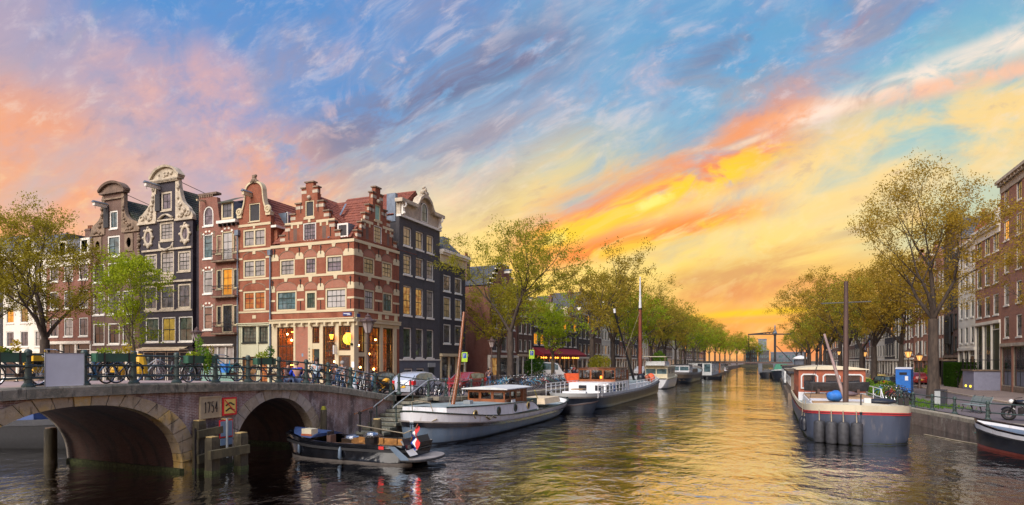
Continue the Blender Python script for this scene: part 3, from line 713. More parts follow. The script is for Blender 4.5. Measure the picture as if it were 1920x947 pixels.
def on_rq(px):
    lo, hi = 5., 80.
    for _ in range(60):
        y = (lo + hi) / 2; x = rq(y) + .25; p = 960 + FPX * (CT * x + ST * y) / (-ST * x + CT * y)
        if p > px: lo = y
        else: hi = y
    return (rq(y) + .25, y)
railing('low green railing along the curved right quay beside the bench', [on_rq(p) for p in (1683, 1690, 1712, 1748, 1790, 1852)] + [(11.7, 36.7), (14.5, 36.5)], lambda x, y: RZ, .92, (.93, .42), 1.1)

# ------------------------------------------------------------------ stone steps down to the water
st = thing('quay_steps', 'worn stone steps going down from the street to the water beside the bridge', 'steps', (BX, 30.2, 0))
n = 9
for i in range(n):
    z = deck(30.2) - .05 - i * .185; m = MB(); yb = -.05 - i * .52
    m.loft([[(.03, yb - .56 + RND.uniform(-.02, .02), z - .14), (.03, yb - .56, z), (1.72 + RND.uniform(-.02, .02), yb - .56, z + RND.uniform(-.01, .01)), (1.72, yb - .56, z - .14)],
            [(.03, yb + .02, z - .14), (.03, yb + .02, z), (1.72, yb + .02, z), (1.72, yb + .02, z - .14)]], True, True, True); m.f = [f[::-1] for f in m.f]
    part('step', m, 'step_stone', st)
m = MB()
for i in range(n): z = deck(30.2) - .19 - i * .185; m.box(.02, -.03 - i * .52 - .50, -1, 1.64, .0 - i * .52, z)
part('base', m, 'brick_quay', st)
m = MB().box(.02, 0, -1., 1.5, .5, deck(30.2) - .01); part('landing', m, 'step_stone', st)
hr = thing('handrail', 'pale iron handrails sloping down the stone steps', 'handrail', (BX, 30.2, deck(30.2)))
for k, xo in enumerate((.25, 1.45)):
    m = MB(); m.tube([(xo, .6, .95), (xo, -.1, .92), (xo, -3.3, -.25), (xo, -3.6, -.4)], .03, 6); part('rail', m, 'bin_grey', hr)
    for yy, zz in ((0., .95), (-1.7, .34), (-3.3, -.25)): m = MB().cyl((xo, yy, zz), (xo, yy, zz - .98), .035); part('post', m, 'rail_green', hr)
m = MB().tube([(.25, -2.7, -.02), (.25, -3.1, -.3), (.0, -4.2, -.55), (.2, -5.1, -.62)], .035, 6); part('rail_end', m, 'varnish', hr)
m = MB()
for yy in (-4.3, -5.2): m.lathe([(.05, -1.5), (.05, -.62), (.09, -.6), (.09, -.5), (.03, -.48)], 8, (.6, yy, 0))
part('bollard', m, 'iron', hr)
# ------------------------------------------------------------------ things on and at the bridge
def bx_pt(px, py, off=0.): y, z = onx(px, py, BX + off); return Vector((BX + off, y, z))
# red framed waterway sign: yellow field, two black waves, red bar
a = bx_pt(418, 746, .1); b = bx_pt(444, 777, .1); cx, w, h = (a.y + b.y) / 2, (b.y - a.y), (a.z - b.z)
sg = thing('waterway_sign', 'square yellow sign with red border and two black waves on the bridge wall', 'sign', (BX + .1, cx, (a.z + b.z) / 2), pi / 2)
hw, hh = w / 2, h / 2
part('backing', MB().box(-hw, 0, -hh, hw, .04, hh), 'sign_red', sg)
part('field', MB().box(-hw * .8, -.006, -hh * .8, hw * .8, .002, hh * .8), 'sign_yellow', sg)
m = MB()
for zc in (.22, -.38):
    top = [(-.62, -.13), (-.3, .02), (-.1, .16), (.12, .16), (.35, .0), (.62, -.08)]
    for (x0, z0), (x1, z1) in zip(top, top[1:]): m.beam((x0 * hw, -.009, (z0 + zc) * hh), (x1 * hw * 1.02, -.009, (z1 + zc) * hh), .008, .17 * hh, (0, 0, 1))
part('wave', m, 'sign_black', sg)
part('bar', MB().beam((-.76 * hw, -.016, .74 * hh), (.76 * hw, -.016, -.74 * hh), .008, .12 * hh), 'sign_red', sg)
# timber guard in front of the pier, with its two backs-turned boards
g = bx_pt(440, 790, 1.2)
dol = thing('timber_guard', 'weathered oak fender frame of posts and beams guarding the bridge pier', 'fender', (BX, 17, 0), pi / 2)
def gp(px, off): return onx(px, 0, BX + off)[0] - 17
def post(px, off, top_py, w, matk='wood_post', capm='wood_end', label=None):
    lx = gp(px, off); zt = onx(px, top_py, BX + off)[1]; m = MB()
    m.loft([[(lx - w, -off - w, z), (lx + w, -off - w, z), (lx + w, -off + w, z), (lx - w, -off + w, z)] for z in (-1.2, .3, zt - .12)], True)
    m.loft([[(lx - k, -off - k, z), (lx + k, -off - k, z), (lx + k, -off + k, z), (lx - k, -off + k, z)] for z, k in ((zt - .12, w), (zt, w * .86))], True)
    p = part('post', m, matk, dol); part('post_top', MB().box(lx - w * .86, -off - w * .86, zt - .002, lx + w * .86, -off + w * .86, zt + .03), capm, p)
    part('weed_band', MB().box(lx - w - .012, -off - w - .012, -.4, lx + w + .012, -off + w + .012, .13), 'weed', p)
post(374, .32, 789, .16); post(398, 1.15, 820, .17); post(424, .32, 786, .15); post(452, 1.3, 812, .17); post(413, .5, 850, .15)
def gbeam(p, op, zp, q, oq, zq, w, h): m = MB().beam((gp(p, op), -op, onx(p, zp, BX + op)[1]), (gp(q, oq), -oq, onx(q, zq, BX + oq)[1]), w, h); part('beam', m, 'wood_old', dol)
gbeam(370, .55, 815, 416, .55, 805, .14, .26); gbeam(392, 1.42, 854, 466, 1.52, 841, .16, .30); gbeam(370, .55, 862, 392, .55, 856, .16, .3)
part('strap', MB().box(gp(366, .5) - .03, -.53, -.6, gp(366, .5) + .03, -.49, 1.6), 'iron', dol)
bs = bx_pt(425, 805, .62)
bd = thing('board_sign', 'two small slate blue boards with a red edge standing on the timber guard', 'sign', (BX + .62, bs.y, bs.z), pi / 2)
k = .021
part('frame', MB().box(-.30, .02, -.30, .30, .05, .36), 'sign_red', bd)
for sx in (-1, 1): part('panel', MB().box(sx * .26, 0, -.25, sx * .035, .03, .31), 'sign_blue', bd); part('panel', MB().box(sx * .26, 0, -.58, sx * .04, .03, -.33), 'sign_blue', bd)
part('post', MB().cyl((0, -.02, -1.05), (0, -.02, .42), .045), 'bin_grey', bd)
# single mooring piles
def pile(label, px, off, base_py, top_py, r, capk='wood_end', sq=False):
    y = onx(px, 0, BX + off)[0]; zt = onx(px, top_py, BX + off)[1]
    t = thing('mooring_pile', label, 'pile', (BX + off, y, 0))
    part('shaft', MB().lathe([(r * 1.05, -1.3), (r, .5), (r * .97, zt - .06), (r * .8, zt)], 10), 'wood_post', t, smooth=40)
    part('top', MB().lathe([(r * .82, zt - .005), (r * .82, zt + .03), (r * .5, zt + (.04 if capk != 'moss' else .16))], 10), capk, t)
pile('dark timber pile standing in the water under the left arch', 95, -6.3, 870, 803, .22, 'old_stone')
pile('slim post topped by a yellow moss clump right of the small arch', 607, .3, 840, 768, .15, 'moss')
pile('thick round mooring pile with a pale top in front of the stone steps', 707, 1.9, 830, 786, .22)
# blank white board hung on the railing
a = bx_pt(84, 664, 0); b = bx_pt(156, 722, 0)
wb = thing('notice_board', 'large blank pale blue-white board hung on the bridge railing', 'board', (BX + .03, (a.y + b.y) / 2, (a.z + b.z) / 2), pi / 2)
hw, hh = (b.y - a.y) / 2, (a.z - b.z) / 2 + .02
part('panel', MB().box(-hw, 0, -hh, hw, .02, hh), 'sign_white', wb)
m = MB()
for x0, z0, x1, z1 in ((-hw, hh, hw, hh + .02), (-hw, -hh - .02, hw, -hh), (-hw - .02, -hh - .02, -hw, hh + .02), (hw, -hh - .02, hw + .02, hh + .02)): m.box(x0, -.008, z0, x1, .025, z1)
part('edge', m, 'bin_grey', wb)
# flower boxes hung on the railing
def leaves(m, n, c, r, s, flat=.6):
    for _ in range(n):
        while True:
            d = Vector((RND.uniform(-1, 1), RND.uniform(-1, 1), RND.uniform(-1, 1)))
            if d.length < 1: break
        p = Vector(c) + Vector((d.x * r[0], d.y * r[1], d.z * r[2])); k = s * RND.uniform(.6, 1.3)
        u = Vector((RND.gauss(0, 1), RND.gauss(0, 1), RND.gauss(0, flat))).normalized(); w = u.orthogonal().normalized(); w.rotate(Matrix.Rotation(RND.uniform(0, pi), 3, u)); v = u.cross(w)
        m.add([p - w * k * .5, p + v * k * .32, p + w * k * .6, p - v * k * .32], [(0, 1, 2, 3)])
def planter(label, px0, px1, plants):
    y0, y1 = onx(px0, 0, BX + .1)[0], onx(px1, 0, BX + .1)[0]; L = y1 - y0; c = (y0 + y1) / 2; z = deck(c) + .72
    t = thing('flower_box', label, 'planter', (BX + .12, c, z), pi / 2, 'green flower boxes on the bridge railing')
    m = MB(); m.box(-L / 2, -.12, -.0, L / 2, .12, .02); 
    for s_ in (-1, 1): m.box(-L / 2, s_ * .12, 0, L / 2, s_ * .14, .27); m.box(s_ * L / 2, -.12, 0, s_ * (L / 2 + .02), .12, .27)
    part('box', m, 'planter_green', t); part('soil', MB().box(-L / 2, -.118, .2, L / 2, .118, .235), 'earth', t)
    for sx in (-.32, .32): part('strap', MB().box(sx * L - .025, -.155, -.06, sx * L + .025, -.141, .3), 'black_paint', t)
    for (kind, f0, f1, hgt, matk) in plants:
        m = MB(); xa, xb = (-.5 + f0) * L, (-.5 + f1) * L
        leaves(m, int(150 * (xb - xa) * (hgt + .25) / .35), ((xa + xb) / 2, 0, .25 + hgt / 2), ((xb - xa) / 2, .17, hgt / 2 + .05), .085)
        if kind == 'trail': leaves(m, 300, ((xa + xb) / 2, -.17, .08), ((xb - xa) / 2, .12, .48), .08)
        part('plant', m, matk, t)
planter('green flower box with yellow blooms at the left end of the bridge railing', -20, 42, [('b', .0, .5, .15, 'leaf_green'), ('b', .62, .98, .34, 'leaf_yellow'), ('b', .3, .66, .1, 'leaf_hedge'), ('b', .0, .2, .45, 'leaf_lime')])
planter('green flower box with lime foliage right of the white board', 176, 248, [('b', .05, .5, .18, 'leaf_lime'), ('b', .5, .8, .12, 'leaf_green'), ('b', .75, 1., .3, 'leaf_yellow')])
planter('green flower box with bright vine trailing over its front', 348, 398, [('b', .0, .5, .12, 'leaf_lime'), ('trail', .52, .8, .3, 'leaf_vine'), ('b', .35, .6, .75, 'leaf_vine'), ('b', .8, 1., .4, 'leaf_olive')])
planter('small flower box with a round green plant on the sloping railing', 478, 512, [('b', .0, .75, .25, 'leaf_lime'), ('b', .6, 1., .55, 'leaf_hedge')])
# rubbish bags / yellow crates hung with bikes are built with the bikes
# ------------------------------------------------------------------ houses
FY = 42.7; FX = -32.55; ZG = 1.5
_pane = {}
def pane_obj(w, h, glass, parent, loc, tilt=.026):
    k = (round(w, 2), round(h, 2), glass)
    if k not in _pane:
        _pane[k] = MB().quad((-w / 2, 0, -h / 2), (w / 2, 0, -h / 2), (w / 2, 0, h / 2), (-w / 2, 0, h / 2)).data('pane', glass)
    return obj('pane', _pane[k], parent, loc, (RND.gauss(0, tilt), 0, RND.gauss(0, tilt)))
class Face:
    """a facade plane: x along it, -y outwards, heights above the water"""
    def __init__(s, h, loc=(0, 0), rot=0.): s.h = h; s.loc = (loc[0], loc[1], -h.zg); s.rot = (0, 0, rot); s.holes = []
    def part(s, name, mb, mats, label=None, smooth=None): return part(name, mb, mats, s.h.e, label, smooth, s.loc, s.rot)
    def wall(s, outline, matk, depth=.4, reveal=.16, y0=0., name='wall', label=None):
        m = MB().plate(outline, s.holes, y0, y0 + depth, reveal); s.holes = []; return s.part(name, m, matk, label)
    def box(s, name, x0, x1, z0, z1, y0, y1, matk, label=None): return s.part(name, MB().box(x0, y0, z0, x1, y1, z1), matk, label)
    def win(s, x0, x1, z0, z1, cols=3, rows=3, glass='glass_grey', frame='white_paint', fw=.11, sash='sash_dark', sill=.09, lower=None, meet=None, hole=True, arch=0., solid=False, name='window', y=.035, bar=.032, sp=True, glass2=None, mullion=False, label=None, pane_each=True):
        w, h = x1 - x0, z1 - z0
        if arch: top = [(x0 + w / 2 + w / 2 * cos(a), z1 - arch + arch * sin(a)) for a in fr(0, pi, 10)]; outl = [(x0, z0)] + [(x1, z0)] + top; 
        else: outl = [(x0, z0), (x1, z0), (x1, z1), (x0, z1)]
        if hole: s.holes.append(outl)
        if arch: inner = [(x0 + fw, z0 + fw), (x1 - fw, z0 + fw)] + [(x0 + w / 2 + (w / 2 - fw) * cos(a), z1 - arch + (arch - fw) * sin(a)) for a in fr(0, pi, 10)]
        else: inner = [(x0 + fw, z0 + fw), (x1 - fw, z0 + fw), (x1 - fw, z1 - fw), (x0 + fw, z1 - fw)]
        m = MB().plate(outl, [inner], y, y + .12, .09)
        if mullion: m.box((x0 + x1) / 2 - fw * .55, y + .003, z0 + fw, (x0 + x1) / 2 + fw * .55, y + .11, z1 - fw)
        p = s.part(name, m, frame, label)
        if sill: part('sill', MB().box(x0 - .07, -.07, z0 - sill, x1 + .07, .1, z0 + .004), frame, p)
        ix0, ix1, iz0, iz1 = x0 + fw, x1 - fw, z0 + fw, z1 - fw
        spans = [(ix0, (x0 + x1) / 2 - fw * .55), ((x0 + x1) / 2 + fw * .55, ix1)] if mullion else [(ix0, ix1)]
        sb = MB(); cells = []
        for a, b in spans:
            W_, H_ = b - a, iz1 - iz0; o = .045
            sb.plate([(a, iz0), (b, iz0), (b, iz1), (a, iz1)], [[(a + o, iz0 + o), (b - o, iz0 + o), (b - o, iz1 - o), (a + o, iz1 - o)]], y + .045, y + .09, .04)
            c_ = max(1, cols // 2) if mullion else cols
            xs = fr(a + o, b - o, c_); zs = fr(iz0 + o, iz1 - o, rows)
            for k, x in enumerate(xs[1:-1]): sb.box(x - bar / 2, y + .05, iz0 + o, x + bar / 2, y + .085, iz1 - o)
            for k, z in enumerate(zs[1:-1]):
                t = bar * 2.2 if (meet is not None and k == meet) else bar; sb.box(a + o, y + .046, z - t / 2, b - o, y + .083, z + t / 2)
            for i in range(c_):
                for j in range(rows): cells.append((xs[i], xs[i + 1], zs[j], zs[j + 1], glass2 if glass2 and j >= rows - rows // 2 else glass))
        if not solid: part('sash', sb, sash, p)
        if solid: cells = [(ix0, ix1, iz0, iz1, glass)]
        if pane_each and not solid:
            for a, b, c, d, gk in cells: pane_obj(b - a, d - c, gk, p, ((a + b) / 2, y + .07, (c + d) / 2))
        else:
            mm = MB(); mm.quad((ix0, y + .07, iz0), (ix1, y + .07, iz0), (ix1, y + .07, iz1), (ix0, y + .07, iz1)); part('pane', mm, glass, p)
        return p
class House(Face):
    def __init__(s, name, label, x, y, rz=0., zg=ZG, cat='house', group=None):
        s.zg = zg; s.e = thing(name, label, cat, (x, y, zg), rz, group); Face.__init__(s, s)
    def face(s, loc, rot): return Face(s, loc, rot)
    def roof(s, x0, x1, y0, y1, ze, zr, matk, axis='y', over=.1, hip=0., name='roof'):
        """gable roof; axis = direction of the ridge"""
        m = MB()
        if axis == 'y':
            c = (x0 + x1) / 2; P = [(x0 - over, y0, ze), (c, y0 + hip, zr), (x1 + over, y0, ze), (x0 - over, y1, ze), (c, y1 - hip, zr), (x1 + over, y1, ze)]
        else:
            c = (y0 + y1) / 2; P = [(x0, y0 - over, ze), (x0 + hip, c, zr), (x0, y1 + over, ze), (x1, y0 - over, ze), (x1 - hip, c, zr), (x1, y1 + over, ze)]
        m.add(P, [(0, 1, 4, 3), (1, 2, 5, 4), (0, 2, 1), (3, 4, 5)]); 
        r = s.part(name, m, matk)
        # rows of tiles as low steps down each slope, with uneven rolls
        def slope(a, b, c_, d):
            a, b, c_, d = map(Vector, (a, b, c_, d)); L = (b - a).length; n = max(3, int(L / .36)); k = MB(); W_ = (d - a).length; cols = max(3, int(W_ / .30)); nrm = (b - a).cross(d - a).normalized()
            if nrm.z < 0: nrm = -nrm
            for i in range(n):
                p0 = a.lerp(b, i / n); p1 = a.lerp(b, (i + 1) / n + .012); q0 = d.lerp(c_, i / n); q1 = d.lerp(c_, (i + 1) / n + .012)
                lo, hi = [], []
                for j in range(cols * 2 + 1):
                    u = j / (cols * 2); w = .045 + (.05 if j % 2 else 0.) + RND.uniform(-.012, .012)
                    lo.append(p0.lerp(q0, u) + nrm * (w + .045)); hi.append(p1.lerp(q1, u) + nrm * w)
                k.loft([lo, hi]); k.loft([[v - nrm * .05 for v in lo], lo])
            return k
        k = slope(P[0], P[1], P[4], P[3]); k2 = slope(P[2], P[1], P[4], P[5]); b_ = len(k.v); k.v += k2.v; k.f += [tuple(i + b_ for i in f) for f in k2.f]; k.mi += k2.mi
        t_ = part('tile_rows', k, matk, r); tag(t_, kind='stuff'); t_.name = 'roof_tile'
        m = MB().tube([P[1], P[4]], .12, 8); part('ridge', m, matk, r)
        return r
    def chimney(s, x, y, z0, z1, w=.7, d=.5, pots=3, matk='brick_brown'):
        m = MB().box(x - w / 2, y - d / 2, z0, x + w / 2, y + d / 2, z1); m.box(x - w / 2 - .06, y - d / 2 - .06, z1 - .25, x + w / 2 + .06, y + d / 2 + .06, z1 - .1)
        c = s.part('chimney', m, matk)
        for i in range(pots):
            px = x + (i - (pots - 1) / 2) * w / max(1, pots)
            part('chimney_pot', MB().lathe([(.1, z1), (.085, z1 + .38), (.11, z1 + .42)], 8, (px, y, 0)), 'terracotta', c)
    def hoist(s, x, z, L=1.3, w=.26, matk='white_paint'):
        m = MB().box(x - w / 2, -L, z - .16, x + w / 2, .2, z + .16); b = s.part('hoist_beam', m, matk)
        m = MB().add([(x - w * .8, -L - .1, z + .16), (x + w * .8, -L - .1, z + .16), (x, -L - .1, z + .36), (x - w * .8, .1, z + .16), (x + w * .8, .1, z + .16), (x, .1, z + .36)], [(0, 1, 2), (3, 5, 4), (0, 2, 5, 3), (1, 4, 5, 2)]); part('beam_cover', m, 'lead', b)
        part('hook', MB().tube([(x, -L + .15, z - .16), (x, -L + .15, z - .4), (x + .06, -L + .15, z - .46)], .02, 5), 'iron', b)
    def body(s, x0, x1, z1, depth, matk, z0=None, y0=.35):
        s.part('side_wall', MB().box(x0, y0, (ZG if z0 is None else z0) - .3, x1, depth, z1), matk)
BL = lambda px: ony(px, 500, FY)[0]
BZ = lambda px, py: ony(px, py, FY)[1]
RL = lambda px: onx(px, 500, FX)[0]
RZz = lambda px, py: onx(px, py, FX)[1]

# ============ the corner cafe with two stepped gables
caf = House('cafe_house', 'red brick corner cafe with cream stone bands and two stepped gables', FX, FY, 0, ZG, 'cafe')
f1 = caf; f2 = caf.face((0, 0), pi / 2)
W1 = 41.7 + FX; W2 = 6.85
U = lambda px: BL(px) - FX          # along the left face (negative)
V = lambda px: RL(px) - FY          # along the right face
def stepped(face, c, tiers, zb, xa, xb, capm='old_stone'):
    """outline of a stepped gable from (half width, top) tiers, widest first"""
    L, R = [], []
    z = zb
    for hw, zt in tiers: L += [(c - hw, z), (c - hw, zt)]; R += [(c + hw, z), (c + hw, zt)]; z = zt
    return L, R[::-1]
Z1a, Z1b, Z2a, Z2b = 8.42, 10.25, 11.55, 13.08
tiersA = [(4.55, 14.36), (3.32, 15.15), (2.72, 16.0), (2.12, 16.95), (1.52, 17.85), (.88, 19.15), (.42, 19.62)]
cA = -4.75
L, R = stepped(f1, cA, tiersA, 7.3, -W1, 0)
outA = [(-W1, 7.3), (-W1, 14.3)] + L[1:] + R[:-1] + [(0, 14.3), (0, 7.3)]
outA = [p for i, p in enumerate(outA) if i == 0 or p != outA[i - 1]]
out_fix = [(-W1, 7.3), (-.38, 7.3), (-.38, 14.36)]
for hw, zt in tiersA[1:]: out_fix += [(cA + hw, out_fix[-1][1]), (cA + hw, zt)]
for hw, zt in tiersA[1:][::-1]: out_fix += [(cA - hw, zt), (cA - hw, tiersA[tiersA.index((hw, zt)) - 1][1])]
out_fix += [(-W1, 14.36)]
r1 = [(517.7, 555.9, 4, 'glass_teal', None), (571.7, 593.4, 3, 'glass_green', None), (609.7, 649.6, 4, 'curtain_white', None)]
for a, b, c, gk, g2 in r1: f1.win(U(a), U(b), Z1a, Z1b + (.0 if c == 4 else -.12), c, 3, gk, 'cream', fw=.16 if c == 4 else .2, meet=1, sill=0)
r2 = [(524.4, 552.5, 3, 'curtain_pale', None), (571, 593, 3, 'glass_violet', None), (610.8, 641.9, 3, 'glass_violet', 'curtain_pale')]
for a, b, c, gk, g2 in r2: f1.win(U(a), U(b), Z2a, Z2b, c, 3, gk, 'cream', fw=.15, meet=1, sill=0, glass2=g2)
f1.win(cA - .72, cA + .72, 14.5, 16.1, 4, 4, 'glass_violet', 'white_paint', fw=.1, sill=0)
f1.win(cA - .48, cA + .48, 16.6, 18.05, 1, 1, 'shutter_dark', 'cream', fw=.1, solid=True, name='hoist_door', sill=.08)
f1.wall(out_fix, 'brick_cafe', .38)
tiersB = [(3.42, 14.36), (3.0, 15.1), (2.42, 15.95), (1.9, 16.85), (1.35, 17.7), (.78, 18.95), (.38, 19.5)]
cB = W2 / 2 + .02
out2 = [(0, 7.3), (W2, 7.3), (W2, 14.36)]
for hw, zt in tiersB[1:]: out2 += [(cB + hw, out2[-1][1]), (cB + hw, zt)]
for hw, zt in tiersB[1:][::-1]: out2 += [(cB - hw, zt), (cB - hw, tiersB[tiersB.index((hw, zt)) - 1][1])]
out2 += [(0, 14.36)]
for a, b, gk in ((683, 702, 'curtain_white'), (717.5, 736, 'glass_teal')): f2.win(V(a), V(b), Z1a, Z1b, 3, 3, gk, 'cream', fw=.16, meet=1, sill=0)
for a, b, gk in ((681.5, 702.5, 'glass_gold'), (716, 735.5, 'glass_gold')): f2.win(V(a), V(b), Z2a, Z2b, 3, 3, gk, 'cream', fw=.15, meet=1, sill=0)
f2.win(cB - .62, cB + .62, 14.5, 16.1, 3, 4, 'glass_gold', 'white_paint', fw=.09, sill=0)
f2.win(cB - .42, cB + .42, 16.6, 18.0, 1, 1, 'teal_panel', 'cream', fw=.09, solid=True, name='hoist_door', sill=.08)
f2.wall(out2, 'brick_cafe', .38)
for fc, c, tiers, x0, x1 in ((f1, cA, tiersA, -W1, 0.), (f2, cB, tiersB, 0., W2)):
    for i, (hw, zt) in enumerate(tiers[1:]):                     # coping slabs and pale blocks on the steps
        nx = tiers[i + 2][0] if i + 2 < len(tiers) else 0
        for sg_ in ((-1, 1) if nx else (0,)):
            if nx: a, b = sorted((c + sg_ * (hw + .09), c + sg_ * (nx - .02)))
            else: a, b = c - hw - .1, c + hw + .1
            fc.box('coping', a, b, zt, zt + .11, -.09, .46, 'old_stone')
            if nx and i < 5:
                a, b = sorted((c + sg_ * (hw + .012), c + sg_ * (hw - (.55 if i != 3 else .8)))); fc.box('stone_block', a, b, zt - .47, zt - .20, -.012, .2, 'gable_stone')
    e0 = .012 if fc is f1 else 0.
    for z0, z1, pr in ((14.1, 14.36, .07), (11.34, 11.54, .04), (8.2, 8.4, .05)): fc.box('stone_band', x0 - (.0 if fc is f1 else .0), x1 + (pr if fc is f1 else -.001), z0, z1, -pr, .05, 'cream')
    for sg_ in (-1, 1): fc.box('stone_band', *sorted((c + sg_ * .75, c + sg_ * (2.75 if fc is f1 else 2.4))), 16.02, 16.26, -.04, .05, 'cream')
    fc.box('keystone', c - .6, c + .6, 16.4, 16.58, -.06, .05, 'cream'); fc.box('keystone', c - .13, c + .13, 16.12, 16.4, -.05, .05, 'cream')
    m = MB(); m.ball((c, -.05, 18.3), .2, 8, 5); fc.part('mascaron', m, 'gable_stone', smooth=True)
    for sg_ in (-1, 1):
        for dx in (1.25, 1.95): fc.box('corbel', c + sg_ * dx - .1, c + sg_ * dx + .1, 15.72, 16.02, -.035, .05, 'cream')
        fc.box('blind_niche', c + sg_ * 1.6 - .2, c + sg_ * 1.6 + .2, 14.6, 15.7, -.006, .0, 'brick_brown')
        for dx, z in ((.95, 17.0), (2.3, 14.75)): fc.box('wall_anchor', c + sg_ * dx - .025, c + sg_ * dx + .025, z, z + .8, -.05, 0, 'iron')
    # relieving arches with keystones, impost blocks and anchors
    wins1 = [(U(a), U(b)) for a, b, *_ in r1] if fc is f1 else [(V(683), V(702)), (V(717.5), V(736))]
    wins2 = [(U(a), U(b)) for a, b, *_ in r2] if fc is f1 else [(V(681.5), V(702.5)), (V(716), V(735.5))]
    for wins, zt, zk, rise in ((wins1, Z1b, 11.34, .72), (wins2, Z2b, 14.1, .66)):
        for a, b in wins:
            cx, hw = (a + b) / 2, (b - a) / 2 + .08; r_ = min(rise, hw * .85)
            pts = [(cx + hw * cos(t), zt + .02 + r_ * sin(t)) for t in fr(0, pi, 12)]
            m = MB().plate(pts, [], -.004, .03); fc.part('tympanum', m, 'brick_cafe_pale')
            m = MB(); o = [(cx + (hw + .05) * cos(t), zt + .02 + (r_ + .05) * sin(t)) for t in fr(0, pi, 12)]
            m.plate(pts[::-1] + o, [], -.03, .0) if False else None
            m.loft([[(x, -.035, z), (x2, -.035, z2)] for (x, z), (x2, z2) in zip(pts, o)]); m.loft([[(x, .0, z), (x, -.035, z)] for (x, z) in pts]); fc.part('arch_moulding', m, 'old_stone')
            kz = zt + r_ + .06
            m = MB().plate([(cx - .13, kz), (cx + .13, kz), (cx + .22, zk), (cx - .22, zk)], [], -.06, .03); fc.part('keystone', m, 'cream')
        edges = [x0] + [v for w in wins for v in w] + [x1]
        for k in range(0, len(edges), 2):
            a, b = edges[k] + (.1 if k else 0), edges[k + 1] - (.1 if k + 2 < len(edges) else 0)
            if b - a < .2: continue
            h0 = .36; m = MB().plate([(a, zt - .12), (b, zt - .12), (b, zt + h0 - (.18 if k + 2 < len(edges) else 0)), (b - (b - a) * .2, zt + h0 + .1), (a + (b - a) * .2, zt + h0 + .1), (a, zt + h0 - (.18 if k else 0))], [], -.03, .04); fc.part('impost_block', m, 'cream')
            if zt == Z1b: fc.box('stone_band', a, b, 9.28, 9.45, -.03, .04, 'cream')
            xm = (a + b) / 2
            for xx in ((xm,) if b - a < 1.6 else (xm - .3, xm + .3)):
                m = MB().box(xx - .025, -.07, zt + .2, xx + .025, -.02, zt + .95); m.add([(xx - .1, -.06, zt + .8), (xx, -.06, zt + .98), (xx + .1, -.06, zt + .8), (xx, -.06, zt + .72)], [(0, 3, 2, 1)]); fc.part('wall_anchor', m, 'iron')
                if zt == Z1b: fc.box('wall_anchor', xx - .02, xx + .02, 8.45, 9.25, -.05, 0, 'iron')
# roofs
caf.roof(cA - 4.5, cA + 4.6, .36, 10., 14.45, 18.6, 'tile_red', 'y')
caf.roof(-9., -.36, cB - 3.3, cB + 3.35, 14.45, 18.5, 'tile_red', 'x')
m = MB().box(-1.75, .1, 14.5, -.65, 1.6, 15.75); d_ = caf.part('dormer', m, 'lead')
part('dormer_window', MB().plate([(-1.75, 14.55), (-.65, 14.55), (-.65, 15.75), (-1.75, 15.75)], [[(-1.62, 14.68), (-.78, 14.68), (-.78, 15.6), (-1.62, 15.6)]], .02, .1, .06), 'white_paint', d_); part('pane', MB().quad((-1.64, .07, 14.66), (-.76, .07, 14.66), (-.76, .07, 15.62), (-1.64, .07, 15.62)), 'glass_dark', d_)
m = MB().add([(-2.75, .2, 14.4), (-2.55, .2, 14.4), (-2.75, 2.6, 17.9), (-2.55, 2.6, 17.9)], [(0, 1, 3, 2)]); m.v = [(x, y - .28, z + .2) for x, y, z in m.v]; caf.part('valley_gutter', m, 'lead')
# drainpipe and street name plates
m = MB().tube([(-W1 + .02, -.14, 13.6), (-W1 + .02, -.14, 2.)], .07, 8); dp = caf.part('drainpipe', m, 'lead'); part('hopper', MB().box(-W1 - .15, -.3, 13.5, -W1 + .2, -.0, 14.0), 'lead', dp)
m = MB().box(U(644), -.09, 7.82, U(660), -.05, 8.1); sp_ = caf.part('name_plate', m, 'sign_navy')
m = MB().box(U(645.5), -.095, 7.97, U(657), -.089, 8.02); m.box(U(652), -.095, 7.87, U(658), -.089, 7.91); part('lettering', m, 'sign_white', sp_)
m = MB().box(.35, -.09, 7.72, .75, -.05, 8.0); f2.part('name_plate', m, 'sign_navy'); f2.box('tablet', V(722), V(728.5), 7.8, 8.15, -.03, 0, 'cream')
# shop front: cream posts, cornice on brackets
for x0, x1, fc in ((-W1, .22, f1), (-.001, W2, f2)):
    fc.box('cornice', x0, x1, 7.3, 7.58, -.24, .2, 'cream'); fc.box('cornice', x0, x1 - .05, 7.58, 7.66, -.32 if fc is f1 else -.3, .15, 'cream')
    n = 11 if fc is f1 else 1
    if fc is f1:
        for k in range(n): xx = -W1 + .5 + k * .83; fc.box('bracket', xx - .09, xx + .09, 7.05, 7.3, -.36, .05, 'cream')
    else: fc.box('bracket', .05, .2, 7.0, 7.3, -.3, .05, 'cream')
for a, b in ((712, 717.5), (672, 662)): pass
for px in (664, 712, 742): fc = f2; x = V(px) if px > 664 else .3; fc.box('pilaster', x - .25, x + .25, 7.66, 8.2, -.04, .05, 'cream')
def posts(fc, lst, z0=1.5, z1=7.3, matk='cream', pr=-.05):
    for a, b in lst: fc.box('post', a, b, z0, z1, pr, .3, matk)
posts(f1, [(U(510), U(520)), (U(551), U(554.5)), (U(578), U(586)), (U(599.5), U(606)), (U(628.5), U(635.5)), (U(658), 0.05)])
posts(f2, [(.0, V(671.5)), (V(684), V(689)), (V(712), V(717.5)), (V(737), V(743))], pr=-.052)
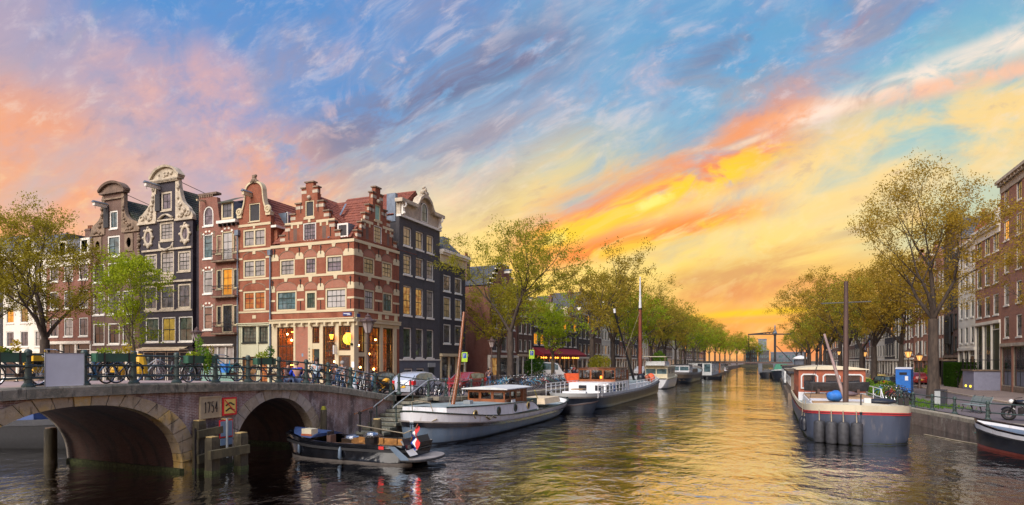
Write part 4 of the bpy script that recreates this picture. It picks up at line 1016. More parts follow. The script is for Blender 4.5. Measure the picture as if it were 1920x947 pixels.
f1.box('brick_panel', U(554.5), U(578), 1.5, 7.0, -.02, .3, 'brick_cafe_pale'); f1.box('brick_panel', -W1, U(510), 1.5, 7.3, -.03, .3, 'brick_brown'); f2.box('brick_panel', V(743), W2, 1.5, 7.3, -.02, .3, 'brick_cafe')
for fc, a, b in ((f1, -W1, 0), (f2, 0, W2)): fc.box('fascia', a, b, 6.98, 7.3, -.03, .3, 'cream'); fc.box('plinth', a, b, 1.4, 2.0, -.06, .3, 'old_stone')
def shopwin(fc, a, b, z0, z1, cols, rows, meet=None):
    return fc.win(a, b, z0, z1, cols, rows, 'glass_clear', 'varnish_dark', fw=.06, sash='sash_dark', sill=0, hole=False, meet=meet, y=.04, name='shop_window')
shopwin(f1, U(520), U(551), 2.0, 6.98, 4, 6, 3)
shopwin(f1, U(586), U(599.5), 5.5, 6.98, 2, 3); f1.box('transom', U(586), U(599.5), 5.0, 5.5, -.03, .25, 'cream')
m = MB().box(U(588), .05, 1.6, U(599.5), .12, 5.0); dr = caf.part('door', m, 'door_green'); 
for z0, z1 in ((2.0, 3.1), (3.3, 4.8)): part('door_panel', MB().box(U(590), .035, z0, U(597.5), .05, z1), 'dark_green', dr)
shopwin(f1, U(606), U(628.5), 2.0, 6.98, 4, 7, 3)
shopwin(f1, U(635.5), U(658), 4.85, 6.98, 4, 3); f1.box('transom', U(635.5), U(658), 4.45, 4.85, -.03, .25, 'cream')
m = MB().box(U(637), .1, 1.6, U(656.5), .16, 4.45); dr = caf.part('door', m, 'door_brown'); m = MB().box(U(640), .085, 2.4, U(653.5), .1, 4.3); part('door_pane', m, 'glass_dark', dr)
shopwin(f2, V(671.5), V(684), 4.7, 6.98, 2, 3); f2.box('transom', V(671.5), V(684), 4.35, 4.7, -.03, .25, 'cream'); shopwin(f2, V(671.5), V(684), 2.0, 4.35, 2, 3)
shopwin(f2, V(689), V(712), 2.0, 6.98, 4, 7, 4); shopwin(f2, V(717.5), V(737), 2.0, 6.98, 4, 7, 4)
# vertical house lettering on the post beside the green door
m = MB()
for k in range(4): z = 4.95 - k * .3; x = U(580.6); m.box(x - .07, -.056, z, x + .07, -.05, z + .045); m.box(x - .07, -.056, z + .1, x + .07, -.05, z + .145); m.box(x - (.07, -.03, .0, -.03)[k], -.056, z, x - (.03, -.07, -.04, -.07)[k], -.05, z + .14)
caf.part('lettering', m, 'sign_black')
m = MB().box(U(566), -.03, 4.35, U(569), -.021, 4.62); caf.part('plaque', m, 'sign_blue')
m = MB().box(U(660), -.07, 3.4, U(665) + .0, -.052, 3.9); caf.part('menu_board', m, 'sign_white')
# the lit room behind the glass
m = MB(); m.box(-W1 + .4, 5.2, 1.5, -.3, 5.3, 7.2); m.box(-W1 + .4, .4, 7.2, -.32, 5.3, 7.3); m.box(-W1 + .4, .4, 1.5, -.32, 5.3, 1.62); caf.part('interior_wall', m, 'brick_ware')
m = MB()
for z in (3.0, 3.7, 4.4, 5.1, 5.8): m.box(-W1 + .6, 4.7, z, -.8, 5.15, z + .06)
caf.part('shelf', m, 'varnish'); 
cols_ = ['cushion', 'glass_gold', 'dark_green', 'boot_red', 'cream']
for q, ck in enumerate(cols_):
    m = MB()
    for k in range(46):
        z = RND.choice((3.06, 3.76, 4.46, 5.16, 5.86)); x = RND.uniform(-W1 + .7, -.9); r = RND.uniform(.04, .09); m.cyl((x, 4.85, z), (x, 4.85, z + RND.uniform(.25, .5)), r, r * .6, 5)
    tag(caf.part('bottle', m, ck), kind='stuff')
m = MB().box(-W1 + 1., 2.9, 1.6, -5.6, 3.4, 2.75); caf.part('bar_counter', m, 'varnish')
bulbs = [(-8.6, 2.0, 5.9), (-7.9, 2.6, 5.7), (-7.4, 1.4, 6.1), (-3.0, 1.2, 3.9), (-2.6, 1.5, 4.1), (-3.3, 2.2, 5.6), (-1.4, 1.6, 5.1), (-1.1, 2.1, 5.35), (-1.7, 2.4, 5.0), (-.9, 3.0, 4.3), (-.8, 4.2, 5.9), (-.7, 5.6, 5.2), (-1.6, 3.4, 6.1), (-5., 2., 6.), (-8.9, 1.2, 4.4), (-7.2, 1.1, 3.2), (-8.1, .9, 6.4), (-3.4, 1., 3.1), (-2.5, .9, 6.3), (-1.3, 3.9, 4.6), (-1.2, 5.3, 4.0), (-1.0, 2.2, 3.4), (-1.4, 4.8, 3.2)]
for x, y, z in bulbs:
    b = caf.part('bulb', MB().ball((x, y, z), .085, 8, 5), 'bulb', smooth=True); part('cord', MB().cyl((x, y, z + .08), (x, y, 7.2), .008, None, 4), 'iron', b)
caf.part('light_strip', MB().box(U(522), 1.4, 3.55, U(549), 1.45, 3.62), 'strip'); caf.part('light_strip', MB().box(U(522), 1.6, 6.6, U(549), 1.65, 6.66), 'strip')
# round hanging lamp and the two wall lanterns outside
m = MB().ball((U(648.5), .42, 5.85), .52, 14, 10); gl_ = caf.part('round_lamp', m, 'lamp_yellow', smooth=True)
m = MB()
for k in range(4): m.ring((U(648.5), .42, 5.85), .53, .012, (cos(k * pi / 4), sin(k * pi / 4), 0), 20, 4)
m.cyl((U(648.5), .42, 6.37), (U(648.5), .42, 6.98), .015); part('cage', m, 'iron', gl_)
for px, py in ((628, 631), (658.5, 628)):
    x = U(px); z = BZ(px, py); ln = caf.part('wall_lantern', MB().lathe([(.1, -.25), (.2, .16)], 6, (x, -.45, z)), 'lamp_orange')
    m = MB().lathe([(.23, .16), (.1, .3), (.03, .4)], 6, (x, -.45, z)); m.lathe([(.04, -.32), (.11, -.25)], 6, (x, -.45, z)); m.tube([(x, .0, z - .75), (x, -.3, z - .65), (x, -.45, z - .32)], .025, 5); m.ball((x + .12, -.12, z - .78), .12, 8, 5); part('bracket', m, 'iron', ln)
m = MB().box(U(632) - .03, -.5, 4.55, U(632) + .03, -.06, 5.3); caf.part('hanging_sign', m, 'sign_white')

# ============ grey brick house with a white crested cornice
gr = House('canal_house', 'grey brick canal house with crested white cornice beside the red corner cafe', FX, 49.6, pi / 2)
G = lambda px: RL(px) - 49.6
GW = 7.75
colsx = [(.72, 2.18), (2.95, 4.4), (5.05, 6.45)]
rowsz = [(15.14, 16.98), (12.36, 14.3), (8.4, 11.26), (4.24, 7.2)]
for r_, (z0, z1) in enumerate(rowsz):
    for c_, (a, b) in enumerate(colsx):
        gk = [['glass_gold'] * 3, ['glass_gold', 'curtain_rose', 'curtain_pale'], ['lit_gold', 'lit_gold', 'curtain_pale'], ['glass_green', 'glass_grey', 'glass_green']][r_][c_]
        gr.win(a, b, z0, z1, 2, 2 if r_ < 1 else 4, gk, 'white_paint', fw=.11, sill=.16, meet=0 if r_ < 1 else 1, y=.1)
for a, b in ((.8, 2.3), (3.0, 4.5)): gr.win(a, b, 2.3, 3.2, 2, 1, 'glass_dark', 'white_paint', fw=.1, sill=0)
gr.wall([(0, 1.2), (GW, 1.2), (GW, 17.8), (0, 17.8)], 'brick_grey', .4, .24)
gr.box('base_render', .02, GW, 1.2, 2.28, -.03, .1, 'grey_render'); gr.box('base_render', .02, GW, 3.24, 4.0, -.03, .1, 'grey_render')
for a, b in ((.02, .8), (2.3, 3.0), (4.5, GW)): gr.box('base_render', a, b, 2.28, 3.24, -.03, .1, 'grey_render')
gr.box('string_course', 0, GW, 4.0, 4.12, -.1, .1, 'white_paint')
gr.box('door', 5.4, 6.4, 1.5, 3.6, -.06, .05, 'door_green'); gr.box('door_frame', 5.2, 6.6, 3.3, 3.75, -.14, -.03, 'bin_grey')
gr.box('frieze', 0.06, GW - .06, 17.8, 19.1, -.08, .4, 'gable_stone'); gr.box('string_course', -.05, GW + .05, 17.74, 17.96, -.2, .3, 'white_paint')
cx = GW / 2 + .4
pr_ = [(-.25, 19.1), (cx - 1.7, 19.1), (cx - 1.45, 19.35), (cx - 1.1, 19.95), (cx - .5, 20.35), (cx, 20.45), (cx + .5, 20.35), (cx + 1.1, 19.95), (cx + 1.45, 19.35), (cx + 1.7, 19.1), (GW + .25, 19.1)]
m = MB(); up = [(x, z + .34) for x, z in pr_]
m.plate(pr_ + up[::-1], [], -.5, .35, back=True); gr.part('cornice', m, 'gable_stone')
m = MB().plate([(x, z) for x, z in pr_[1:-1]], [], -.1, .3); gr.part('pediment', m, 'gable_stone')
gr.win(cx - .62, cx + .62, 18.0, 19.95, 2, 2, 'glass_teal', 'white_paint', fw=.09, hole=False, arch=.6, y=-.2, sill=0, pane_each=False)
for xx in (.35, GW - .35):
    m = MB(); m.ring((xx, -.34, 18.85), .2, .09, (1, 0, 0), 14, 6); m.box(xx - .16, -.3, 17.96, xx + .16, -.08, 19.1); m.ball((xx, -.32, 18.1), .16, 8, 5); gr.part('console', m, 'white_paint', smooth=40)
m = MB()
for dx, zz, r in ((0, 21.3, .28), (-.38, 21.0, .26), (.38, 21.0, .26), (-.62, 20.6, .2), (.62, 20.6, .2), (0, 20.9, .3), (-.2, 21.5, .14), (.2, 21.5, .14), (0, 21.62, .12)): m.ball((cx + dx, -.2, zz - .05), r, 9, 6, 1.)
gr.part('crest', m, 'gable_stone', smooth=True)
gr.part('side_wall', MB().box(.03, .38, 1., GW - .03, 9, 17.9), 'side_render'); gr.roof(.0, GW, .6, 9., 17.9, 21.1, 'tile_red', 'y')
gr.part('gutter_side', MB().box(-.05, .42, 17.3, .35, 1.4, 20.), 'lead')

# ============ narrow dark grey house with a cream corner shop front
dk = House('canal_house', 'narrow dark grey house with cream shop front at the side street corner', FX, 57.4, pi / 2)
DW = 5.9
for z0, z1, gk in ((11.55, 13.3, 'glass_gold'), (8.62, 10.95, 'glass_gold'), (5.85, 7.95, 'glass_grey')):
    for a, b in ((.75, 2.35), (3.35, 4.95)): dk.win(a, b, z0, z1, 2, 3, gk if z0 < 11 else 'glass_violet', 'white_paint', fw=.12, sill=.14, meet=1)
dk.wall([(0, 4.6), (DW, 4.6), (DW, 14.6), (0, 14.6)], 'brick_dark', .4)
dk.box('frieze', 0, DW, 14.6, 15.6, -.08, .4, 'cream'); m = MB().box(-.1, -.55, 15.6, DW + .3, .4, 15.9); m.box(-.06, -.35, 15.4, DW + .2, .2, 15.6); dk.part('cornice', m, 'white_wall'); dk.box('string_course', 0, DW, 14.5, 14.66, -.14, .1, 'cream')
dk.box('shop_cornice', -.1, DW + .15, 4.45, 4.75, -.35, .2, 'cream')
for a, b in ((-.02, .3), (1.9, 2.1), (3.55, 3.8), (DW - .35, DW + .02)): dk.box('post', a, b, 1.4, 4.45, -.08, .3, 'cream')
for a, b in ((.3, 1.9), (2.1, 3.55), (3.8, DW - .35)): dk.win(a, b, 1.9, 4.45, 2, 3, 'glass_dark', 'cream', fw=.06, hole=False, sill=0)
dk.box('transom', 3.8, DW - .35, 3.5, 3.7, -.1, .1, 'cream'); dk.box('plinth', 0, DW, 1.2, 1.9, -.03, .3, 'old_stone')
nm = dk.box('name_plate', 4.3, 5.4, 5.0, 5.25, -.06, 0, 'sign_navy'); part('lettering', MB().box(4.5, -.066, 5.1, 5.2, -.059, 5.15), 'sign_white', nm)
dk.part('side_wall', MB().box(.0, .38, 1, DW, 9, 14.6), 'brick_brown'); 
dk.part('roof', MB().add([(-.1, .2, 15.9), (DW + .2, .2, 15.9), (DW - 1.2, 2.2, 18.1), (1., 2.2, 18.1), (-.1, 9, 15.9), (DW + .2, 9, 15.9), (DW - 1.2, 7, 18.1), (1., 7, 18.1)], [(0, 1, 2, 3), (1, 5, 6, 2), (5, 4, 7, 6), (4, 0, 3, 7), (3, 2, 6, 7)]), 'tile_slate')
dk.part('dormer', MB().box(1.6, .5, 16.2, 2.9, 2.4, 17.6), 'lead')
# ============ bell gable house
def curve(pts, n=5):
    """Catmull-Rom through points"""
    o = []
    for i in range(len(pts) - 1):
        p0, p1, p2, p3 = pts[max(0, i - 1)], pts[i], pts[i + 1], pts[min(len(pts) - 1, i + 2)]
        for k in range(n):
            t = k / n; o.append(tuple(.5 * (2 * b + (c - a) * t + (2 * a - 5 * b + 4 * c - d) * t * t + (3 * b - a - 3 * c + d) * t ** 3) for a, b, c, d in zip(p0, p1, p2, p3)))
    return o + [pts[-1]]
BX0 = -45.62
be = House('canal_house', 'slim red brick house with cream bell gable left of the corner cafe', BX0, FY, 0)
BW = 45.62 - 41.72
for z0, z1, gk, g2 in ((14.45, 16.1, 'curtain_pale', None), (11.6, 13.3, 'curtain_pale', None), (8.6, 10.4, 'lit_orange', None)):
    be.win(.55, BW - .62, z0, z1, 4, 2 if z0 > 14 else 3, gk, 'cream', fw=.16, sill=.0, mullion=True, meet=0 if z0 > 14 else 1)
be.win(1.28, 2.6, 16.75, 18.45, 1, 1, 'shutter_dark', 'cream', fw=.1, solid=True, name='hoist_door', sill=.06)
cx = BW / 2 - .02
half = [(1.95, 17.35), (1.75, 17.42), (1.42, 17.75), (1.15, 18.4), (1.02, 19.2), (.98, 19.6), (.78, 20.0), (.4, 20.25), (0, 20.32)]
rt = curve([(cx + x, z) for x, z in half]); lt = [(2 * cx - x, z) for x, z in rt[::-1]]
be.wall([(0, 7.35), (BW, 7.35), (BW, 17.3)] + rt + lt[1:] + [(0, 17.3)], 'brick_cafe', .4)
m = MB(); inn = lambda p, k: (cx + (p[0] - cx) * k, 17.0 + (p[1] - 17.0) * (k if p[1] > 19.8 else 1))
edge = rt + lt[1:]
m.loft([[(x, -.12, z), (x + (.0 if abs(x - cx) < .5 else (.1 if x > cx else -.1)), -.12, z + .16), (x + (.1 if x > cx else -.1), .4, z + .16), (x, .4, z)] for x, z in edge], True, True, True); be.part('gable_moulding', m, 'cream')
for sg_ in (-1, 1):
    m = MB(); m.ring((cx + sg_ * 1.72, -.1, 17.75), .26, .13, (0, 1, 0), 14, 6); m.ball((cx + sg_ * 1.72, -.1, 17.75), .15, 8, 5); m.box(cx + sg_ * 1.45, -.14, 17.2, cx + sg_ * 2.0, .3, 17.45); be.part('scroll', m, 'cream')
m = MB()
for dx, z, r in ((0, 20.5, .28), (-.3, 20.4, .18), (.3, 20.4, .18), (0, 20.8, .2), (-.12, 20.95, .12), (.16, 20.95, .14)): m.ball((cx + dx, .0, z), r, 8, 5)
be.part('crest', m, 'old_stone', smooth=True); be.hoist(cx - .35, 19.2, 1.0, .24, 'cream')
be.box('stone_band', 0, BW, 16.35, 16.58, -.05, .1, 'cream'); be.box('stone_band', 0.1, BW, 14.05, 14.25, -.05, .1, 'cream'); be.box('stone_band', 0, BW, 11.38, 11.54, -.04, .1, 'cream'); be.box('stone_band', 0, BW, 8.38, 8.54, -.04, .1, 'cream')
for z in (13.42, 10.5):
    for a, b in ((0, .5), (BW - .58, BW)): be.box('stone_band', a, b, z - .1, z + .06, -.04, .1, 'cream')
    pts = [(cx + 1.35 * cos(t), z + .05 + .55 * sin(t)) for t in fr(0, pi, 12)]; m = MB().plate(pts, [], -.004, .03); be.part('tympanum', m, 'brick_cafe')
    m = MB().loft([[(x, -.03, zz), (x * 1.0 + (x - cx) * .04, -.03, zz + .06)] for x, zz in pts]); be.part('arch_moulding', m, 'old_stone')
for z in (14.06, 11.38): be.box('keystone', cx - .18, cx + .18, z - .3, z, -.05, .1, 'cream')
be.box('keystone', cx - .12, cx + .12, 16.12, 16.36, -.05, .1, 'cream'); be.box('tablet', cx - .22, cx + .22, 7.85, 8.15, -.03, .1, 'cream')
be.box('front_cornice', -.02, BW, 7.2, 7.36, -.18, .2, 'cream_green'); be.box('front_cornice', -.04, BW, 7.36, 7.44, -.26, .2, 'cream_green')
be.win(.45, 2.15, 5.65, 7.1, 4, 4, 'glass_green', 'sash_dark', fw=.06, sill=.1); be.win(2.5, 3.55, 5.65, 7.1, 3, 4, 'glass_green', 'sash_dark', fw=.06, sill=.1)
be.win(.45, 2.15, 2.0, 4.35, 2, 3, 'lit_warm_dark', 'varnish_dark', fw=.07, sill=0, y=.09); be.win(2.6, 3.5, 2.0, 4.35, 2, 3, 'lit_orange', 'varnish_dark', fw=.07, sill=0, y=.09)
be.wall([(0, 1.4), (BW, 1.4), (BW, 7.2), (0, 7.2)], 'cream_green', .4, name='shop_front')
for a in (0.02, 2.2, BW - .3): be.box('pilaster', a, a + .26, 1.4, 7.2, -.05, .1, 'cream_green')
be.part('side_wall', MB().box(0.02, .38, 1., BW + .4, 10, 16.2), 'brick_cafe'); be.roof(0, BW + .3, .42, 10, 16.2, 19.1, 'tile_red', 'y')
m = MB().box(BW - .55, 1.5, 16.2, BW + .5, 3.6, 17.7); dd = be.part('dormer', m, 'lead')
dw = part('dormer_window', MB().plate([(1.5, 16.25), (3.6, 16.25), (3.6, 17.75), (1.5, 17.75)], [[(1.65, 16.4), (3.45, 16.4), (3.45, 17.55), (1.65, 17.55)]], -.05, .1, .06), 'white_paint', dd, loc=(BW + .5, 0, 0), rot=(0, 0, pi / 2)); part('pane', MB().quad((1.6, .02, 16.35), (3.5, .02, 16.35), (3.5, .02, 17.6), (1.6, .02, 17.6)), 'glass_dark', dw)
be.box('gutter', BW - .02, BW + .62, 16.05, 16.25, -.0, 8, 'white_paint')
be.chimney(BW + .4, 5.2, 17., 19.8, 2.0, .7, 5)
part('gutter_pipe', MB().tube([(.02, -.16, 15.8), (.02, -.16, 2.)], .06, 8), 'lead', be.e, loc=(0, 0, -ZG)); be.box('hopper', -.22, .22, 15.6, 16.1, -.3, -.02, 'lead')

# ============ rose brick house with iron balconies
rx0 = -50.72; RW = 50.72 - 45.64
rh = House('canal_house', 'rose brick house with stacked iron balconies and one amber lit door', rx0, FY, 0)
a_, b_ = BL(381) - rx0, BL(398.5) - rx0
rh.win(a_, b_ + .1, 16.85, 18.75, 1, 2, 'glass_violet', 'white_paint', fw=.14, arch=.75, pane_each=False, sill=.12)
dcx = (BL(411) + BL(441)) / 2 - rx0; dw_ = .68
for k, (z0, z1) in enumerate(((13.75, 16.05), (10.4, 12.6), (6.95, 9.2))):
    rh.win(a_, b_, z0, z1, 1, 3, ('glass_teal', 'curtain_pale', 'curtain_rose')[k], 'white_paint', fw=.1, sill=.14, meet=1)
    zb = z0 - .35
    rh.win(dcx - dw_, dcx + dw_, zb, z1 + .1, 2, 3, ('curtain_white', 'lit_amber', 'glass_dark')[k], 'cream', fw=.12, sill=0, name='balcony_door')
    for sg_ in (-1, 1): rh.win(*sorted((dcx + sg_ * (dw_ + .05), dcx + sg_ * (dw_ + .72))), z0 + .35, z1 - .15 + (.15 if k else 0), 1, 3, ('curtain_rose', 'glass_dark', 'glass_dark')[k], 'cream', fw=.1, sill=.1)
    bal = rh.part('balcony', MB().box(dcx - 1.5, -.55, zb - .16, dcx + 1.5, .1, zb - .02), 'old_stone'); m = MB()
    for z in (zb + .0, zb + .62, zb + .95): m.tube([(dcx - 1.45, 0, z), (dcx - 1.45, -.5, z), (dcx + 1.45, -.5, z), (dcx + 1.45, 0, z)], .02, 5)
    for i in range(25): x = dcx - 1.45 + i * 2.9 / 24; m.cyl((x, -.5, zb), (x, -.5, zb + .95), .012, None, 4)
    for i in range(6): m.ring((dcx - 1.2 + i * .48, -.5, zb + .78), .13, .012, (0, 1, 0), 10, 4)
    part('balustrade', m, 'iron', bal)
    for x0, x1 in ((a_, b_),) + (((dcx - dw_, dcx + dw_),) if k == 0 else ()):
        cxx, hw = (x0 + x1) / 2, (x1 - x0) / 2; zt = z1 + (.1 if x0 > b_ else 0)
        for i in range(7):
            t0, t1 = pi * (i / 7) * .76 + .377, pi * ((i + 1) / 7) * .76 + .377; q = lambda t, r: (cxx + hw * 1.25 * cos(t) * r, zt - .25 + (.62) * sin(t) * r + .02)
            m = MB().plate([q(t0, .72), q(t1, .72), q(t1, 1.), q(t0, 1.)], [], -.03 - .005 * (i % 2), .05); rh.part('arch_stone', m, 'brick_cafe_pale' if i % 2 else 'white_wall')
    for x in (a_ - .22, b_ + .22): rh.box('quoin', x - .1, x + .1, z1 - .35, z1 + .25, -.02, .05, 'old_stone')
sp = b_ + .55
rh.wall([(0, 6.3), (RW, 6.3), (RW, 16.85), (sp + .5, 16.85), (sp + .3, 17.6), (sp, 19.5), (.2, 19.9), (0, 19.8)], 'brick_rose', .4)
rh.box('coping', -.02, sp + .05, 19.8, 20.0, -.1, .5, 'cornice_brown')
m = MB()
for i in range(8): m.box(.15 + i * .23, -.08, 19.62, .27 + i * .23, .02, 19.8)
rh.part('corbel_row', m, 'old_stone')
m = MB().beam((a_ + .2, .2, 19.3), (a_ + .45, -1.1, 19.1), .14, .16); bm_ = rh.part('hoist_beam', m, 'cream'); part('hook', MB().cyl((a_ - .1, -.3, 19.4), (a_ - .1, -.3, 18.2), .03), 'cream', bm_)
rh.box('gutter', sp + .35, RW + .0, 16.85, 17.12, -.4, .3, 'white_paint')
m = MB()
for i in range(5): m.box(sp + .5 + i * .55, -.3, 16.6, sp + .62 + i * .55, .0, 16.85)
rh.part('bracket', m, 'iron')
m = MB().add([(sp, .3, 17.1), (RW, .3, 17.1), (RW, 1.8, 19.5), (sp, 1.8, 19.5)], [(0, 1, 2, 3)]); m.box(0.1, .4, 1., RW, 9, 17.); m.box(0, 1.8, 17, RW, 9, 19.5); rh.part('side_wall', m, 'side_render')
m = MB().box(sp + .75, -.05, 17.2, sp + 2.2, 1.6, 18.9); dm = rh.part('dormer', m, 'lead'); rh.win(sp + .75, sp + 2.2, 17.25, 18.85, 2, 2, 'glass_grey', 'cream', fw=.16, hole=False, y=-.14, sill=.06, pane_each=False)
rh.part('dormer_roof', MB().add([(sp + .5, -.35, 18.85), (sp + 2.45, -.35, 18.85), (sp + 2.35, 1.5, 19.7), (sp + .7, 1.5, 19.7), (sp + .5, -.35, 18.75), (sp + 2.45, -.35, 18.75)], [(0, 1, 2, 3), (0, 4, 5, 1)]), 'tile_green')
rh.box('fascia', 0, RW, 5.55, 6.3, -.08, .3, 'black_paint'); rh.box('fascia', 0, RW - .5, 5.4, 5.55, -.22, .1, 'white_wall')
rh.box('post', RW - .55, RW, 1.4, 5.55, -.06, .3, 'black_paint'); rh.box('post', 0, .35, 1.4, 5.4, -.04, .3, 'black_paint')
for i in range(4): x = .4 + i * 1.03; rh.win(x, x + .98, 3.55, 5.35, 1, 1, 'curtain_pale' if i else 'glass_grey', 'white_paint', fw=.06, hole=False, sill=0, y=.0); m = MB().ball((x + .49, -.02, 4.4), .14, 6, 4); 
rh.box('shop_panel', .35, RW - .55, 1.4, 3.5, -.01, .3, 'teal_panel')
m = MB()
for i in range(18): m.box(.5 + i * .21, -.03, 1.9, .53 + i * .21, -.009, 3.2)
rh.part('panel_batten', m, 'bin_grey')

# ============ tall black neck gable house
kx0 = -59.05; KW = 59.05 - 51.55
bk = House('canal_house', 'tall black house with white neck gable scrolls and arched crown', kx0, FY, 0)
kc = (BL(312)) - kx0
def K(px): return BL(px) - kx0
bk.win(kc - .75, kc + .75, 18.85, 20.75, 2, 2, 'glass_violet', 'gable_stone', fw=.2, sill=.1); 
bk.win(kc - .98, kc + .98, 15.85, 17.75, 3, 4, 'curtain_pale', 'gable_stone', fw=.22, meet=1, sill=.1)
for k, (z0, z1, gl_) in enumerate(((12.7, 14.7, 'curtain_pale'), (9.1, 11.5, 'glass_grey'), (5.85, 8.3, 'curtain_yellow'))):
    for j, c_ in enumerate((kc - 2.35, kc, kc + 2.35)):
        w = .88 if (k < 2 and j != 1) else .95
        cc = c_ + (.3 if k == 2 else .1)
        bk.win(cc - w, cc + w, z0 + (-.1 if j == 1 and k < 1 else 0), z1 + (.15 if j == 1 and k < 1 else 0), 3 if k == 0 else 2, 4 if k == 0 else 2, gl_ if not (k == 2 and j != 1) else 'glass_green', 'gable_stone' if k < 2 else 'white_paint', fw=.17 if k < 2 else .11, meet=1 if k == 0 else 0, sill=.12)
        if k < 2: bk.box('window_cornice', cc - w - .25, cc + w + .25, z1 + .2, z1 + .38, -.16, .05, 'gable_stone')
hw = 1.62
half = [(3.05, 17.95)]
bk.wall([(0, 1.4), (KW, 1.4), (KW, 17.8), (kc + hw, 17.8), (kc + hw, 21.7), (kc - hw, 21.7), (kc - hw, 17.8), (0, 17.8)], 'black_render', .4)
for sg_ in (-1, 1):
    ed = KW - kc if sg_ > 0 else kc
    prof = curve([(hw - .25, 21.75), (hw + .15, 21.75), (hw + .3, 20.9), (hw + .75, 19.6), (hw + 1.55, 18.9), (ed - .3, 18.6), (ed + .05, 18.25), (ed + .1, 17.85)], 4)
    poly = [(hw - .25, 17.85)] + prof; poly = [(kc + sg_ * x, z) for x, z in poly]
    m = MB().plate(poly, [], -.1, .3); wing = bk.part('gable_scroll', m, 'gable_stone')
    m = MB()
    for i in range(26):
        t = RND.random(); z = 18.1 + 3.2 * t ** 1.6; xm = hw + .15 + (ed - hw - .5) * max(0, 1 - (z - 18.0) / 1.9) * RND.random(); m.ball((kc + sg_ * xm, -.12, z), RND.uniform(.08, .2), 7, 4, 1.2)
    m.ring((kc + sg_ * (ed - .45), -.13, 18.35), .22, .08, (0, 1, 0), 12, 5); m.ring((kc + sg_ * (hw + .15), -.13, 21.1), .17, .07, (0, 1, 0), 12, 5); part('carving', m, 'gable_stone', wing, smooth=True)
    bk.box('gable_base', *sorted((kc + sg_ * (hw - .3), kc + sg_ * (ed + .15))), 17.68, 17.88, -.2, .3, 'gable_stone')
    ox = kc + sg_ * 2.55 + (0.1 if sg_ > 0 else 0.); m = MB(); m.ring((0, 0, 0), .62, .2, (0, 1, 0), 20, 6); m.v = [(x * .8 + ox, y * .5 - .04, z * 1.25 + 16.35) for x, y, z in m.v]
    for k in range(8): a = k * pi / 4; m.ball((ox + .68 * cos(a), -.06, 16.35 + .98 * sin(a)), .16, 7, 4)
    ov = bk.part('oval_window', m, 'gable_stone', smooth=True); m = MB().plate([(ox + .44 * cos(t), 16.35 + .68 * sin(t)) for t in fr(0, 2 * pi, 20)[:-1]], [], -.02, .02); part('pane', m, 'glass_violet', ov); part('sash', MB().box(ox - .02, -.04, 15.7, ox + .02, -.021, 17.), 'sash_dark', ov)
pd = [(kc + x, z) for x, z in curve([(-2.0, 22.0), (-1.75, 22.3), (-1.1, 22.85), (0, 23.1), (1.1, 22.85), (1.75, 22.3), (2.0, 22.0)], 4)]
m = MB().plate(pd, [], -.12, .4); cr = bk.part('crown_pediment', m, 'gable_stone')
m = MB().loft([[(x, -.35, z), (x * 1. + (x - kc) * .06, -.4, z + .2), (x + (x - kc) * .06, .4, z + .2), (x, .4, z)] for x, z in pd], True, True, True); part('moulding', m, 'gable_stone', cr)
m = MB().box(kc - 1.95, -.32, 21.85, kc + 1.95, .4, 22.0); m.box(kc - 1.75, -.2, 21.65, kc + 1.75, .3, 21.85)
for i in range(20): x = kc - 1.75 + i * .184; m.box(x - .045, -.3, 21.74, x + .045, -.19, 21.85)
part('dentil_band', m, 'gable_stone', cr); m = MB()
for i in range(12): m.ball((kc + RND.uniform(-1.1, 1.1), -.13, 22.15 + RND.uniform(0, .45)), .13, 6, 4)
part('carving', m, 'gable_stone', cr, smooth=True)
bk.hoist(kc - 1.0, 21.2, 1.5, .3); bk.box('shutter', kc - 1.5, kc - .8, 18.9, 20.6, -.12, -.05, 'shutter_dark')
m = MB()
for x0, z0, x1, z1 in ((-.1, 18.5, .95, 18.05), (.1, 18.5, -.95, 18.05)): m.tube([(kc + x0, -.08, z0), (kc + (x0 + x1) / 2, -.12, (z0 + z1) / 2 + .08), (kc + x1, -.08, z1)], [.06, .13, .16], 7)
bk.part('festoon', m, 'gable_stone', smooth=True)
m = MB(); m.tube([(kc - .9, -.06, 15.5), (kc - .75, -.1, 15.15), (kc, -.14, 14.9), (kc + .75, -.1, 15.15), (kc + .9, -.06, 15.5)], [.07, .1, .15, .1, .07], 7); m.cyl((kc - .95, -.05, 15.65), (kc - .95, -.05, 14.9), .07); m.cyl((kc + .95, -.05, 15.65), (kc + .95, -.05, 14.9), .07); bk.part('festoon', m, 'gable_stone', smooth=True)
bk.box('window_cornice', kc - 1.15, kc + 1.15, 17.82, 17.98, -.16, .05, 'gable_stone'); bk.box('string_course', kc - 3., KW, 8.85, 9., -.12, .1, 'gable_stone')
m = MB().box(kc - .75, -.04, 12.0, kc + .95, .02, 12.5); 
for k in range(9): m.ball((kc + .1 + (k - 4) * .18, -.05, 12.25 + .06 * (k % 2)), .1, 6, 4)
bk.part('carving', m, 'gable_stone', smooth=40)
bk.box('shop_awning', .5, KW - .6, 5.0, 5.15, -1.0, .1, 'awning_cream'); bk.part('awning_slope', MB().add([(.5, -.02, 5.35), (KW - .6, -.02, 5.35), (KW - .6, -1.1, 4.95), (.5, -1.1, 4.95)], [(0, 3, 2, 1)]), 'awning_cream')
for i in range(4): x = .6 + i * 1.7; bk.win(x, x + 1.55, 1.7, 4.85, 1, 2, 'glass_dark', 'white_wall', fw=.09, hole=False, sill=0, y=-.03)
bk.box('string_course', 0, KW, 5.38, 5.52, -.1, .1, 'black_paint')
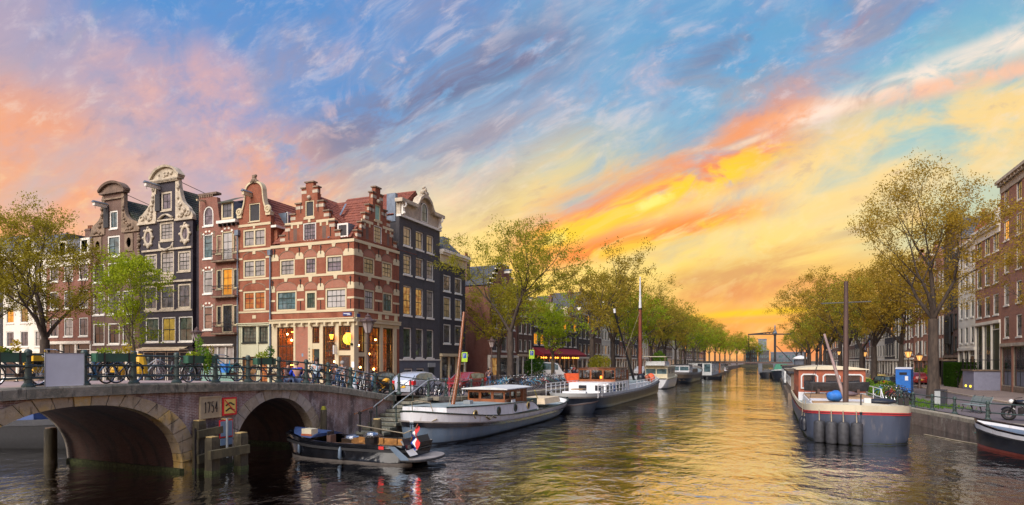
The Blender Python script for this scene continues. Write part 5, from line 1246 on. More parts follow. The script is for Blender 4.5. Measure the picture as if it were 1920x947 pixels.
bk.part('side_wall', MB().box(0.02, .38, 1., KW + .8, 12, 16.6), 'black_render'); bk.roof(.1, KW + .4, .5, 12, 16.6, 21.2, 'tile_green', 'y')
part('stay_rod', MB().cyl((kc + 1.6, .3, 21.6), (kc + 1.4, 5., 21.0), .03), 'iron', bk.e, loc=(0, 0, -ZG))

# ============ brown house with an older neck gable
nx0 = -66.5; NW = 66.5 - 59.07
bn = House('canal_house', 'brown brick house with weathered neck gable beside the black house', nx0, FY, 0)
nc = BL(213) - nx0
bn.win(nc - .62, nc + .62, 17.7, 19.6, 2, 1, 'glass_teal', 'white_paint', fw=.16, sill=.1); bn.box('shutter', nc - 1.45, nc - .7, 17.9, 20.1, -.12, -.04, 'shutter_dark')
bn.win(nc - .95, nc + .95, 14.8, 17., 2, 2, 'glass_teal', 'white_paint', fw=.17, sill=.1)
for k, (z0, z1, gk) in enumerate(((12.2, 14.2, 'glass_dark'), (8.8, 11.2, 'glass_grey'), (5.7, 7.9, 'glass_dark'))):
    for c_ in (nc - 2.35, nc, nc + 2.25): bn.win(c_ - .9, c_ + .9, z0, z1, 2 if k else 4, 2 if k else 4, gk, 'white_paint', fw=.13, sill=.13, meet=0 if k else 1)
hw = 1.6
bn.wall([(0, 4.9), (NW, 4.9), (NW, 17.3), (nc + hw, 17.3), (nc + hw, 20.9), (nc - hw, 20.9), (nc - hw, 17.3), (0, 17.3)], 'brick_brown', .4)
for sg_ in (-1, 1):
    ed = NW - nc if sg_ > 0 else nc
    prof = curve([(hw - .3, 21.2), (hw + .1, 21.1), (hw + .15, 19.8), (hw + .5, 18.9), (hw + 1.2, 18.4), (ed - .2, 18.1), (ed + .1, 17.35)], 4); poly = [(nc + sg_ * x, z) for x, z in [(hw - .3, 17.2)] + prof]
    w_ = bn.part('gable_scroll', MB().plate(poly, [], -.1, .3), 'old_stone'); m = MB()
    for i in range(22):
        t = RND.random(); z = 17.4 + 3.2 * t ** 1.7; m.ball((nc + sg_ * (hw + .05 + (ed - hw - .4) * max(0, 1 - (z - 17.2) / 1.6) * RND.random()), -.12, z), RND.uniform(.1, .2), 7, 4)
    part('carving', m, 'old_stone', w_, smooth=True)
    m = MB()
    for i in range(9): m.ball((nc + sg_ * (ed - .05 + RND.uniform(-.1, .12)), -.05, 14.6 + i * .28), RND.uniform(.14, .24), 7, 4)
    bn.part('side_carving', m, 'old_stone', smooth=True)
    ox = nc + sg_ * 2.42; fr_ = bn.part('oval_window', MB().plate([(ox - .62, 15.2), (ox + .62, 15.2), (ox + .62, 17.0), (ox - .62, 17.0)], [[(ox + .34 * cos(t), 16.1 + .52 * sin(t)) for t in fr(0, 2 * pi, 18)[:-1]]], -.09, .05, .14), 'old_stone'); part('pane', MB().quad((ox - .4, .0, 15.5), (ox + .4, .0, 15.5), (ox + .4, .0, 16.7), (ox - .4, .0, 16.7)), 'glass_grey', fr_)
    bn.box('gable_base', *sorted((nc + sg_ * hw, nc + sg_ * (ed + .1))), 17.15, 17.32, -.16, .3, 'old_stone')
    for z in (14.3, 11.4): bn.box('wall_anchor', nc + sg_ * 1.25 - .03, nc + sg_ * 1.25 + .03, z, z + .9, -.06, 0, 'iron')
pd = [(nc + x, z) for x, z in curve([(-2.0, 21.55), (-1.5, 22.0), (-.8, 22.3), (0, 22.4), (.8, 22.3), (1.5, 22.0), (2.0, 21.55)], 4)]
cr = bn.part('crown_pediment', MB().plate(pd, [], -.1, .4), 'cornice_brown'); part('moulding', MB().loft([[(x, -.35, z), (x, -.42, z + .22), (x, .4, z + .22), (x, .4, z)] for x, z in pd], True, True, True), 'cornice_brown', cr); part('band', MB().box(nc - 1.9, -.3, 21.35, nc + 1.9, .4, 21.55), 'cornice_brown', cr)
bn.box('neck_top', nc - hw, nc + hw, 20.9, 21.36, -.05, .4, 'brick_brown'); bn.box('string_course', nc - hw - .1, nc + hw + .1, 20.75, 20.92, -.16, .3, 'old_stone'); bn.hoist(nc - 1.0, 20.1, 1.4, .34)
bn.box('fascia', 0, NW, 4.5, 5.0, -.15, .3, 'white_wall'); 
for i in range(5): x = .1 + i * 1.75; bn.box('pilaster', x, x + .3, 1.4, 4.5, -.08, .3, 'white_wall')
for i in range(4): x = .4 + i * 1.75; bn.win(x, x + 1.45, 1.8, 4.4, 2, 2, 'glass_dark', 'white_paint', fw=.08, hole=False, sill=0)
bn.part('side_wall', MB().box(.02, .38, 1, NW, 12, 16.9), 'brick_brown'); bn.roof(.1, NW, .5, 12, 16.9, 20.8, 'tile_green', 'y')
part('stay_rod', MB().cyl((nc + 1.5, .3, 21.2), (nc + 1.3, 4.4, 20.5), .03), 'iron', bn.e, loc=(0, 0, -ZG))
bn.part('roof_sheet', MB().box(NW - .7, .6, 17.9, NW + .1, 1.5, 18.0), 'tarp_blue')

# ============ plain row houses with cornices or simple gables, used further off
def row_house(label, x, y, rz, W_, H_, matk, cols, rows, top='cornice', zg=ZG, depth=10, roofk='tile_slate', glass='glass_grey', frame='white_paint', ground='white_wall', gcols=None, z0=None, trim='white_wall', panes=(2, 2), each=False, shutters=None, lit=.06, dormer=0, gh=3.2, wf=.56, detail=True, roofh=2.6):
    h = House('canal_house', label, x, y, rz, zg); z0 = zg - .2; zf = zg + gh; fh = (H_ - zf) / rows; cw = W_ / cols
    for r in range(rows):
        za = zf + r * fh + fh * .17; zb = za + fh * (.66 - .05 * r / max(1, rows))
        for c in range(cols):
            xc = (c + .5) * cw; w = cw * wf / 2
            gk = glass if RND.random() > lit else RND.choice(['lit_gold', 'lit_amber', 'lit_orange'])
            if RND.random() < .22 and gk == glass: gk = RND.choice(['curtain_pale', 'glass_dark', 'glass_violet'])
            if shutters == 'mid' and c % 3 == 1:
                h.win(xc - w * 1.1, xc + w * 1.1, zf + r * fh + .1, zb + .1, 2, 1, 'shutter_dark', 'sash_dark', fw=.07, solid=True, sill=0, name='loading_door')
                for sg_ in (-1, 1): h.box('shutter', *sorted((xc + sg_ * w * 1.12, xc + sg_ * w * 2.1)), zf + r * fh + .1, zb + .1, -.12, -.04, 'shutter_white' if frame != 'sash_dark' else 'shutter_dark')
            else:
                h.win(xc - w, xc + w, za, zb, panes[0], panes[1], gk, frame, fw=.11, sill=.13, pane_each=each)
    if top == 'cornice': out = [(0, zf), (W_, zf), (W_, H_), (0, H_)]
    elif top == 'step':
        out = [(0, zf), (W_, zf), (W_, H_ - .2)]; n = 5; up = 3.6
        for i in range(n): out += [(W_ - W_ * .42 * i / n, H_ - .2 + up * (i + .6) / n), (W_ - W_ * .42 * (i + 1) / n, H_ - .2 + up * (i + .6) / n)]
        for i in range(n)[::-1]: out += [(W_ * .42 * (i + 1) / n, H_ - .2 + up * (i + .6) / n), (W_ * .42 * i / n, H_ - .2 + up * (i + .6) / n)]
        out += [(0, H_ - .2)]
    elif top == 'bell':
        c = W_ / 2; rt_ = curve([(c + W_ * .48, H_), (c + W_ * .4, H_ + .3), (c + W_ * .26, H_ + 1.4), (c + W_ * .2, H_ + 2.6), (c + W_ * .1, H_ + 3.2), (c, H_ + 3.35)], 4); out = [(0, zf), (W_, zf), (W_, H_)] + rt_ + [(W_ - px, pz) for px, pz in rt_[::-1][1:]] + [(0, H_)]
    else: out = [(0, zf), (W_, zf), (W_, H_), (W_ / 2 + .7, H_ + 3.2), (W_ / 2 + .7, H_ + 3.8), (W_ / 2 - .7, H_ + 3.8), (W_ / 2 - .7, H_ + 3.2), (0, H_)]
    if top != 'cornice': h.win(W_ / 2 - .5, W_ / 2 + .5, H_ + .1, H_ + 1.5, 1, 2, 'shutter_dark', frame, fw=.1, sill=.1, pane_each=False); h.hoist(W_ / 2, H_ + 2.2, 1., .22)
    h.wall(out, matk, .35)
    if top == 'cornice':
        m = MB().box(-.02, -.5, H_, W_ + .02, .35, H_ + .28); m.box(.01, -.3, H_ - .25, W_ - .01, .1, H_); m.box(.03, -.08, H_ - .9, W_ - .03, .1, H_ - .25); h.part('cornice', m, trim)
        m = MB()
        for k in range(int(W_ / .9)): m.box(.4 + k * .9, -.42, H_ - .25, .58 + k * .9, -.06, H_ + .0)
        tag(h.part('bracket_row', m, trim), kind='stuff')
    elif top != 'cornice':
        m = MB(); pts = out[3:] if top == 'bell' else out[2:]
        m.loft([[(a, -.09, b), (a, -.09, b + .12), (a, .38, b + .12), (a, .38, b)] for a, b in (pts if top != 'bell' else pts)], True); h.part('coping', m, trim)
    h.box('fascia', .005, W_ - .005, zf - .3, zf, -.14, .3, trim)
    gc = gcols or cols
    m = MB().box(0.01, .0, z0, W_ - .01, .3, zg + .5); h.part('plinth', m, 'old_stone')
    for c in range(gc):
        a, b = W_ * c / gc + .16, W_ * (c + 1) / gc - .16
        if c == gc - 1 and gc > 1: h.box('door', a, b, zg, zf - 1., .05, .12, RND.choice(['door_green', 'door_brown', 'black_paint'])); h.win(a, b, zf - .95, zf - .3, 1, 1, 'glass_dark', trim, fw=.06, hole=False, sill=0, pane_each=False)
        else: h.win(a, b, zg + .5, zf - .3, panes[0], 2, 'glass_dark' if RND.random() > .2 or rz < 0 else 'lit_gold', trim, fw=.07, hole=False, sill=0, pane_each=False)
    for c in range(gc + 1): x_ = W_ * c / gc; h.box('pilaster', max(0, x_ - .16), min(W_, x_ + .16), z0, zf - .3, -.05, .3, ground)
    h.part('side_wall', MB().box(.02, .33, z0, W_ - .02, depth, H_ - .02), 'side_render' if matk in ('brick_dark', 'brick_grey') else matk)
    if top == 'cornice':
        P = [(.05, .5, H_), (W_ - .05, .5, H_), (W_ - .05, depth, H_), (.05, depth, H_), (.05, 2.2, H_ + roofh), (W_ - .05, 2.2, H_ + roofh), (W_ - .05, depth - 2, H_ + roofh), (.05, depth - 2, H_ + roofh)]
        h.part('roof', MB().add(P, [(0, 1, 5, 4), (1, 2, 6, 5), (2, 3, 7, 6), (3, 0, 4, 7), (4, 5, 6, 7)]), roofk)
        for k in range(dormer):
            xc = W_ * (k + .5) / dormer; h.part('dormer', MB().box(xc - .75, .55, H_ + .3, xc + .75, 2.6, H_ + 2.1), trim); h.win(xc - .6, xc + .6, H_ + .45, H_ + 1.95, 2, 1, 'glass_grey', 'white_paint', fw=.1, hole=False, sill=0, y=.48, pane_each=False)
    else: h.roof(.05, W_ - .05, .35, depth, H_, H_ + 3.1, roofk, 'y')
    if RND.random() < .7: h.chimney(W_ * RND.choice((.15, .85)), 4, H_ + .2, H_ + roofh + 1.5, .9, .6, 3)
    return h
# far left, behind the elm
row_house('rose brick house with white pilastered base behind the large elm', -74.1, FY, 0, 7.5, 15.2, 'brick_rose', 3, 3, 'cornice', glass='glass_grey', ground='white_wall', gh=4.6, dormer=2, wf=.6, each=True)
row_house('pale plastered house partly hidden by the elm at far left', -82.2, FY, 0, 8., 16.0, 'white_wall', 3, 4, 'cornice', gh=3.6, dormer=1)
row_house('dark brick house at the left edge behind the elm branches', -90., FY, 0, 7.7, 16.4, 'brick_dark', 3, 4, 'cornice', gh=3.4)
# left bank beyond the side street
y = 75.; 
spec = [('purple-brown brick house beside the restaurant with awnings', 6.4, 12.0, 'brick_brown', 3, 3, 'cornice'), ]
def left_house(y, W_, H_, *a, **k): return row_house(k.pop('label'), FX, y, pi / 2, W_, H_, *a, zg=1.5, **k)
rs = left_house(85., 23., 11.4, 'brick_dark', 8, 2, 'cornice', label='dark corner restaurant under red awnings with lamps', glass='glass_grey', gh=4.4, gcols=9, trim='cream', lit=.2, dormer=3, roofk='tile_slate'); rs.e.name = 'restaurant_house'; rs.e['category'] = 'restaurant'
left_house(79.4, 5.5, 12.4, 'brick_brown', 3, 3, 'cornice', label='brown brick house just left of the awning restaurant', gh=3.4, trim='awning_cream', dormer=2)
left_house(70., 9., 13.5, 'brick_rose', 3, 3, 'step', label='rose brick house at the side street behind the quay elm')
specs = [(9, 13.5, 'brick_grey', 'cornice', 'grey brick house with tall pale shop posts beyond the restaurant'), (8, 15, 'brick_brown', 'cornice', 'brown brick house with white ground floor frames on the left bank'), (7.5, 14, 'white_wall', 'bell', 'pale bell gabled house among the left bank trees'), (9, 15.5, 'brick_dark', 'cornice', 'dark brick house behind the tall barge mast'), (8, 14.5, 'brick_rose', 'spout', 'rose spout gable house far along the left bank'),
    (9, 16, 'brick_brown', 'cornice', 'brown house behind the cream cruiser'), (9, 14, 'brick_grey', 'bell', 'grey bell gable behind the cruiser stern'), (10, 15, 'white_wall', 'cornice', 'white house far down the left bank'), (10, 15.5, 'brick_rose', 'cornice', 'far rose brick house behind the dark barge'), (11, 14.5, 'brick_brown', 'step', 'far stepped gable house on the left bank'), (12, 15.5, 'brick_dark', 'cornice', 'far dark house near the grey houseboat'), (14, 15, 'brick_brown', 'cornice', 'far brown house near the drawbridge on the left'), (16, 14, 'white_wall', 'cornice', 'pale far house left of the drawbridge'), (18, 15, 'brick_rose', 'cornice', 'last rose house before the drawbridge on the left'), (26, 14, 'brick_brown', 'cornice', 'long brown house beyond the drawbridge on the left'), (30, 15, 'brick_dark', 'cornice', 'long dark house well beyond the drawbridge on the left'), (34, 14, 'brick_rose', 'cornice', 'last long rose house at the end of the left bank')]
y = 108.3
for w, hh, mk, tp, lb in specs:
    left_house(y, w, hh, mk, 3 if w < 12 else 4, 3, tp, label=lb, panes=(2, 2) if y < 150 else (1, 2)); y += w + .06

# ============ right bank
XR = 20.8; ZR = RZ + .1
def right_house(y1, W_, H_, *a, **k):
    """y1 = far end; local x runs towards the camera"""
    return row_house(k.pop('label'), XR, y1, -pi / 2, W_, H_, *a, zg=ZR, **k)
Rr = lambda px: onx(px, 500, XR)[0]
b1 = right_house(74.1, 16., 21.2, 'brick_right', 5, 5, 'cornice', label='large brown brick building with bracketed eaves at the right edge', glass='glass_violet', frame='white_wall', ground='brick_right', trim='gable_stone', gh=4.6, wf=.42, each=True)
b1.e.name = 'brick_building'
b2 = right_house(82.2, 8.05, 17.6, 'brick_ware', 3, 3, 'cornice', label='brown brick house with tall white framed ground floor and raised stoop', glass='glass_violet', ground='white_wall', trim='white_wall', gh=7.0, wf=.62, panes=(2, 3), dormer=1, each=True, lit=0.)
b3 = right_house(88.8, 6.55, 17.2, 'white_wall', 3, 4, 'cornice', label='white painted house with orange tiled roof on the right bank', glass='glass_grey', ground='white_wall', gh=4.4, wf=.5, roofk='tile_orange', roofh=3.6, each=True, lit=0.)
w1 = right_house(95.6, 6.7, 18.6, 'brick_brown', 3, 5, 'spout', label='dark brown warehouse with black shutters beside the white house', frame='sash_dark', shutters='mid', gh=3.6, trim='old_stone', ground='old_stone')
w2 = right_house(104.5, 8.8, 16.4, 'brick_ware', 5, 4, 'spout', label='salmon brick warehouse with arched slits and pale shutters', shutters='mid', gh=3.2, trim='brick_ware', ground='brick_ware', frame='shutter_white')
w3 = right_house(113.5, 8.9, 16.8, 'brick_ware', 3, 4, 'spout', label='salmon brick warehouse with tall white shutters behind the big tree', shutters='mid', gh=3.2, trim='brick_ware', ground='brick_ware', frame='shutter_white')
w4 = right_house(122.5, 8.9, 15.6, 'brick_rose', 3, 4, 'bell', label='rose brick bell gabled warehouse near the blue banners', shutters='mid', gh=3.4, frame='shutter_white')
specs = [(9, 16, 'brick_dark', 'spout', 'black fronted warehouse with white shutters near the blue banners'), (9, 15, 'brick_grey', 'cornice', 'grey house behind the right bank trees'), (10, 14.5, 'white_wall', 'bell', 'white bell gabled house behind the right bank trees'), (11, 15, 'brick_brown', 'cornice', 'brown house further along the right bank'), (12, 14.5, 'brick_rose', 'step', 'rose stepped gable house along the right bank'), (14, 15, 'brick_dark', 'cornice', 'dark house far along the right bank'), (16, 14.5, 'brick_brown', 'cornice', 'brown house just before the drawbridge on the right'), (20, 14, 'white_wall', 'cornice', 'pale house by the right end of the drawbridge'), (28, 15, 'brick_brown', 'cornice', 'long brown house beyond the drawbridge on the right'), (40, 14, 'brick_dark', 'cornice', 'last long dark house of the right bank')]
y = 122.6
for w, hh, mk, tp, lb in specs: y += w; right_house(y, w - .06, hh, mk, 3 if w < 13 else 4, 3, tp, label=lb, panes=(2, 2) if y < 160 else (1, 2), frame='shutter_white', shutters='mid' if mk == 'brick_dark' and y < 150 else None)
# stoop, hedge and porch of the brown house
sy = 79.2
stp = thing('stoop', 'blue-grey plastered stoop with two low lights and a black iron railing', 'stoop', (XR, sy, ZR), -pi / 2)
part('base', MB().box(1.4, -2.2, 0, 5.2, -.05, 1.9), 'box_grey', stp); part('slab', MB().box(1.3, -2.3, 1.9, 5.3, -.05, 2.02), 'old_stone', stp)
for x in (2.6, 4.2): part('low_light', MB().box(x - .18, -2.26, .25, x + .18, -2.19, .45), 'lamp_yellow', stp)
for i in range(7): part('step', MB().box(1.38 - .28 * (i + 1), -2.1, 0, 1.38 - .28 * i, -.9, 1.85 - i * .26), 'old_stone', stp)
m = MB(); m.tube([(-.6, -2.15, 1.0), (1.4, -2.15, 3.0), (5.2, -2.15, 3.0), (5.2, -.1, 3.0)], .035, 6); m.tube([(1.4, -2.15, 2.5), (5.2, -2.15, 2.5)], .025, 6)
for x, z0, z1 in ((-.6, 0, 1.), (1.4, 1.9, 3.0), (2.7, 1.9, 3.0), (4., 1.9, 3.0), (5.2, 1.9, 3.0)): m.cyl((x, -2.15, z0), (x, -2.15, z1 + .12), .06)
part('railing', m, 'black_paint', stp)
ps = thing('entrance_portico', 'black framed side entrance steps before the dark warehouse', 'porch', (XR, 91.0, ZR), -pi / 2)
part('canopy', MB().box(0, -1.6, 2.9, 1.8, 0, 3.1), 'old_stone', ps); part('wall', MB().box(0, -1.6, 0, .2, 0, 2.9), 'black_paint', ps); part('wall', MB().box(1.6, -1.6, 0, 1.8, 0, 2.9), 'black_paint', ps)
for i in range(5): part('step', MB().box(.25, -1.6 - .3 * (5 - i), 0, 1.55, -1.6 - .3 * (4 - i), .2 + .18 * i), 'old_stone', ps)
sg = thing('trunk_shutter_board', 'tall black louvred shutter leaning out from the warehouse wall', 'shutter', (XR - .2, 92.6, ZR + 5.), -pi / 2); m = MB().box(-1.2, -.12, 0, 1.2, 0, 3.4); part('frame', m, 'shutter_dark', sg)
for k in range(12): part('slat', MB().box(-1.1, -.17, .15 + k * .27, 1.1, -.11, .32 + k * .27), 'louver_dark', sg)
# awnings of the restaurant
aw = thing('restaurant_awning', 'dark red awnings with a scalloped edge and orange lamps on the restaurant', 'awning', (FX, 85., 1.5), pi / 2)
for k in range(4):
    a, b = .1 + 5.7 * k, 5.6 + 5.7 * k; m = MB().loft([[(a, 0, 4.5), (b, 0, 4.5)], [(a, -1.8, 3.5), (b, -1.8, 3.5)], [(a, -1.82, 3.15), (b, -1.82, 3.15)]]); m.add([(a, 0, 4.5), (a, -1.8, 3.5), (a, -1.8, 3.15), (a, 0, 3.4)], [(0, 1, 2, 3)]); m.add([(b, 0, 4.5), (b, -1.8, 3.5), (b, -1.8, 3.15), (b, 0, 3.4)], [(0, 1, 2, 3)]); part('canvas', m, 'awning_red', aw)
    for j in range(4): part('lamp', MB().ball((a + .6 + j * 1.1, -.7, 2.95), .14, 7, 5), 'lamp_orange', aw, smooth=True)
m = MB().box(-18, 395, -1, 7, 640, 1.46); structure('ground', m, 'earth')
# far drawbridge
DY = 252.
db = thing('drawbridge', 'dark wooden drawbridge with tall portal and balance beams far down the canal', 'bridge', (0, DY, 0))
part('deck', MB().box(LQ - 1, -3, 2.9, 7.5, 3, 3.5), 'mast_brown', db)
for x in (-3.6, 1.6): part('pier', MB().box(x - .7, -3.2, -1, x + .7, 3.2, 2.9), 'grey_render', db)
for y_ in (-2.4, 2.4): part('portal_post', MB().box(1.1, y_ - .4, 3.5, 1.9, y_ + .4, 14.2), 'black_paint', db)
part('portal_beam', MB().box(1.0, -3, 13.4, 2.0, 3, 14.2), 'black_paint', db)
for y_ in (-2.2, 2.2):
    m = MB(); m.beam((-8, y_, 14.0), (7.5, y_, 13.9), .3, .3); m.beam((-8, y_, 14.0), (1.5, y_, 14.8), .2, .2)
    for k in range(8): m.beam((-8 + k * 1.2, y_, 14.0), (-7.4 + k * 1.2, y_, 14.05 + .075 * (k + 1)), .12, .12)
    part('balance_beam', m, 'black_paint', db); part('chain', MB().cyl((-7.8, y_, 14.), (-7.6, y_, 3.6), .06, None, 5), 'black_paint', db); part('stay', MB().beam((2, y_, 9.5), (7.2, y_, 3.6), .2, .2), 'black_paint', db)
part('finial', MB().lathe([(.8, 14.2), (.5, 15.2), (.2, 16.), (.25, 16.8), (.03, 17.6)], 8, (1.5, 0, 0)), 'lead', db)
m = MB()
for z in (4., 4.5): m.box(LQ, -3.05, z, 7.4, -2.95, z + .07)
for k in range(26): m.box(LQ + k, -3.06, 3.5, LQ + k + .08, -2.94, 4.55)
part('railing', m, 'black_paint', db)
# buildings that close the view
for i, (x, y_, w, hh, mk, lb, d) in enumerate([(-15, 420, 7, 11, 'brick_dark', 'far dark block of flats at the left end of the canal', 3), (-7, 450, 6, 9, 'brick_grey', 'far grey block of flats closing the canal view', 4), (0, 470, 22, 8, 'grey_render', 'far slate grey building behind the drawbridge on the right', 4), (-9, 520, 6, 19, 'lead', 'pale far tower rising above the drawbridge', 8)]):
    t = thing('far_building', lb, 'building', (x, y_, 1.5)); h_ = MB().box(0, 0, -.2, w, 12, hh); part('wall', h_, mk, t)
    nf = int(hh / 3.2); 
    for f in range(nf): 
        for c in range(5): part('window', MB().box(w * (c + .18) / 5, -.05, 1.2 + f * 3.1, w * (c + .8) / 5, .02, 3.0 + f * 3.1), 'glass_teal', t)
    part('roof', MB().box(-.2, -.3, hh, w + .2, 12.2, hh + .5), 'lead', t)
t = thing('domed_pavilion', 'small pale kiosk with a shallow dome at the right end of the drawbridge', 'kiosk', (10.5, DY + 6, 1.3)); part('wall', MB().lathe([(2.3, 0), (2.3, 3.2)], 10), 'grey_render', t); part('roof', MB().lathe([(3., 3.2), (2.2, 4.), (.8, 4.5), (.05, 4.7)], 12), 'boat_white', t, smooth=True)
# ------------------------------------------------------------------ trees
def tree(label, x, y, z, H_, spread, matk, leaves_n=9000, trunk_r=.32, fork=.3, seed=1, leaf_s=.2, bark='bark', lean=(0, 0), name='canal_tree', group=None, top=.5, clear=.28, depth=5, gap=.0, cat='tree'):
    R = random.Random(seed); t = thing(name, label, cat, (x, y, z), 0, group)
    m = MB(); tips = []; K = H_
    def grow(p, d, L, r, lev):
        n = 3 if lev < 3 else 2; pts = [p]; rs = [r]; q = p.copy(); dd = d.copy()
        for i in range(n):
            dd = (dd + Vector((R.gauss(0, .13), R.gauss(0, .13), R.gauss(.02, .07)))).normalized()
            if lev >= 2: dd.z += .05; dd.normalize()
            q = q + dd * (L / n); pts.append(q.copy()); rs.append(r * (1 - .38 * (i + 1) / n))
        m.tube(pts, rs, 8 if lev < 2 else (5 if lev < 4 else 3), caps=False)
        if lev >= 3:
            for a in pts[1:]: tips.append((a, L))
        if lev >= depth: return
        k = 3 if lev < 3 else R.choice((2, 3))
        for i in range(k):
            az = 2 * pi * (i + R.random() * .7) / k + lev; sp = R.uniform(.38, .78) * (1.15 if lev else .9)
            if i == 0 and lev < 4: sp *= .35
            u = dd.orthogonal().normalized(); v = dd.cross(u); nd = (dd * cos(sp) + (u * cos(az) + v * sin(az)) * sin(sp)).normalized()
            nd = Vector((nd.x * spread, nd.y * spread, nd.z)).normalized()
            grow(q, nd, L * R.uniform(.62, .86), rs[-1] * (.82 if i == 0 else .62), lev + 1)
        if lev in (1, 2):     # side shoots along the limb
            for a in pts[1:-1]:
                u = Vector((R.gauss(0, 1), R.gauss(0, 1), R.uniform(-.1, .8))).normalized(); grow(a, (dd * .4 + u).normalized(), L * .5, rs[-1] * .4, max(3, lev + 2))
    trunk_h = H_ * clear
    base = [Vector((0, 0, -.1)), Vector((lean[0] * .1, lean[1] * .1, trunk_h * .2)), Vector((lean[0] * .5, lean[1] * .5, trunk_h * .6)), Vector((lean[0], lean[1], trunk_h))]
    m.tube(base, [trunk_r * 1.35, trunk_r * 1.05, trunk_r * .92, trunk_r * .86], 10, caps=False)
    d0 = Vector((lean[0] * .1, lean[1] * .1, 1)).normalized(); L0 = H_ * .235
    for i in range(4):
        az = 2 * pi * i / 4 + R.random(); sp = (0.12, .5, .55, .62)[i] * spread; grow(base[-1], Vector((sin(sp) * cos(az), sin(sp) * sin(az), cos(sp))), L0 * (1.1 if i == 0 else R.uniform(.85, 1.05)), trunk_r * (.62 if i == 0 else .46), 1)
    top_z = max(p.z for p, _ in tips); sc = H_ / top_z
    m.v = [(a * (1 if c < trunk_h else 1 + (sc - 1) * .6), b * (1 if c < trunk_h else 1 + (sc - 1) * .6), c if c < trunk_h else trunk_h + (c - trunk_h) * (H_ - trunk_h) / (top_z - trunk_h)) for a, b, c in m.v]
    tips = [(Vector((p.x * (1 + (sc - 1) * .6), p.y * (1 + (sc - 1) * .6), trunk_h + (p.z - trunk_h) * (H_ - trunk_h) / (top_z - trunk_h) if p.z > trunk_h else p.z)), L) for p, L in tips]
    part('trunk', m, bark, t, smooth=True)
    c = MB(); vs, fs = c.v, c.f; per = max(1, int(leaves_n / len(tips) + .5))
    for p, L in tips:
        if R.random() < gap: continue
        dens = R.choice((.2, .9, 1.6, 2.6)); rr = max(.30, L * .42)
        for _ in range(int(per * dens + R.random())):
            a_ = R.uniform(0, 6.283); c_ = R.uniform(-1, 1); b_ = rr * 1.15 * R.random() ** .6; q = p + Vector((sqrt(1 - c_ * c_) * cos(a_), sqrt(1 - c_ * c_) * sin(a_), c_ * .75)) * b_
            s = leaf_s * R.uniform(.5, 1.15); u = Vector((R.gauss(0, 1), R.gauss(0, 1), R.gauss(0, .8))).normalized(); w = u.orthogonal().normalized(); w.rotate(Matrix.Rotation(R.uniform(0, 6.28), 3, u)); v = u.cross(w)
            k = len(vs); vs += [tuple(q - w * s * .5), tuple(q + v * s * .3), tuple(q + w * s * .55), tuple(q - v * s * .3)]; fs.append((k, k + 1, k + 2, k + 3))
    c.mi = [0] * len(fs); part('crown', c, matk, t)
    return t
def clone_tree(src, label, x, y, z, s=1., rz=0., sz=None, group=None):
    c = copy_tree(src, (x, y, z), rz, label); c.scale = (s, s, sz or s)
    if group: c['group'] = group
    return c
GL = 'elms lining the left bank'; GR = 'elms lining the right bank'
e1 = tree('large old elm with olive spring leaves at the far left behind the bridge', *ony(84, 600, 33.)[:1], 33., 1.6, 16.2, .92, 'leaf_olive', 21000, .40, seed=5, leaf_s=.175, group='trees on the side canal', clear=.26)
x0 = ony(-60, 600, 33.)[0]; clone_tree(e1, 'elm whose branches enter at the left edge of the view', x0, 33.5, 1.6, .9, 2.1, group='trees on the side canal')
x1 = ony(250, 600, 33.)[0]; tree('young lime green tree in front of the black house', x1, 33., 1.6, 11.2, .66, 'leaf_lime', 8500, .17, seed=9, leaf_s=.20, bark='bark_pale', group='trees on the side canal', clear=.2, gap=.3)
A = tree('tall elm with thin olive crown on the left quay beside the bicycles', -22.6, 53.2, 1.52, 15.6, 1.0, 'leaf_green', 16000, .33, seed=23, leaf_s=.17, group=GL, clear=.33, gap=.12)
B = tree('yellow-green elm standing behind the quay in front of the dark corner house', -30.2, 67.5, 1.55, 12.5, .95, 'leaf_olive', 8000, .26, seed=31, leaf_s=.22, group=GL, clear=.32)
C = tree('lime green young elm in front of the red awnings', -22.8, 66., 1.5, 10.4, 1., 'leaf_lime', 6500, .22, seed=41, leaf_s=.22, bark='bark_pale', group=GL, clear=.3, gap=.2)
D = tree('brown leaved elm with forked trunk left of the barge wheelhouse', -21.8, 79., 1.5, 18., .98, 'leaf_brown', 11000, .38, seed=52, leaf_s=.25, group=GL, clear=.3, gap=.12)
E_ = tree('broad olive elm behind the wooden wheelhouse of the white barge', -21.6, 90., 1.5, 16.8, 1.1, 'leaf_olive', 9000, .36, seed=63, leaf_s=.27, group=GL, clear=.3, gap=.2)
n = 0
far_l = [(101, C, 1.45, 'lime elm right of the tall red mast'), (112, D, 1.05, 'tall brown elm standing behind the cream cruiser'), (121, E_, 1.0, 'olive elm over the white cruiser on the left bank'), (131, A, 1.0, 'thin crowned elm before the dark barge'), (140, E_, .98, 'broad olive elm above the dark barge'), (152, D, .9, 'rust topped elm catching the sunset on the left bank'), (164, C, 1.5, 'bright green elm above the grey houseboat'), (176, E_, .95, 'green elm past the grey houseboat'), (190, A, 1.05, 'thin far elm on the left bank'), (204, C, 1.5, 'far lime elm on the left bank'), (218, E_, 1., 'far olive elm beside the drawbridge'), (238, C, 1.6, 'green tree just beyond the drawbridge on the left'), (262, E_, 1.05, 'second tree beyond the drawbridge on the left'), (290, C, 1.6, 'third tree beyond the drawbridge on the left'), (325, E_, 1.1, 'pale far tree well beyond the drawbridge'), (365, C, 1.7, 'hazy tree near the end of the left bank row')]
for y_, src, s, lb in far_l: clone_tree(src, lb, -21.4 + RND.uniform(-.8, .8), y_, 1.5, s * .98, RND.uniform(0, 6.28), group=GL)
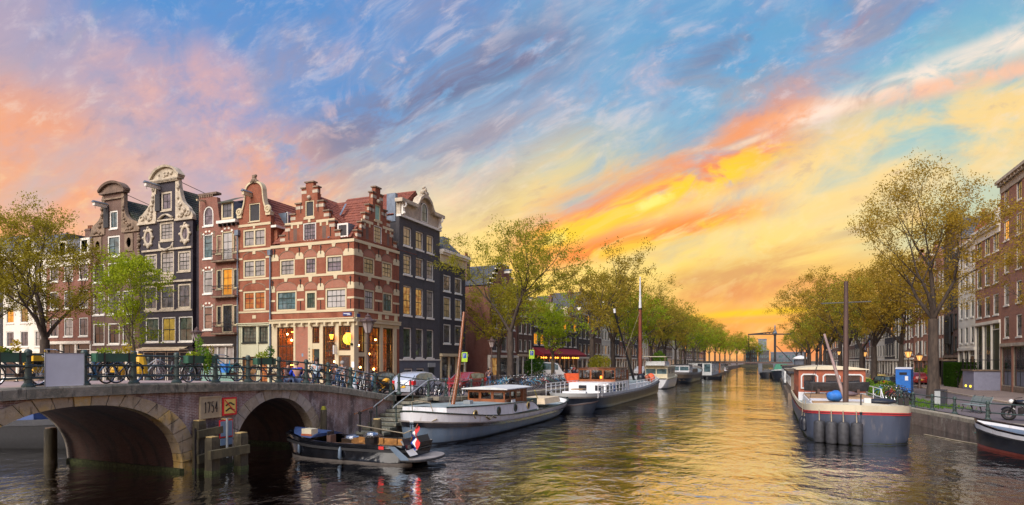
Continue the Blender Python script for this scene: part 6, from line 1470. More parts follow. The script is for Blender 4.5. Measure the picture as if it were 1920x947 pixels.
for x_, y_, src, s, lb in ((-19, 398, E_, 1.2, 'first of the far trees closing the canal on the left'), (-15, 404, C, 1.9, 'pale green far tree closing the canal left of the drawbridge'), (-11.5, 412, E_, 1.1, 'low far tree in front of the far dark block of flats'), (-7, 425, C, 1.5, 'small far tree left of the drawbridge portal')): clone_tree(src, lb, x_, y_, 1.5, s, RND.uniform(0, 6), group=GL)
R1 = tree('big bronze leaved elm on the right quay towering above the houses', *onz(1750, 747, RZ), RZ, 19.4, .82, 'leaf_rust', 21000, .40, seed=77, leaf_s=.165, group=GR, clear=.33, gap=.12)
R2 = tree('slender elm beside the blue portable toilet', *onz(1690, 728, RZ), RZ, 14.6, 1.1, 'leaf_rust', 15000, .27, seed=88, leaf_s=.19, group=GR, clear=.33)
clone_tree(R1, 'bare-limbed elm leaning into the view at the right edge', 17.6, 52.5, RZ, .74, 2.6, group=GR)
R3 = tree('olive elm behind the barge mast on the right bank', 10.8, 80., 1.2, 14.5, 1.1, 'leaf_rust', 9000, .32, seed=91, leaf_s=.24, group=GR, clear=.3, gap=.3)
R4 = tree('green elm by the blue banners', 11., 92., 1.2, 14., 1.1, 'leaf_green', 8500, .32, seed=95, leaf_s=.25, group=GR, clear=.3, gap=.3)
far_r = [(104, R3, 1.1, 'olive elm past the blue banners'), (115, R4, 1.15, 'green elm behind the lantern on the right bank'), (127, R2, 1.35, 'rusty elm above the wheelhouse roof'), (139, R3, 1.1, 'broad elm left of the slanted boom'), (152, R4, 1.2, 'far green elm behind the green barge'), (166, R2, 1.4, 'tall rusty elm against the sunset on the right'), (180, R3, 1.1, 'olive far elm above the green barge'), (195, R4, 1.1, 'far elm near the drawbridge on the right'), (210, R3, 1.1, 'elm at the right end of the drawbridge'), (232, R4, 1.2, 'tree beyond the drawbridge on the right'), (260, R3, 1.2, 'second tree beyond the drawbridge on the right'), (300, R4, 1.2, 'last tree of the right bank row')]
for y_, src, s, lb in far_r: clone_tree(src, lb, 11. + RND.uniform(-.8, .8), y_, 1.2, s, RND.uniform(0, 6.28), group=GR)
# hedge, shrubs, tubs
hd = thing('hedge', 'clipped dark green hedge beside the stoop', 'hedge', (19.6, 83.2, ZR)); m = MB(); leaves(m, 5200, (0, 0, 1.3), (1.15, 2.3, 1.45), .2)
for _ in range(3600):
    f = RND.randrange(3); p = [RND.uniform(-1.05, 1.05), RND.uniform(-2.2, 2.2), RND.uniform(.05, 2.7)]
    p[f] = (-1.05, -2.2, 2.7)[f] if f < 3 else p[f]
    s = RND.uniform(.1, .2); m.add([(p[0] - s * .5, p[1] + RND.uniform(-.1, .1), p[2]), (p[0], p[1] - s * .5, p[2] + s * .4), (p[0] + s * .5, p[1], p[2] + RND.uniform(-.1, .1)), (p[0], p[1] + s * .4, p[2] - s * .4)], [(0, 1, 2, 3)])
part('foliage', m, 'leaf_hedge', hd); part('stems', MB().box(-.85, -2., 0, .85, 2., 2.4), 'earth', hd).name = 'stem'
def shrub(label, x, y, z, r, h, matk, pot=None, n=900, s=.15):
    t = thing('shrub', label, 'shrub', (x, y, z)); b = .0
    if pot: part('pot', MB().lathe([(pot * .7, 0), (pot, pot * 1.3), (pot * 1.05, pot * 1.4), (pot * .9, pot * 1.4)], 10), 'shutter_dark', t); b = pot * 1.3
    m = MB(); leaves(m, n, (0, 0, b + h / 2), (r, r, h / 2), s); part('foliage', m, matk, t); part('stem', MB().cyl((0, 0, b - .02), (0, 0, b + h * .7), .04), 'bark', t)
xx, yy = onz(1838, 731, ZR); shrub('small yellow-green shrub in a dark pot before the stoop', xx, yy, ZR, .6, .9, 'leaf_yellow', .5, 500)
shrub('round green shrub before the warehouses behind the blue toilet', 19.6, 103., ZR, 1.1, 2., 'leaf_hedge')
shrub('tall leafy shrub at the foot of the salmon warehouse', 19.7, 97., ZR, .9, 2.6, 'leaf_lime')
shrub('dark clipped bush left of the restaurant awnings', -29., 76.5, 1.5, 1.5, 3.2, 'leaf_hedge', None, 1600, .25)
shrub('round olive bush beside the wheelhouse on the left quay', -20., 76., 1.5, 1.5, 2.2, 'leaf_green', .8, 1300, .2)
shrub('bright lime bush on the far left quay', -20.2, 122., 1.5, 1.6, 4.4, 'leaf_vine', None, 1500, .3)
for i, (x, y) in enumerate(((8.8, 57.), (9.2, 59.5), (8.6, 62), (9.6, 64.5), (8.4, 68), (9., 72))): shrub(['low leafy clump behind the grey crate', 'quayside clump of weeds by the boats rail', 'green tuft in front of the blue toilet', 'bushy plant near the leaning boards', 'quay garden shrub beside the wheelhouse', 'leafy pot plant past the wheelhouse'][i], x, y, RZ, .8, 1. + .3 * (i % 2), ['leaf_lime', 'leaf_hedge', 'leaf_vine'][i % 3], None, 500)
# ------------------------------------------------------------------ boats (local +x is the bow, z = 0 the water)
class Boat:
    def __init__(s, label, x, y, rz, st, name='moored_boat', cat='boat', group=None, flare=.6):
        s.e = thing(name, label, cat, (x, y, 0), rz, group); s.st = st; s.fl = flare
    def pt(s, S, f, off=0.):
        x, hb, hw, zs, rk = S       # station, half beam at deck, at waterline, sheer height, rake of the end per metre up
        w = hw + (hb - hw) * (max(0, f) ** s.fl) if f >= 0 else hw * (1 + f * .8)
        z = zs * f if f >= 0 else f; return (x + rk * z, max(0., w + off), z)
    def band(s, name, f0, f1, matk, off=0., n=4, inner=None, smooth=50):
        m = MB(); fs_ = fr(f0, f1, n)
        S_ = s.st
        sec = lambda S: [Vector(s.pt(S, f, off)) * 1 for f in fs_]
        for sg in (1, -1):
            a = [[(p.x, sg * p.y, p.z) for p in sec(S)] for S in S_]
            if sg < 0: a = [r[::-1] for r in a]
            m.loft(a)
            if inner:
                r0 = [[(p[0], p[1], p[2]) for p in ((s.pt(S, f1, off)), (s.pt(S, f1, off - inner)), (s.pt(S, max(f0, f1 - .5), off - inner)))] for S in S_]; r0 = [[(x, sg * y, z) for x, y, z in r] for r in r0]
                m.loft(r0 if sg > 0 else [r[::-1] for r in r0])
        for S, k in ((S_[0], 1), (S_[-1], -1)):        # flat end faces
            if s.pt(S, 1)[1] > .05:
                L = [s.pt(S, f, off) for f in fs_]; m.loft([[(x, y, z) for x, y, z in L], [(x, -y, z) for x, y, z in L]])
        return part(name, m, matk, s.e, smooth=smooth)
    def deck(s, f, matk, name='deck', a=0., b=1., inset=.04):
        n = len(s.st); S_ = s.st[int(a * (n - 1)):int(b * (n - 1)) + 1]; m = MB(); m.loft([[(s.pt(S, f)[0], -s.pt(S, f)[1] + inset, s.pt(S, f)[2]), (s.pt(S, f)[0], s.pt(S, f)[1] - inset, s.pt(S, f)[2])] for S in S_]); m.f = [q[::-1] for q in m.f]; return part(name, m, matk, s.e)
    def box(s, name, x0, x1, y0, y1, z0, z1, matk, par=None, taper=0.):
        m = MB().add([(x0, y0, z0), (x1, y0, z0), (x1, y1, z0), (x0, y1, z0), (x0 + taper, y0 + taper, z1), (x1 - taper, y0 + taper, z1), (x1 - taper, y1 - taper, z1), (x0 + taper, y1 - taper, z1)], [(0, 3, 2, 1), (4, 5, 6, 7), (0, 1, 5, 4), (1, 2, 6, 5), (2, 3, 7, 6), (3, 0, 4, 7)]); return part(name, m, matk, par or s.e)
    def tube(s, name, pts, r, matk, n=6, par=None): return part(name, MB().tube(pts, r, n), matk, par or s.e, smooth=60)
    def cabin(s, x0, x1, hw, z0, z1, wz0, wz1, matk, nx=3, ny=2, roof='boat_white', glass='glass_clear', over=.2, name='wheelhouse', rt=.1, fw=.08, sash=None):
        """a wheelhouse of panels with openings, glass and a roof"""
        h = tag(obj(name, None, s.e)); h.empty_display_size = .1
        def side(p, q, n):
            p, q = Vector(p), Vector(q); L = (q - p).length; ang = atan2((q - p).y, (q - p).x); holes = []; c = L / n
            for i in range(n): holes.append([(c * i + fw, wz0), (c * (i + 1) - fw, wz0), (c * (i + 1) - fw, wz1), (c * i + fw, wz1)])
            w = part('wall', MB().plate([(0, z0), (L, z0), (L, z1), (0, z1)], holes, 0, .06, .06, back=True), matk, h, loc=(p.x, p.y, 0), rot=(0, 0, ang))
            for H_ in holes: part('pane', MB().quad((H_[0][0], .03, wz0), (H_[1][0], .03, wz0), (H_[1][0], .03, wz1), (H_[0][0], .03, wz1)), glass, w)
        o = .003
        side((x0, -hw), (x1, -hw), nx); side((x1 + o, -hw + o), (x1 + o, hw - o), ny); side((x1, hw), (x0, hw), nx); side((x0 - o, hw - o), (x0 - o, -hw + o), ny)
        m = MB(); n = 6; m.loft([[(x, hw * 2 * (j / n - .5) * (1 + over / hw), z1 + .05 + rt * (1 - (2 * j / n - 1) ** 2)) for j in range(n + 1)] for x in (x0 - over, x1 + over)]); top = len(m.v)
        m.loft([[(x, hw * 2 * (j / n - .5) * (1 + over / hw), z1 - .0) for j in range(n + 1)][::-1] for x in (x0 - over, x1 + over)])
        for x in (x0 - over, x1 + over): m.loft([[(x, hw * 2 * (j / n - .5) * (1 + over / hw), z1) for j in range(n + 1)], [(x, hw * 2 * (j / n - .5) * (1 + over / hw), z1 + .05 + rt * (1 - (2 * j / n - 1) ** 2)) for j in range(n + 1)]])
        for sg in (-1, 1): m.loft([[(x, sg * (hw + over), z1) for x in (x0 - over, x1 + over)], [(x, sg * (hw + over), z1 + .05) for x in (x0 - over, x1 + over)]])
        part('roof', m, roof, h); return h
    def port(s, S, f, r, side=1, matk='brass'):
        """porthole on the hull side at station value x and height fraction f"""
        for a, b in zip(s.st, s.st[1:]):
            if a[0] <= S <= b[0]:
                t = (S - a[0]) / (b[0] - a[0]); q = tuple(u + (v - u) * t for u, v in zip(a, b)); x, w, z = s.pt(q, f, .03); nx = -(b[1] - a[1]) / (b[0] - a[0])
                ax = Vector((nx, side, 0)).normalized(); c = Vector((x, side * w, z)); p = part('porthole', MB().ring(c, r, r * .22, ax, 16, 6), matk, s.e, smooth=True)
                m = MB().cyl(c - ax * .05, c + ax * .012, r, None, 14); part('pane', m, 'glass_dark', p)
def stations(L, B, zb, zm, zs, bow=.25, stern=.2, bluff=.5, wl=.9, n=15, trans=.0, rk=.15):
    """bow at +L/2; zb, zm, zs sheer at bow, middle, stern"""
    o = []
    for i in range(n):
        t = i / (n - 1); t = .5 - .5 * cos(pi * t); x = -L / 2 + L * t
        k = 1.
        if t > 1 - bow: k = max(0, 1 - ((t - 1 + bow) / bow) ** (2 / bluff)) ** bluff
        if t < stern: k = trans + (1 - trans) * max(0, 1 - ((stern - t) / stern) ** 2.6) ** .6
        z = zm + (zb - zm) * max(0, (t - .5) * 2) ** 2 + (zs - zm) * max(0, (.5 - t) * 2) ** 2
        k2 = k * (wl if t > stern else wl * (.55 + .45 * t / stern))
        o.append((x, max(.02, B / 2 * k), max(.01, B / 2 * k2), z, rk if t > .9 else (-.35 if t < .06 and not trans else 0)))
    return o
# --- the white tugboat
tb = Boat('white and blue tugboat with varnished wheelhouse moored at the left quay', -15.45, 35., -pi / 2, stations(20.8, 4.0, 1.12, .62, .78, .3, .32, .6, .86, rk=.05), 'tugboat', 'tugboat')
tb.band('hull', -.5, .9, 'hull_blue', 0, 6); tb.band('boot_stripe', -.3, .12, 'hull_black', .012, 2); tb.band('rubbing_strake', .8, 1.0, 'black_gloss', .09, 3); tb.band('strake_edge', 1.0, 1.06, 'rub_grey', .10, 1); tb.band('bulwark', 1.0, 1.42, 'boat_white', .0, 2, .07); tb.band('cap_rail', 1.42, 1.49, 'dark_green', .03, 1, .12); tb.deck(.95, 'deck_grey')
S_ = [q for q in tb.st if -2.2 < q[0] < 9.6]; m = MB()
def rz_top(x): return 1.75 - .028 * (9.5 - x) - (max(0, min(1, (-.2 - x) / 1.6)) ** 1.5) * .75
xs = [-1.9, -1.6, -1.2, -.7, -.2, .6, 2, 4, 6, 7.5, 8.6, 9.3]
def tb_w(x):
    for a, b in zip(tb.st, tb.st[1:]):
        if a[0] <= x <= b[0]: t = (x - a[0]) / (b[0] - a[0]); return a[1] + (b[1] - a[1]) * t
    return .02
for sg in (1, -1): m.loft([[(x, sg * (tb_w(x) + .01), 1.0), (x, sg * (tb_w(x) - .04), rz_top(x))] if sg > 0 else [(x, sg * (tb_w(x) - .04), rz_top(x)), (x, sg * (tb_w(x) + .01), 1.0)] for x in xs])
m.loft([[(9.3, -tb_w(9.3), 1.0), (9.3, -tb_w(9.3) + .04, rz_top(9.3))], [(9.3, tb_w(9.3), 1.0), (9.3, tb_w(9.3) - .04, rz_top(9.3))]]); part('raised_side', m, 'boat_white', tb.e, smooth=40)
m = MB().loft([[(x, -tb_w(x) + .05, rz_top(x) - .02), (x, 0, rz_top(x) + .04), (x, tb_w(x) - .05, rz_top(x) - .02)] for x in xs[3:]]); part('cabin_top', m, 'deck_grey', tb.e)
m = MB()
for sg in (1, -1): m.tube([(x, sg * (tb_w(x) - .04), rz_top(x) + .02) for x in xs], .035, 6)
part('top_rail', m, 'dark_green', tb.e)
for x, mk in ((7.4, 'brass'), (4.9, 'dark_green'), (2.6, 'dark_green'), (.6, 'brass')):
    c = Vector((x, -(tb_w(x) + .0) - .0, 1.28))
    for sg in (1, -1):
        c = Vector((x, sg * (tb_w(x) + .0), 1.3)); p = part('porthole', MB().ring(c, .19, .045, (0, 1, 0), 16, 6), mk, tb.e, smooth=True); part('pane', MB().cyl(c - Vector((0, .03, 0)), c + Vector((0, .03, 0)), .19, None, 14), 'glass_dark', p)
tb.cabin(-1.2, 2.3, 1.2, 1.3, 2.3, 1.74, 2.12, 'varnish', 4, 3, 'boat_grey_white', over=.28); tb.box('cabin_base', -1.2, 1.2, -1.2, 1.2, .6, 1.3, 'cabin_green')
tb.box('cabin_door', -1.0, -.35, 1.205, 1.26, .75, 2.18, 'varnish'); tb.box('engine_casing', -3.6, -1.45, -1.0, 1.0, .6, 1.5, 'cabin_green')
c = Vector((-2.6, 1.02, 1.2)); p = part('porthole', MB().ring(c, .17, .05, (0, 1, 0), 14, 6), 'brass', tb.e, smooth=True)
for x, r, h in ((-1.9, .13, 2.0), (-2.7, .12, 1.95), (-1.7, .16, 1.75)): tb.tube('funnel', [(x, -.4, 1.4), (x, -.4, h)], r, 'bin_grey', 10); 
tb.box('aft_hatch', -8.6, -5.2, -1.0, 1.0, .95, 1.35, 'awning_cream', taper=.1); tb.tube('tiller', [(-5.6, .3, 1.3), (-3.4, .9, 2.0)], .03, 'rope_yellow')
tb.tube('foremast', [(6.6, .1, 1.6), (6.2, .2, 3.2), (5.7, .3, 6.6)], [.12, .1, .07], 'varnish', 8); tb.tube('stay', [(6., .2, 4.), (7.8, .5, 1.7)], .012, 'rope'); tb.tube('stay', [(6., .2, 4.), (4.4, -.5, 1.7)], .012, 'rope')
tb.box('sign_box', 1.2, 1.7, 1.35, 1.42, 1.45, 1.68, 'boat_white'); tb.box('deck_chest', 5.2, 5.6, .2, .6, 1.6, 1.85, 'bin_grey')
tb.tube('mooring_rope', [(9.8, 1.0, 1.25), (10.6, -.3, .6), (12.4, -1.6, 1.1)], .03, 'rope'); tb.tube('rope_coil', [(6.6, 2.02, 1.15), (6.2, 2.06, .98), (5.8, 2.04, 1.1), (5.4, 2.05, .98)], .05, 'rope'); tb.tube('anchor_rail', [(9.4, .6, 1.4), (9.6, .5, 2.0), (10., 0, 2.1), (9.6, -.5, 2.0), (9.4, -.6, 1.4)], .025, 'rope')
m = MB(); pp = [(6.0, .2, 3.4), (6.05, .2, 2.4)]; m.add([(6.05, .2, 3.3), (6.2, .32, 3.1), (6.25, .36, 2.2), (6.1, .25, 2.1)], [(0, 1, 2, 3)]); single('pennant', m, 'pennant_pink', 'small pink pennant hanging from the tugboat foremast', 'flag', (-15.55, 34, 0), -pi / 2)
# --- black open sloop at the small arch
sl = Boat('black open sloop with tan cushions and silver engine at the small arch', -15.75, 20.7, pi, stations(6.2, 2.3, .98, .74, .78, .45, .12, .62, .84, 15, .85, .3), 'sloop', 'boat')
sl.band('hull', -.35, .92, 'black_gloss', 0, 6); sl.band('boot_stripe', -.2, .10, 'rub_grey', .01, 1); sl.band('rubbing_strake', .66, .80, 'rubber', .06, 2); sl.band('gunwale', .92, 1.02, 'black_gloss', .03, 1, .16); sl.deck(.35, 'teak', 'floor')
m = MB()
for sg in (1, -1): m.box(-2.2, sg * .62, .26, 1.2, sg * .98, .40)
part('bench', m, 'varnish_dark', sl.e); m = MB()
for sg in (1, -1):
    for k in range(5): m.box(-2.1 + k * .66, sg * .64, .40, -1.5 + k * .66, sg * .95, .52); m.box(-2.1 + k * .66, sg * .90, .46, -1.5 + k * .66, sg * .99, .74)
cu = part('cushion', m, 'cushion', sl.e); tag(cu, kind='stuff'); m = MB(); m.loft([[(x, -w, z), (x, -w * .5, z + .13), (x, w * .5, z + .13), (x, w, z)] for x, w, z in ((1.4, 1.03, .86), (2.0, .92, .9), (2.6, .62, .96), (3.05, .14, 1.02))], False, True); part('bow_cover', m, 'canvas_blue', sl.e, smooth=40)
sl.box('console', 1.1, 1.3, -.2, .15, .3, .9, 'mast_brown'); sl.box('windscreen', 1.2, 1.24, -.2, .2, .9, 1.05, 'glass_dark')
m = MB(); m.lathe([(.2, .55), (.28, .7), (.28, .95), (.2, 1.05)], 10, (-1.0, .2, 0)); part('engine_box', m, 'black_paint', sl.e); m = MB().ring((-1.0, .2, 1.06), .2, .05, (0, 0, 1), 12, 5); m.box(-1.3, -.1, .95, -.75, .5, 1.02); part('engine_top', m, 'chrome', sl.e)
m = MB().ring((.2, -.1, .85), .25, .05, (0, 0, 1), 12, 5); m.box(.0, -.3, .6, .5, .2, .8); part('engine_top', m, 'chrome', sl.e)
m = MB().loft([[(-2.0, -1.0, .82), (-2.0, 1.0, .82)], [(-2.9, -.95, 1.02), (-2.9, .95, 1.02)], [(-3.12, -.95, .55), (-3.12, .95, .55)]]); part('stern_deck', m, 'hull_black', sl.e)
part('stern_panel', MB().loft([[(-2.85, .45, .98), (-2.85, .98, .96)], [(-3.1, .45, .62), (-3.1, .98, .60)], [(-3.3, .45, .40), (-3.3, 1.0, .40)]]), 'boat_grey_white', sl.e); part('stern_wing', MB().add([(-2.45, 1.19, .74), (-2.75, 1.2, .76), (-3.3, 1.16, .36), (-3.35, 1.16, .28), (-3.0, 1.18, .26)], [(0, 1, 2, 3, 4)]), 'hull_blue', sl.e)
m = MB(); n = 14; pf = [(-2.9 - 1.05 * sin(pi * k / n) ** .6, -1.15 * cos(pi * k / n)) for k in range(n + 1)]; m.add([(x, y, .30) for x, y in pf] + [(x, y, .20) for x, y in pf], [tuple(range(n + 1))[::-1], tuple(range(n + 1, 2 * n + 2))] + [(k, k + 1, k + n + 2, k + n + 1) for k in range(n)]); part('swim_platform', m, 'rub_grey', sl.e)
part('platform_edge', MB().tube([(x, y, .25) for x, y in pf], .045, 6), 'rubber', sl.e); sl.tube('fender', [(-.2, 1.16, .62), (-.2, 1.18, .52), (-.2, 1.18, .2), (-.2, 1.16, .12)], [.02, .07, .08, .03], 'hull_blue', 8); sl.tube('fender', [(2.0, .95, .66), (2.0, 1.0, .56), (2.0, 1.0, .3), (2.0, .98, .22)], [.02, .05, .06, .03], 'hull_blue', 8)
part('badge', MB().box(-2.25, 1.19, .62, -2.02, 1.2, .74), 'flag_red', sl.e); sl.box('deck_box', 1.5, 2.0, .45, .85, .85, 1.2, 'boat_cream'); sl.box('towel_stripe', 1.48, 2.02, .852, .86, .92, 1.0, 'hatch_red')
def flag(label, x, y, z, rz, dx, dz, wd, hd):
    t = thing('dutch_flag', label, 'flag', (x, y, z), rz); part('staff', MB().cyl((0, 0, 0), (dx, 0, dz), .025), 'varnish', t)
    for k, ck in enumerate(('flag_red', 'flag_white', 'flag_blue')):
        f0 = 1 - k * .22; f1 = f0 - .22; m = MB(); rows = []
        for j in range(9):
            u = j / 8; drop = hd * u; rows.append([(dx * (f0 + (f1 - f0) * i / 3) * (1 - .12 * u) + .10 * u + .03 * sin(j * 1.1), .09 * sin(j * 1.3 + i * 1.1 + k * 2), dz * (f0 + (f1 - f0) * i / 3) - drop * (1 - .16 * (k + i / 3))) for i in range(4)])
        part('stripe', m.loft(rows), ck, t, smooth=True)
flag('red, white and blue flag hanging at the stern of the black sloop', -12.9, 20.3, .72, -.25, .5, .85, .5, .95)
# --- white barge with the varnished wheelhouse
wb_ = Boat('long white and dark barge with varnished wheelhouse and red mast', -14.9, 63., pi / 2, stations(32., 4.8, 1.7, 1.0, 1.15, .16, .12, .6, .93, 17, rk=.1), 'cargo_barge', 'barge')
wb_.band('hull', -.5, .9, 'hull_navy', 0, 5); wb_.band('rubbing_strake', .86, .98, 'rub_grey', .08, 2); wb_.band('bulwark', .98, 1.22, 'boat_grey_white', 0, 2, .08); wb_.deck(.96, 'deck_grey')
wb_.box('after_cabin', -10.2, -2.2, -1.85, 1.85, .9, 2.03, 'boat_white', taper=.06)
for y0 in (-1.3, .2): wb_.box('cabin_window', -10.23, -10.15, y0, y0 + .7, 1.35, 1.8, 'glass_dark')
for k in range(4): wb_.box('cabin_window', -9.4 + k * 1.7, -8.6 + k * 1.7, -1.875, -1.8, 1.35, 1.75, 'glass_teal')
wb_.box('garden_table', -13.8, -12.6, -.5, .5, 1.55, 1.62, 'teak'); wb_.box('bench', -14.6, -14.1, -1., 1., 1.0, 1.45, 'boat_white'); wb_.cabin(-7.4, -2.4, 1.75, 2.0, 3.25, 2.25, 3.1, 'varnish', 4, 3, 'varnish_dark', over=.12, rt=.06)
wb_.box('cabin_lamp', -6.6, -6.4, -.3, -.1, 2.3, 2.55, 'lamp_orange'); wb_.box('cabin_door', -2.2, -1.6, -1.78, -1.7, 1.0, 3.1, 'varnish')
wb_.box('hold_cover', -1.6, 10.5, -1.7, 1.7, .9, 1.55, 'boat_white', taper=.1); wb_.box('hatch', 1., 9., -1.3, 1.3, 1.55, 1.7, 'deck_grey', taper=.1)
m = MB(); pts = [[(x, sg * 2.2, z) for x in fr(-15.2, -4, 9)] for sg in (1, -1) for z in (1.5, 1.85, 2.1)]
for p in pts: m.tube(p, .025, 5)
for sg in (1, -1):
    for x in fr(-15.2, -4, 9): m.cyl((x, sg * 2.2, 1.), (x, sg * 2.2, 2.12), .03, None, 5)
    for z in (1.6, 1.95): m.tube([(x, sg * (2.25 - max(0, x - 11) * .25), z + max(0, x - 8) * .06) for x in fr(0, 15, 8)], .03, 5)
    for x in fr(0, 15, 8): m.cyl((x, sg * (2.25 - max(0, x - 11) * .25), 1.1), (x, sg * (2.25 - max(0, x - 11) * .25), 1.95 + max(0, x - 8) * .06), .03, None, 5)
part('railing', m, 'boat_white', wb_.e); mz = wb_.tube('mast', [(13.2, 0, 1.4), (13.2, 0, 10.4)], [.24, .2], 'mast_red', 10); wb_.tube('mast_top', [(13.2, 0, 10.4), (13.2, 0, 11.6), (13.2, 0, 14.4)], [.19, .14, .06], 'boat_white', 8); wb_.tube('mast_band', [(13.2, 0, 10.3), (13.2, 0, 10.5)], .23, 'black_paint', 8)
wb_.tube('derrick', [(12.4, .6, 1.6), (8.2, 2.0, 9.6)], [.16, .1], 'black_paint', 8); wb_.tube('derrick_head', [(8.2, 2.0, 9.6), (8.15, 2.05, 10.1)], .14, 'boat_white', 8); wb_.tube('stay', [(13.2, 0, 10.2), (5., 1.2, 1.6)], .015, 'rope')
for x, y, mk, r in ((12.2, -1.5, 'orange', .5), (11.4, -1.2, 'hatch_red', .35), (10.6, -.6, 'hull_navy', .5), (13.9, -.9, 'black_paint', .4)): part('deck_bundle', MB().ball((x, y, 1.9), r, 9, 6, 1.1), mk, wb_.e, smooth=True)
for k in range(4): wb_.box('deck_chair', -13.5 + k * 2.2, -13.0 + k * 2.2, -2.1, -1.9, 1.2, 1.9, ['hull_navy', 'black_paint', 'canvas_blue', 'black_paint'][k])
part('anchor', MB().ring((-13.2, -1.9, .62), .5, .09, (.3, 1, 0), 12, 5, .4, 2.8).cyl((-13.2, -1.95, .2), (-13.2, -1.9, 1.), .07), 'boat_grey_white', wb_.e)
dg = Boat('dark varnished rowing dinghy tied behind the white barge', -14.6, 45.2, .12, stations(4.3, 1.4, .95, .55, .7, .4, .3, .7, .75, 11, rk=.5), 'rowing_dinghy', 'rowing boat'); dg.band('hull', -.1, 1., 'hull_navy', 0, 4, .05); dg.band('gunwale', .94, 1.02, 'mast_brown', .03, 1, .06); dg.deck(.25, 'mast_brown', 'floor')
for x in (-1., .3): dg.box('thwart', x, x + .25, -.6, .6, .38, .43, 'mast_brown')
# --- boats further down the left bank
cr = Boat('cream motor cruiser with blue tinted cabin windows behind the barge', -15., 93., pi / 2, stations(12.5, 3.9, 2.0, 1.55, 1.5, .45, .06, .6, .8, 13, .9, .3), 'motor_cruiser', 'boat'); cr.band('hull', -.4, 1., 'boat_white', 0, 4); cr.band('boot_stripe', -.2, .08, 'hull_black', .01, 1); cr.band('rubbing_strake', .9, 1.0, 'boat_cream', .07, 1); cr.deck(1., 'boat_cream'); cr.cabin(-4.6, 2.8, 1.55, 1.5, 3.1, 2.1, 2.8, 'boat_cream', 5, 2, 'boat_cream', 'glass_teal', .15); cr.box('upper_bridge', -5.4, -1.6, -1.4, 1.4, 3.3, 3.9, 'boat_grey_white', taper=.1); cr.box('roof_sheet', -6., -1., -1.6, 1.6, 4.5, 4.6, 'boat_cream')
for x in (-5.8, -1.2):
    for y in (-1.4, 1.4): cr.tube('roof_post', [(x, y, 3.1), (x, y, 4.5)], .05, 'chrome', 5)
d2 = Boat('dark bowed barge with brown deckhouse and blue wheelhouse', -15.2, 124., pi / 2, stations(24., 4.6, 2.6, 1.5, 1.7, .25, .15, .7, .8, 15, rk=.35), 'cargo_barge', 'barge'); d2.band('hull', -.4, .9, 'hull_brown', 0, 4); d2.band('boot_stripe', -.2, .5, 'hull_black', .012, 2); d2.band('bulwark', .9, 1.15, 'rub_grey', .04, 2, .08); d2.deck(.95, 'deck_grey'); d2.cabin(-10, -5, 1.7, 1.5, 3.2, 2.2, 2.9, 'boat_white', 4, 2, 'hull_navy', 'glass_teal', .15); d2.box('hatch', -3, 7, -1.5, 1.5, 1.5, 2.4, 'mast_brown', taper=.15)
def houseboat(label, x, y, L, B, H_, matk, roof='hull_navy', nwin=5, hull='hull_black'):
    t = thing('houseboat', label, 'houseboat', (x, y, 0)); part('float', MB().box(-B / 2 - .3, -L / 2 - .3, -.4, B / 2 + .3, L / 2 + .3, .7), hull, t); part('wall', MB().box(-B / 2, -L / 2, .7, B / 2, L / 2, H_), matk, t); part('roof', MB().box(-B / 2 - .25, -L / 2 - .25, H_, B / 2 + .25, L / 2 + .25, H_ + .22), roof, t)
    for i in range(nwin):
        for sx in (-1, 1): w = part('window', MB().box(sx * (B / 2 - .02), -L / 2 + L * (i + .2) / nwin, 1.4, sx * (B / 2 + .05), -L / 2 + L * (i + .8) / nwin, H_ - .4), 'boat_white', t); part('pane', MB().box(sx * (B / 2), -L / 2 + L * (i + .26) / nwin, 1.5, sx * (B / 2 + .06), -L / 2 + L * (i + .74) / nwin, H_ - .5), 'glass_teal', w)
    part('door', MB().box(-.5, -L / 2 - .06, .8, .5, -L / 2 + .01, H_ - .3), 'hull_navy', t); part('end_window', MB().box(.9, -L / 2 - .06, 1.5, B / 2 - .3, -L / 2 + .01, H_ - .4), 'glass_teal', t)
houseboat('grey boxy houseboat with a dark flat roof beyond the dark barge', -14.6, 153., 20, 5, 3.6, 'boat_grey_white'); houseboat('brown wooden houseboat past the grey houseboat', -15., 182., 16, 5, 3.4, 'varnish', 'mast_brown'); houseboat('low dark houseboat close to the drawbridge on the left', -15., 205, 14, 4.5, 2.8, 'hull_navy')
sb = Boat('small dark tender floating beside the dark barge bow', -11.4, 138., .6, stations(4., 1.6, .8, .55, .6, .4, .2, .7, .8, 9, .6), 'tender', 'rowing boat'); sb.band('hull', -.1, 1., 'hull_black', 0, 3, .05); sb.deck(.7, 'hull_navy')
wc = Boat('white covered cabin boat near the far drawbridge on the left', -13.6, 196., pi / 2, stations(8, 3, 1.2, .9, .9, .4, .1, .6, .85, 9, .8), 'motor_cruiser', 'boat'); wc.band('hull', -.2, 1., 'hull_navy', 0, 3); wc.deck(1., 'boat_white'); wc.box('cover', -3.5, 1.5, -1.3, 1.3, .9, 2.2, 'boat_white', taper=.5)
bb = Boat('blue-topped dark boat lying in the side canal behind the left arch', -35., 17.2, .35, stations(16, 3.6, 1.6, 1.25, 1.3, .3, .2, .6, .85, 11), 'motor_cruiser', 'boat'); bb.band('hull', -.3, .8, 'rubber', 0, 3); bb.band('bulwark', .8, 1.0, 'hull_navy', .03, 1); bb.box('canopy', -5, 4, -1.5, 1.5, 1.25, 1.9, 'canvas_blue', taper=.3)
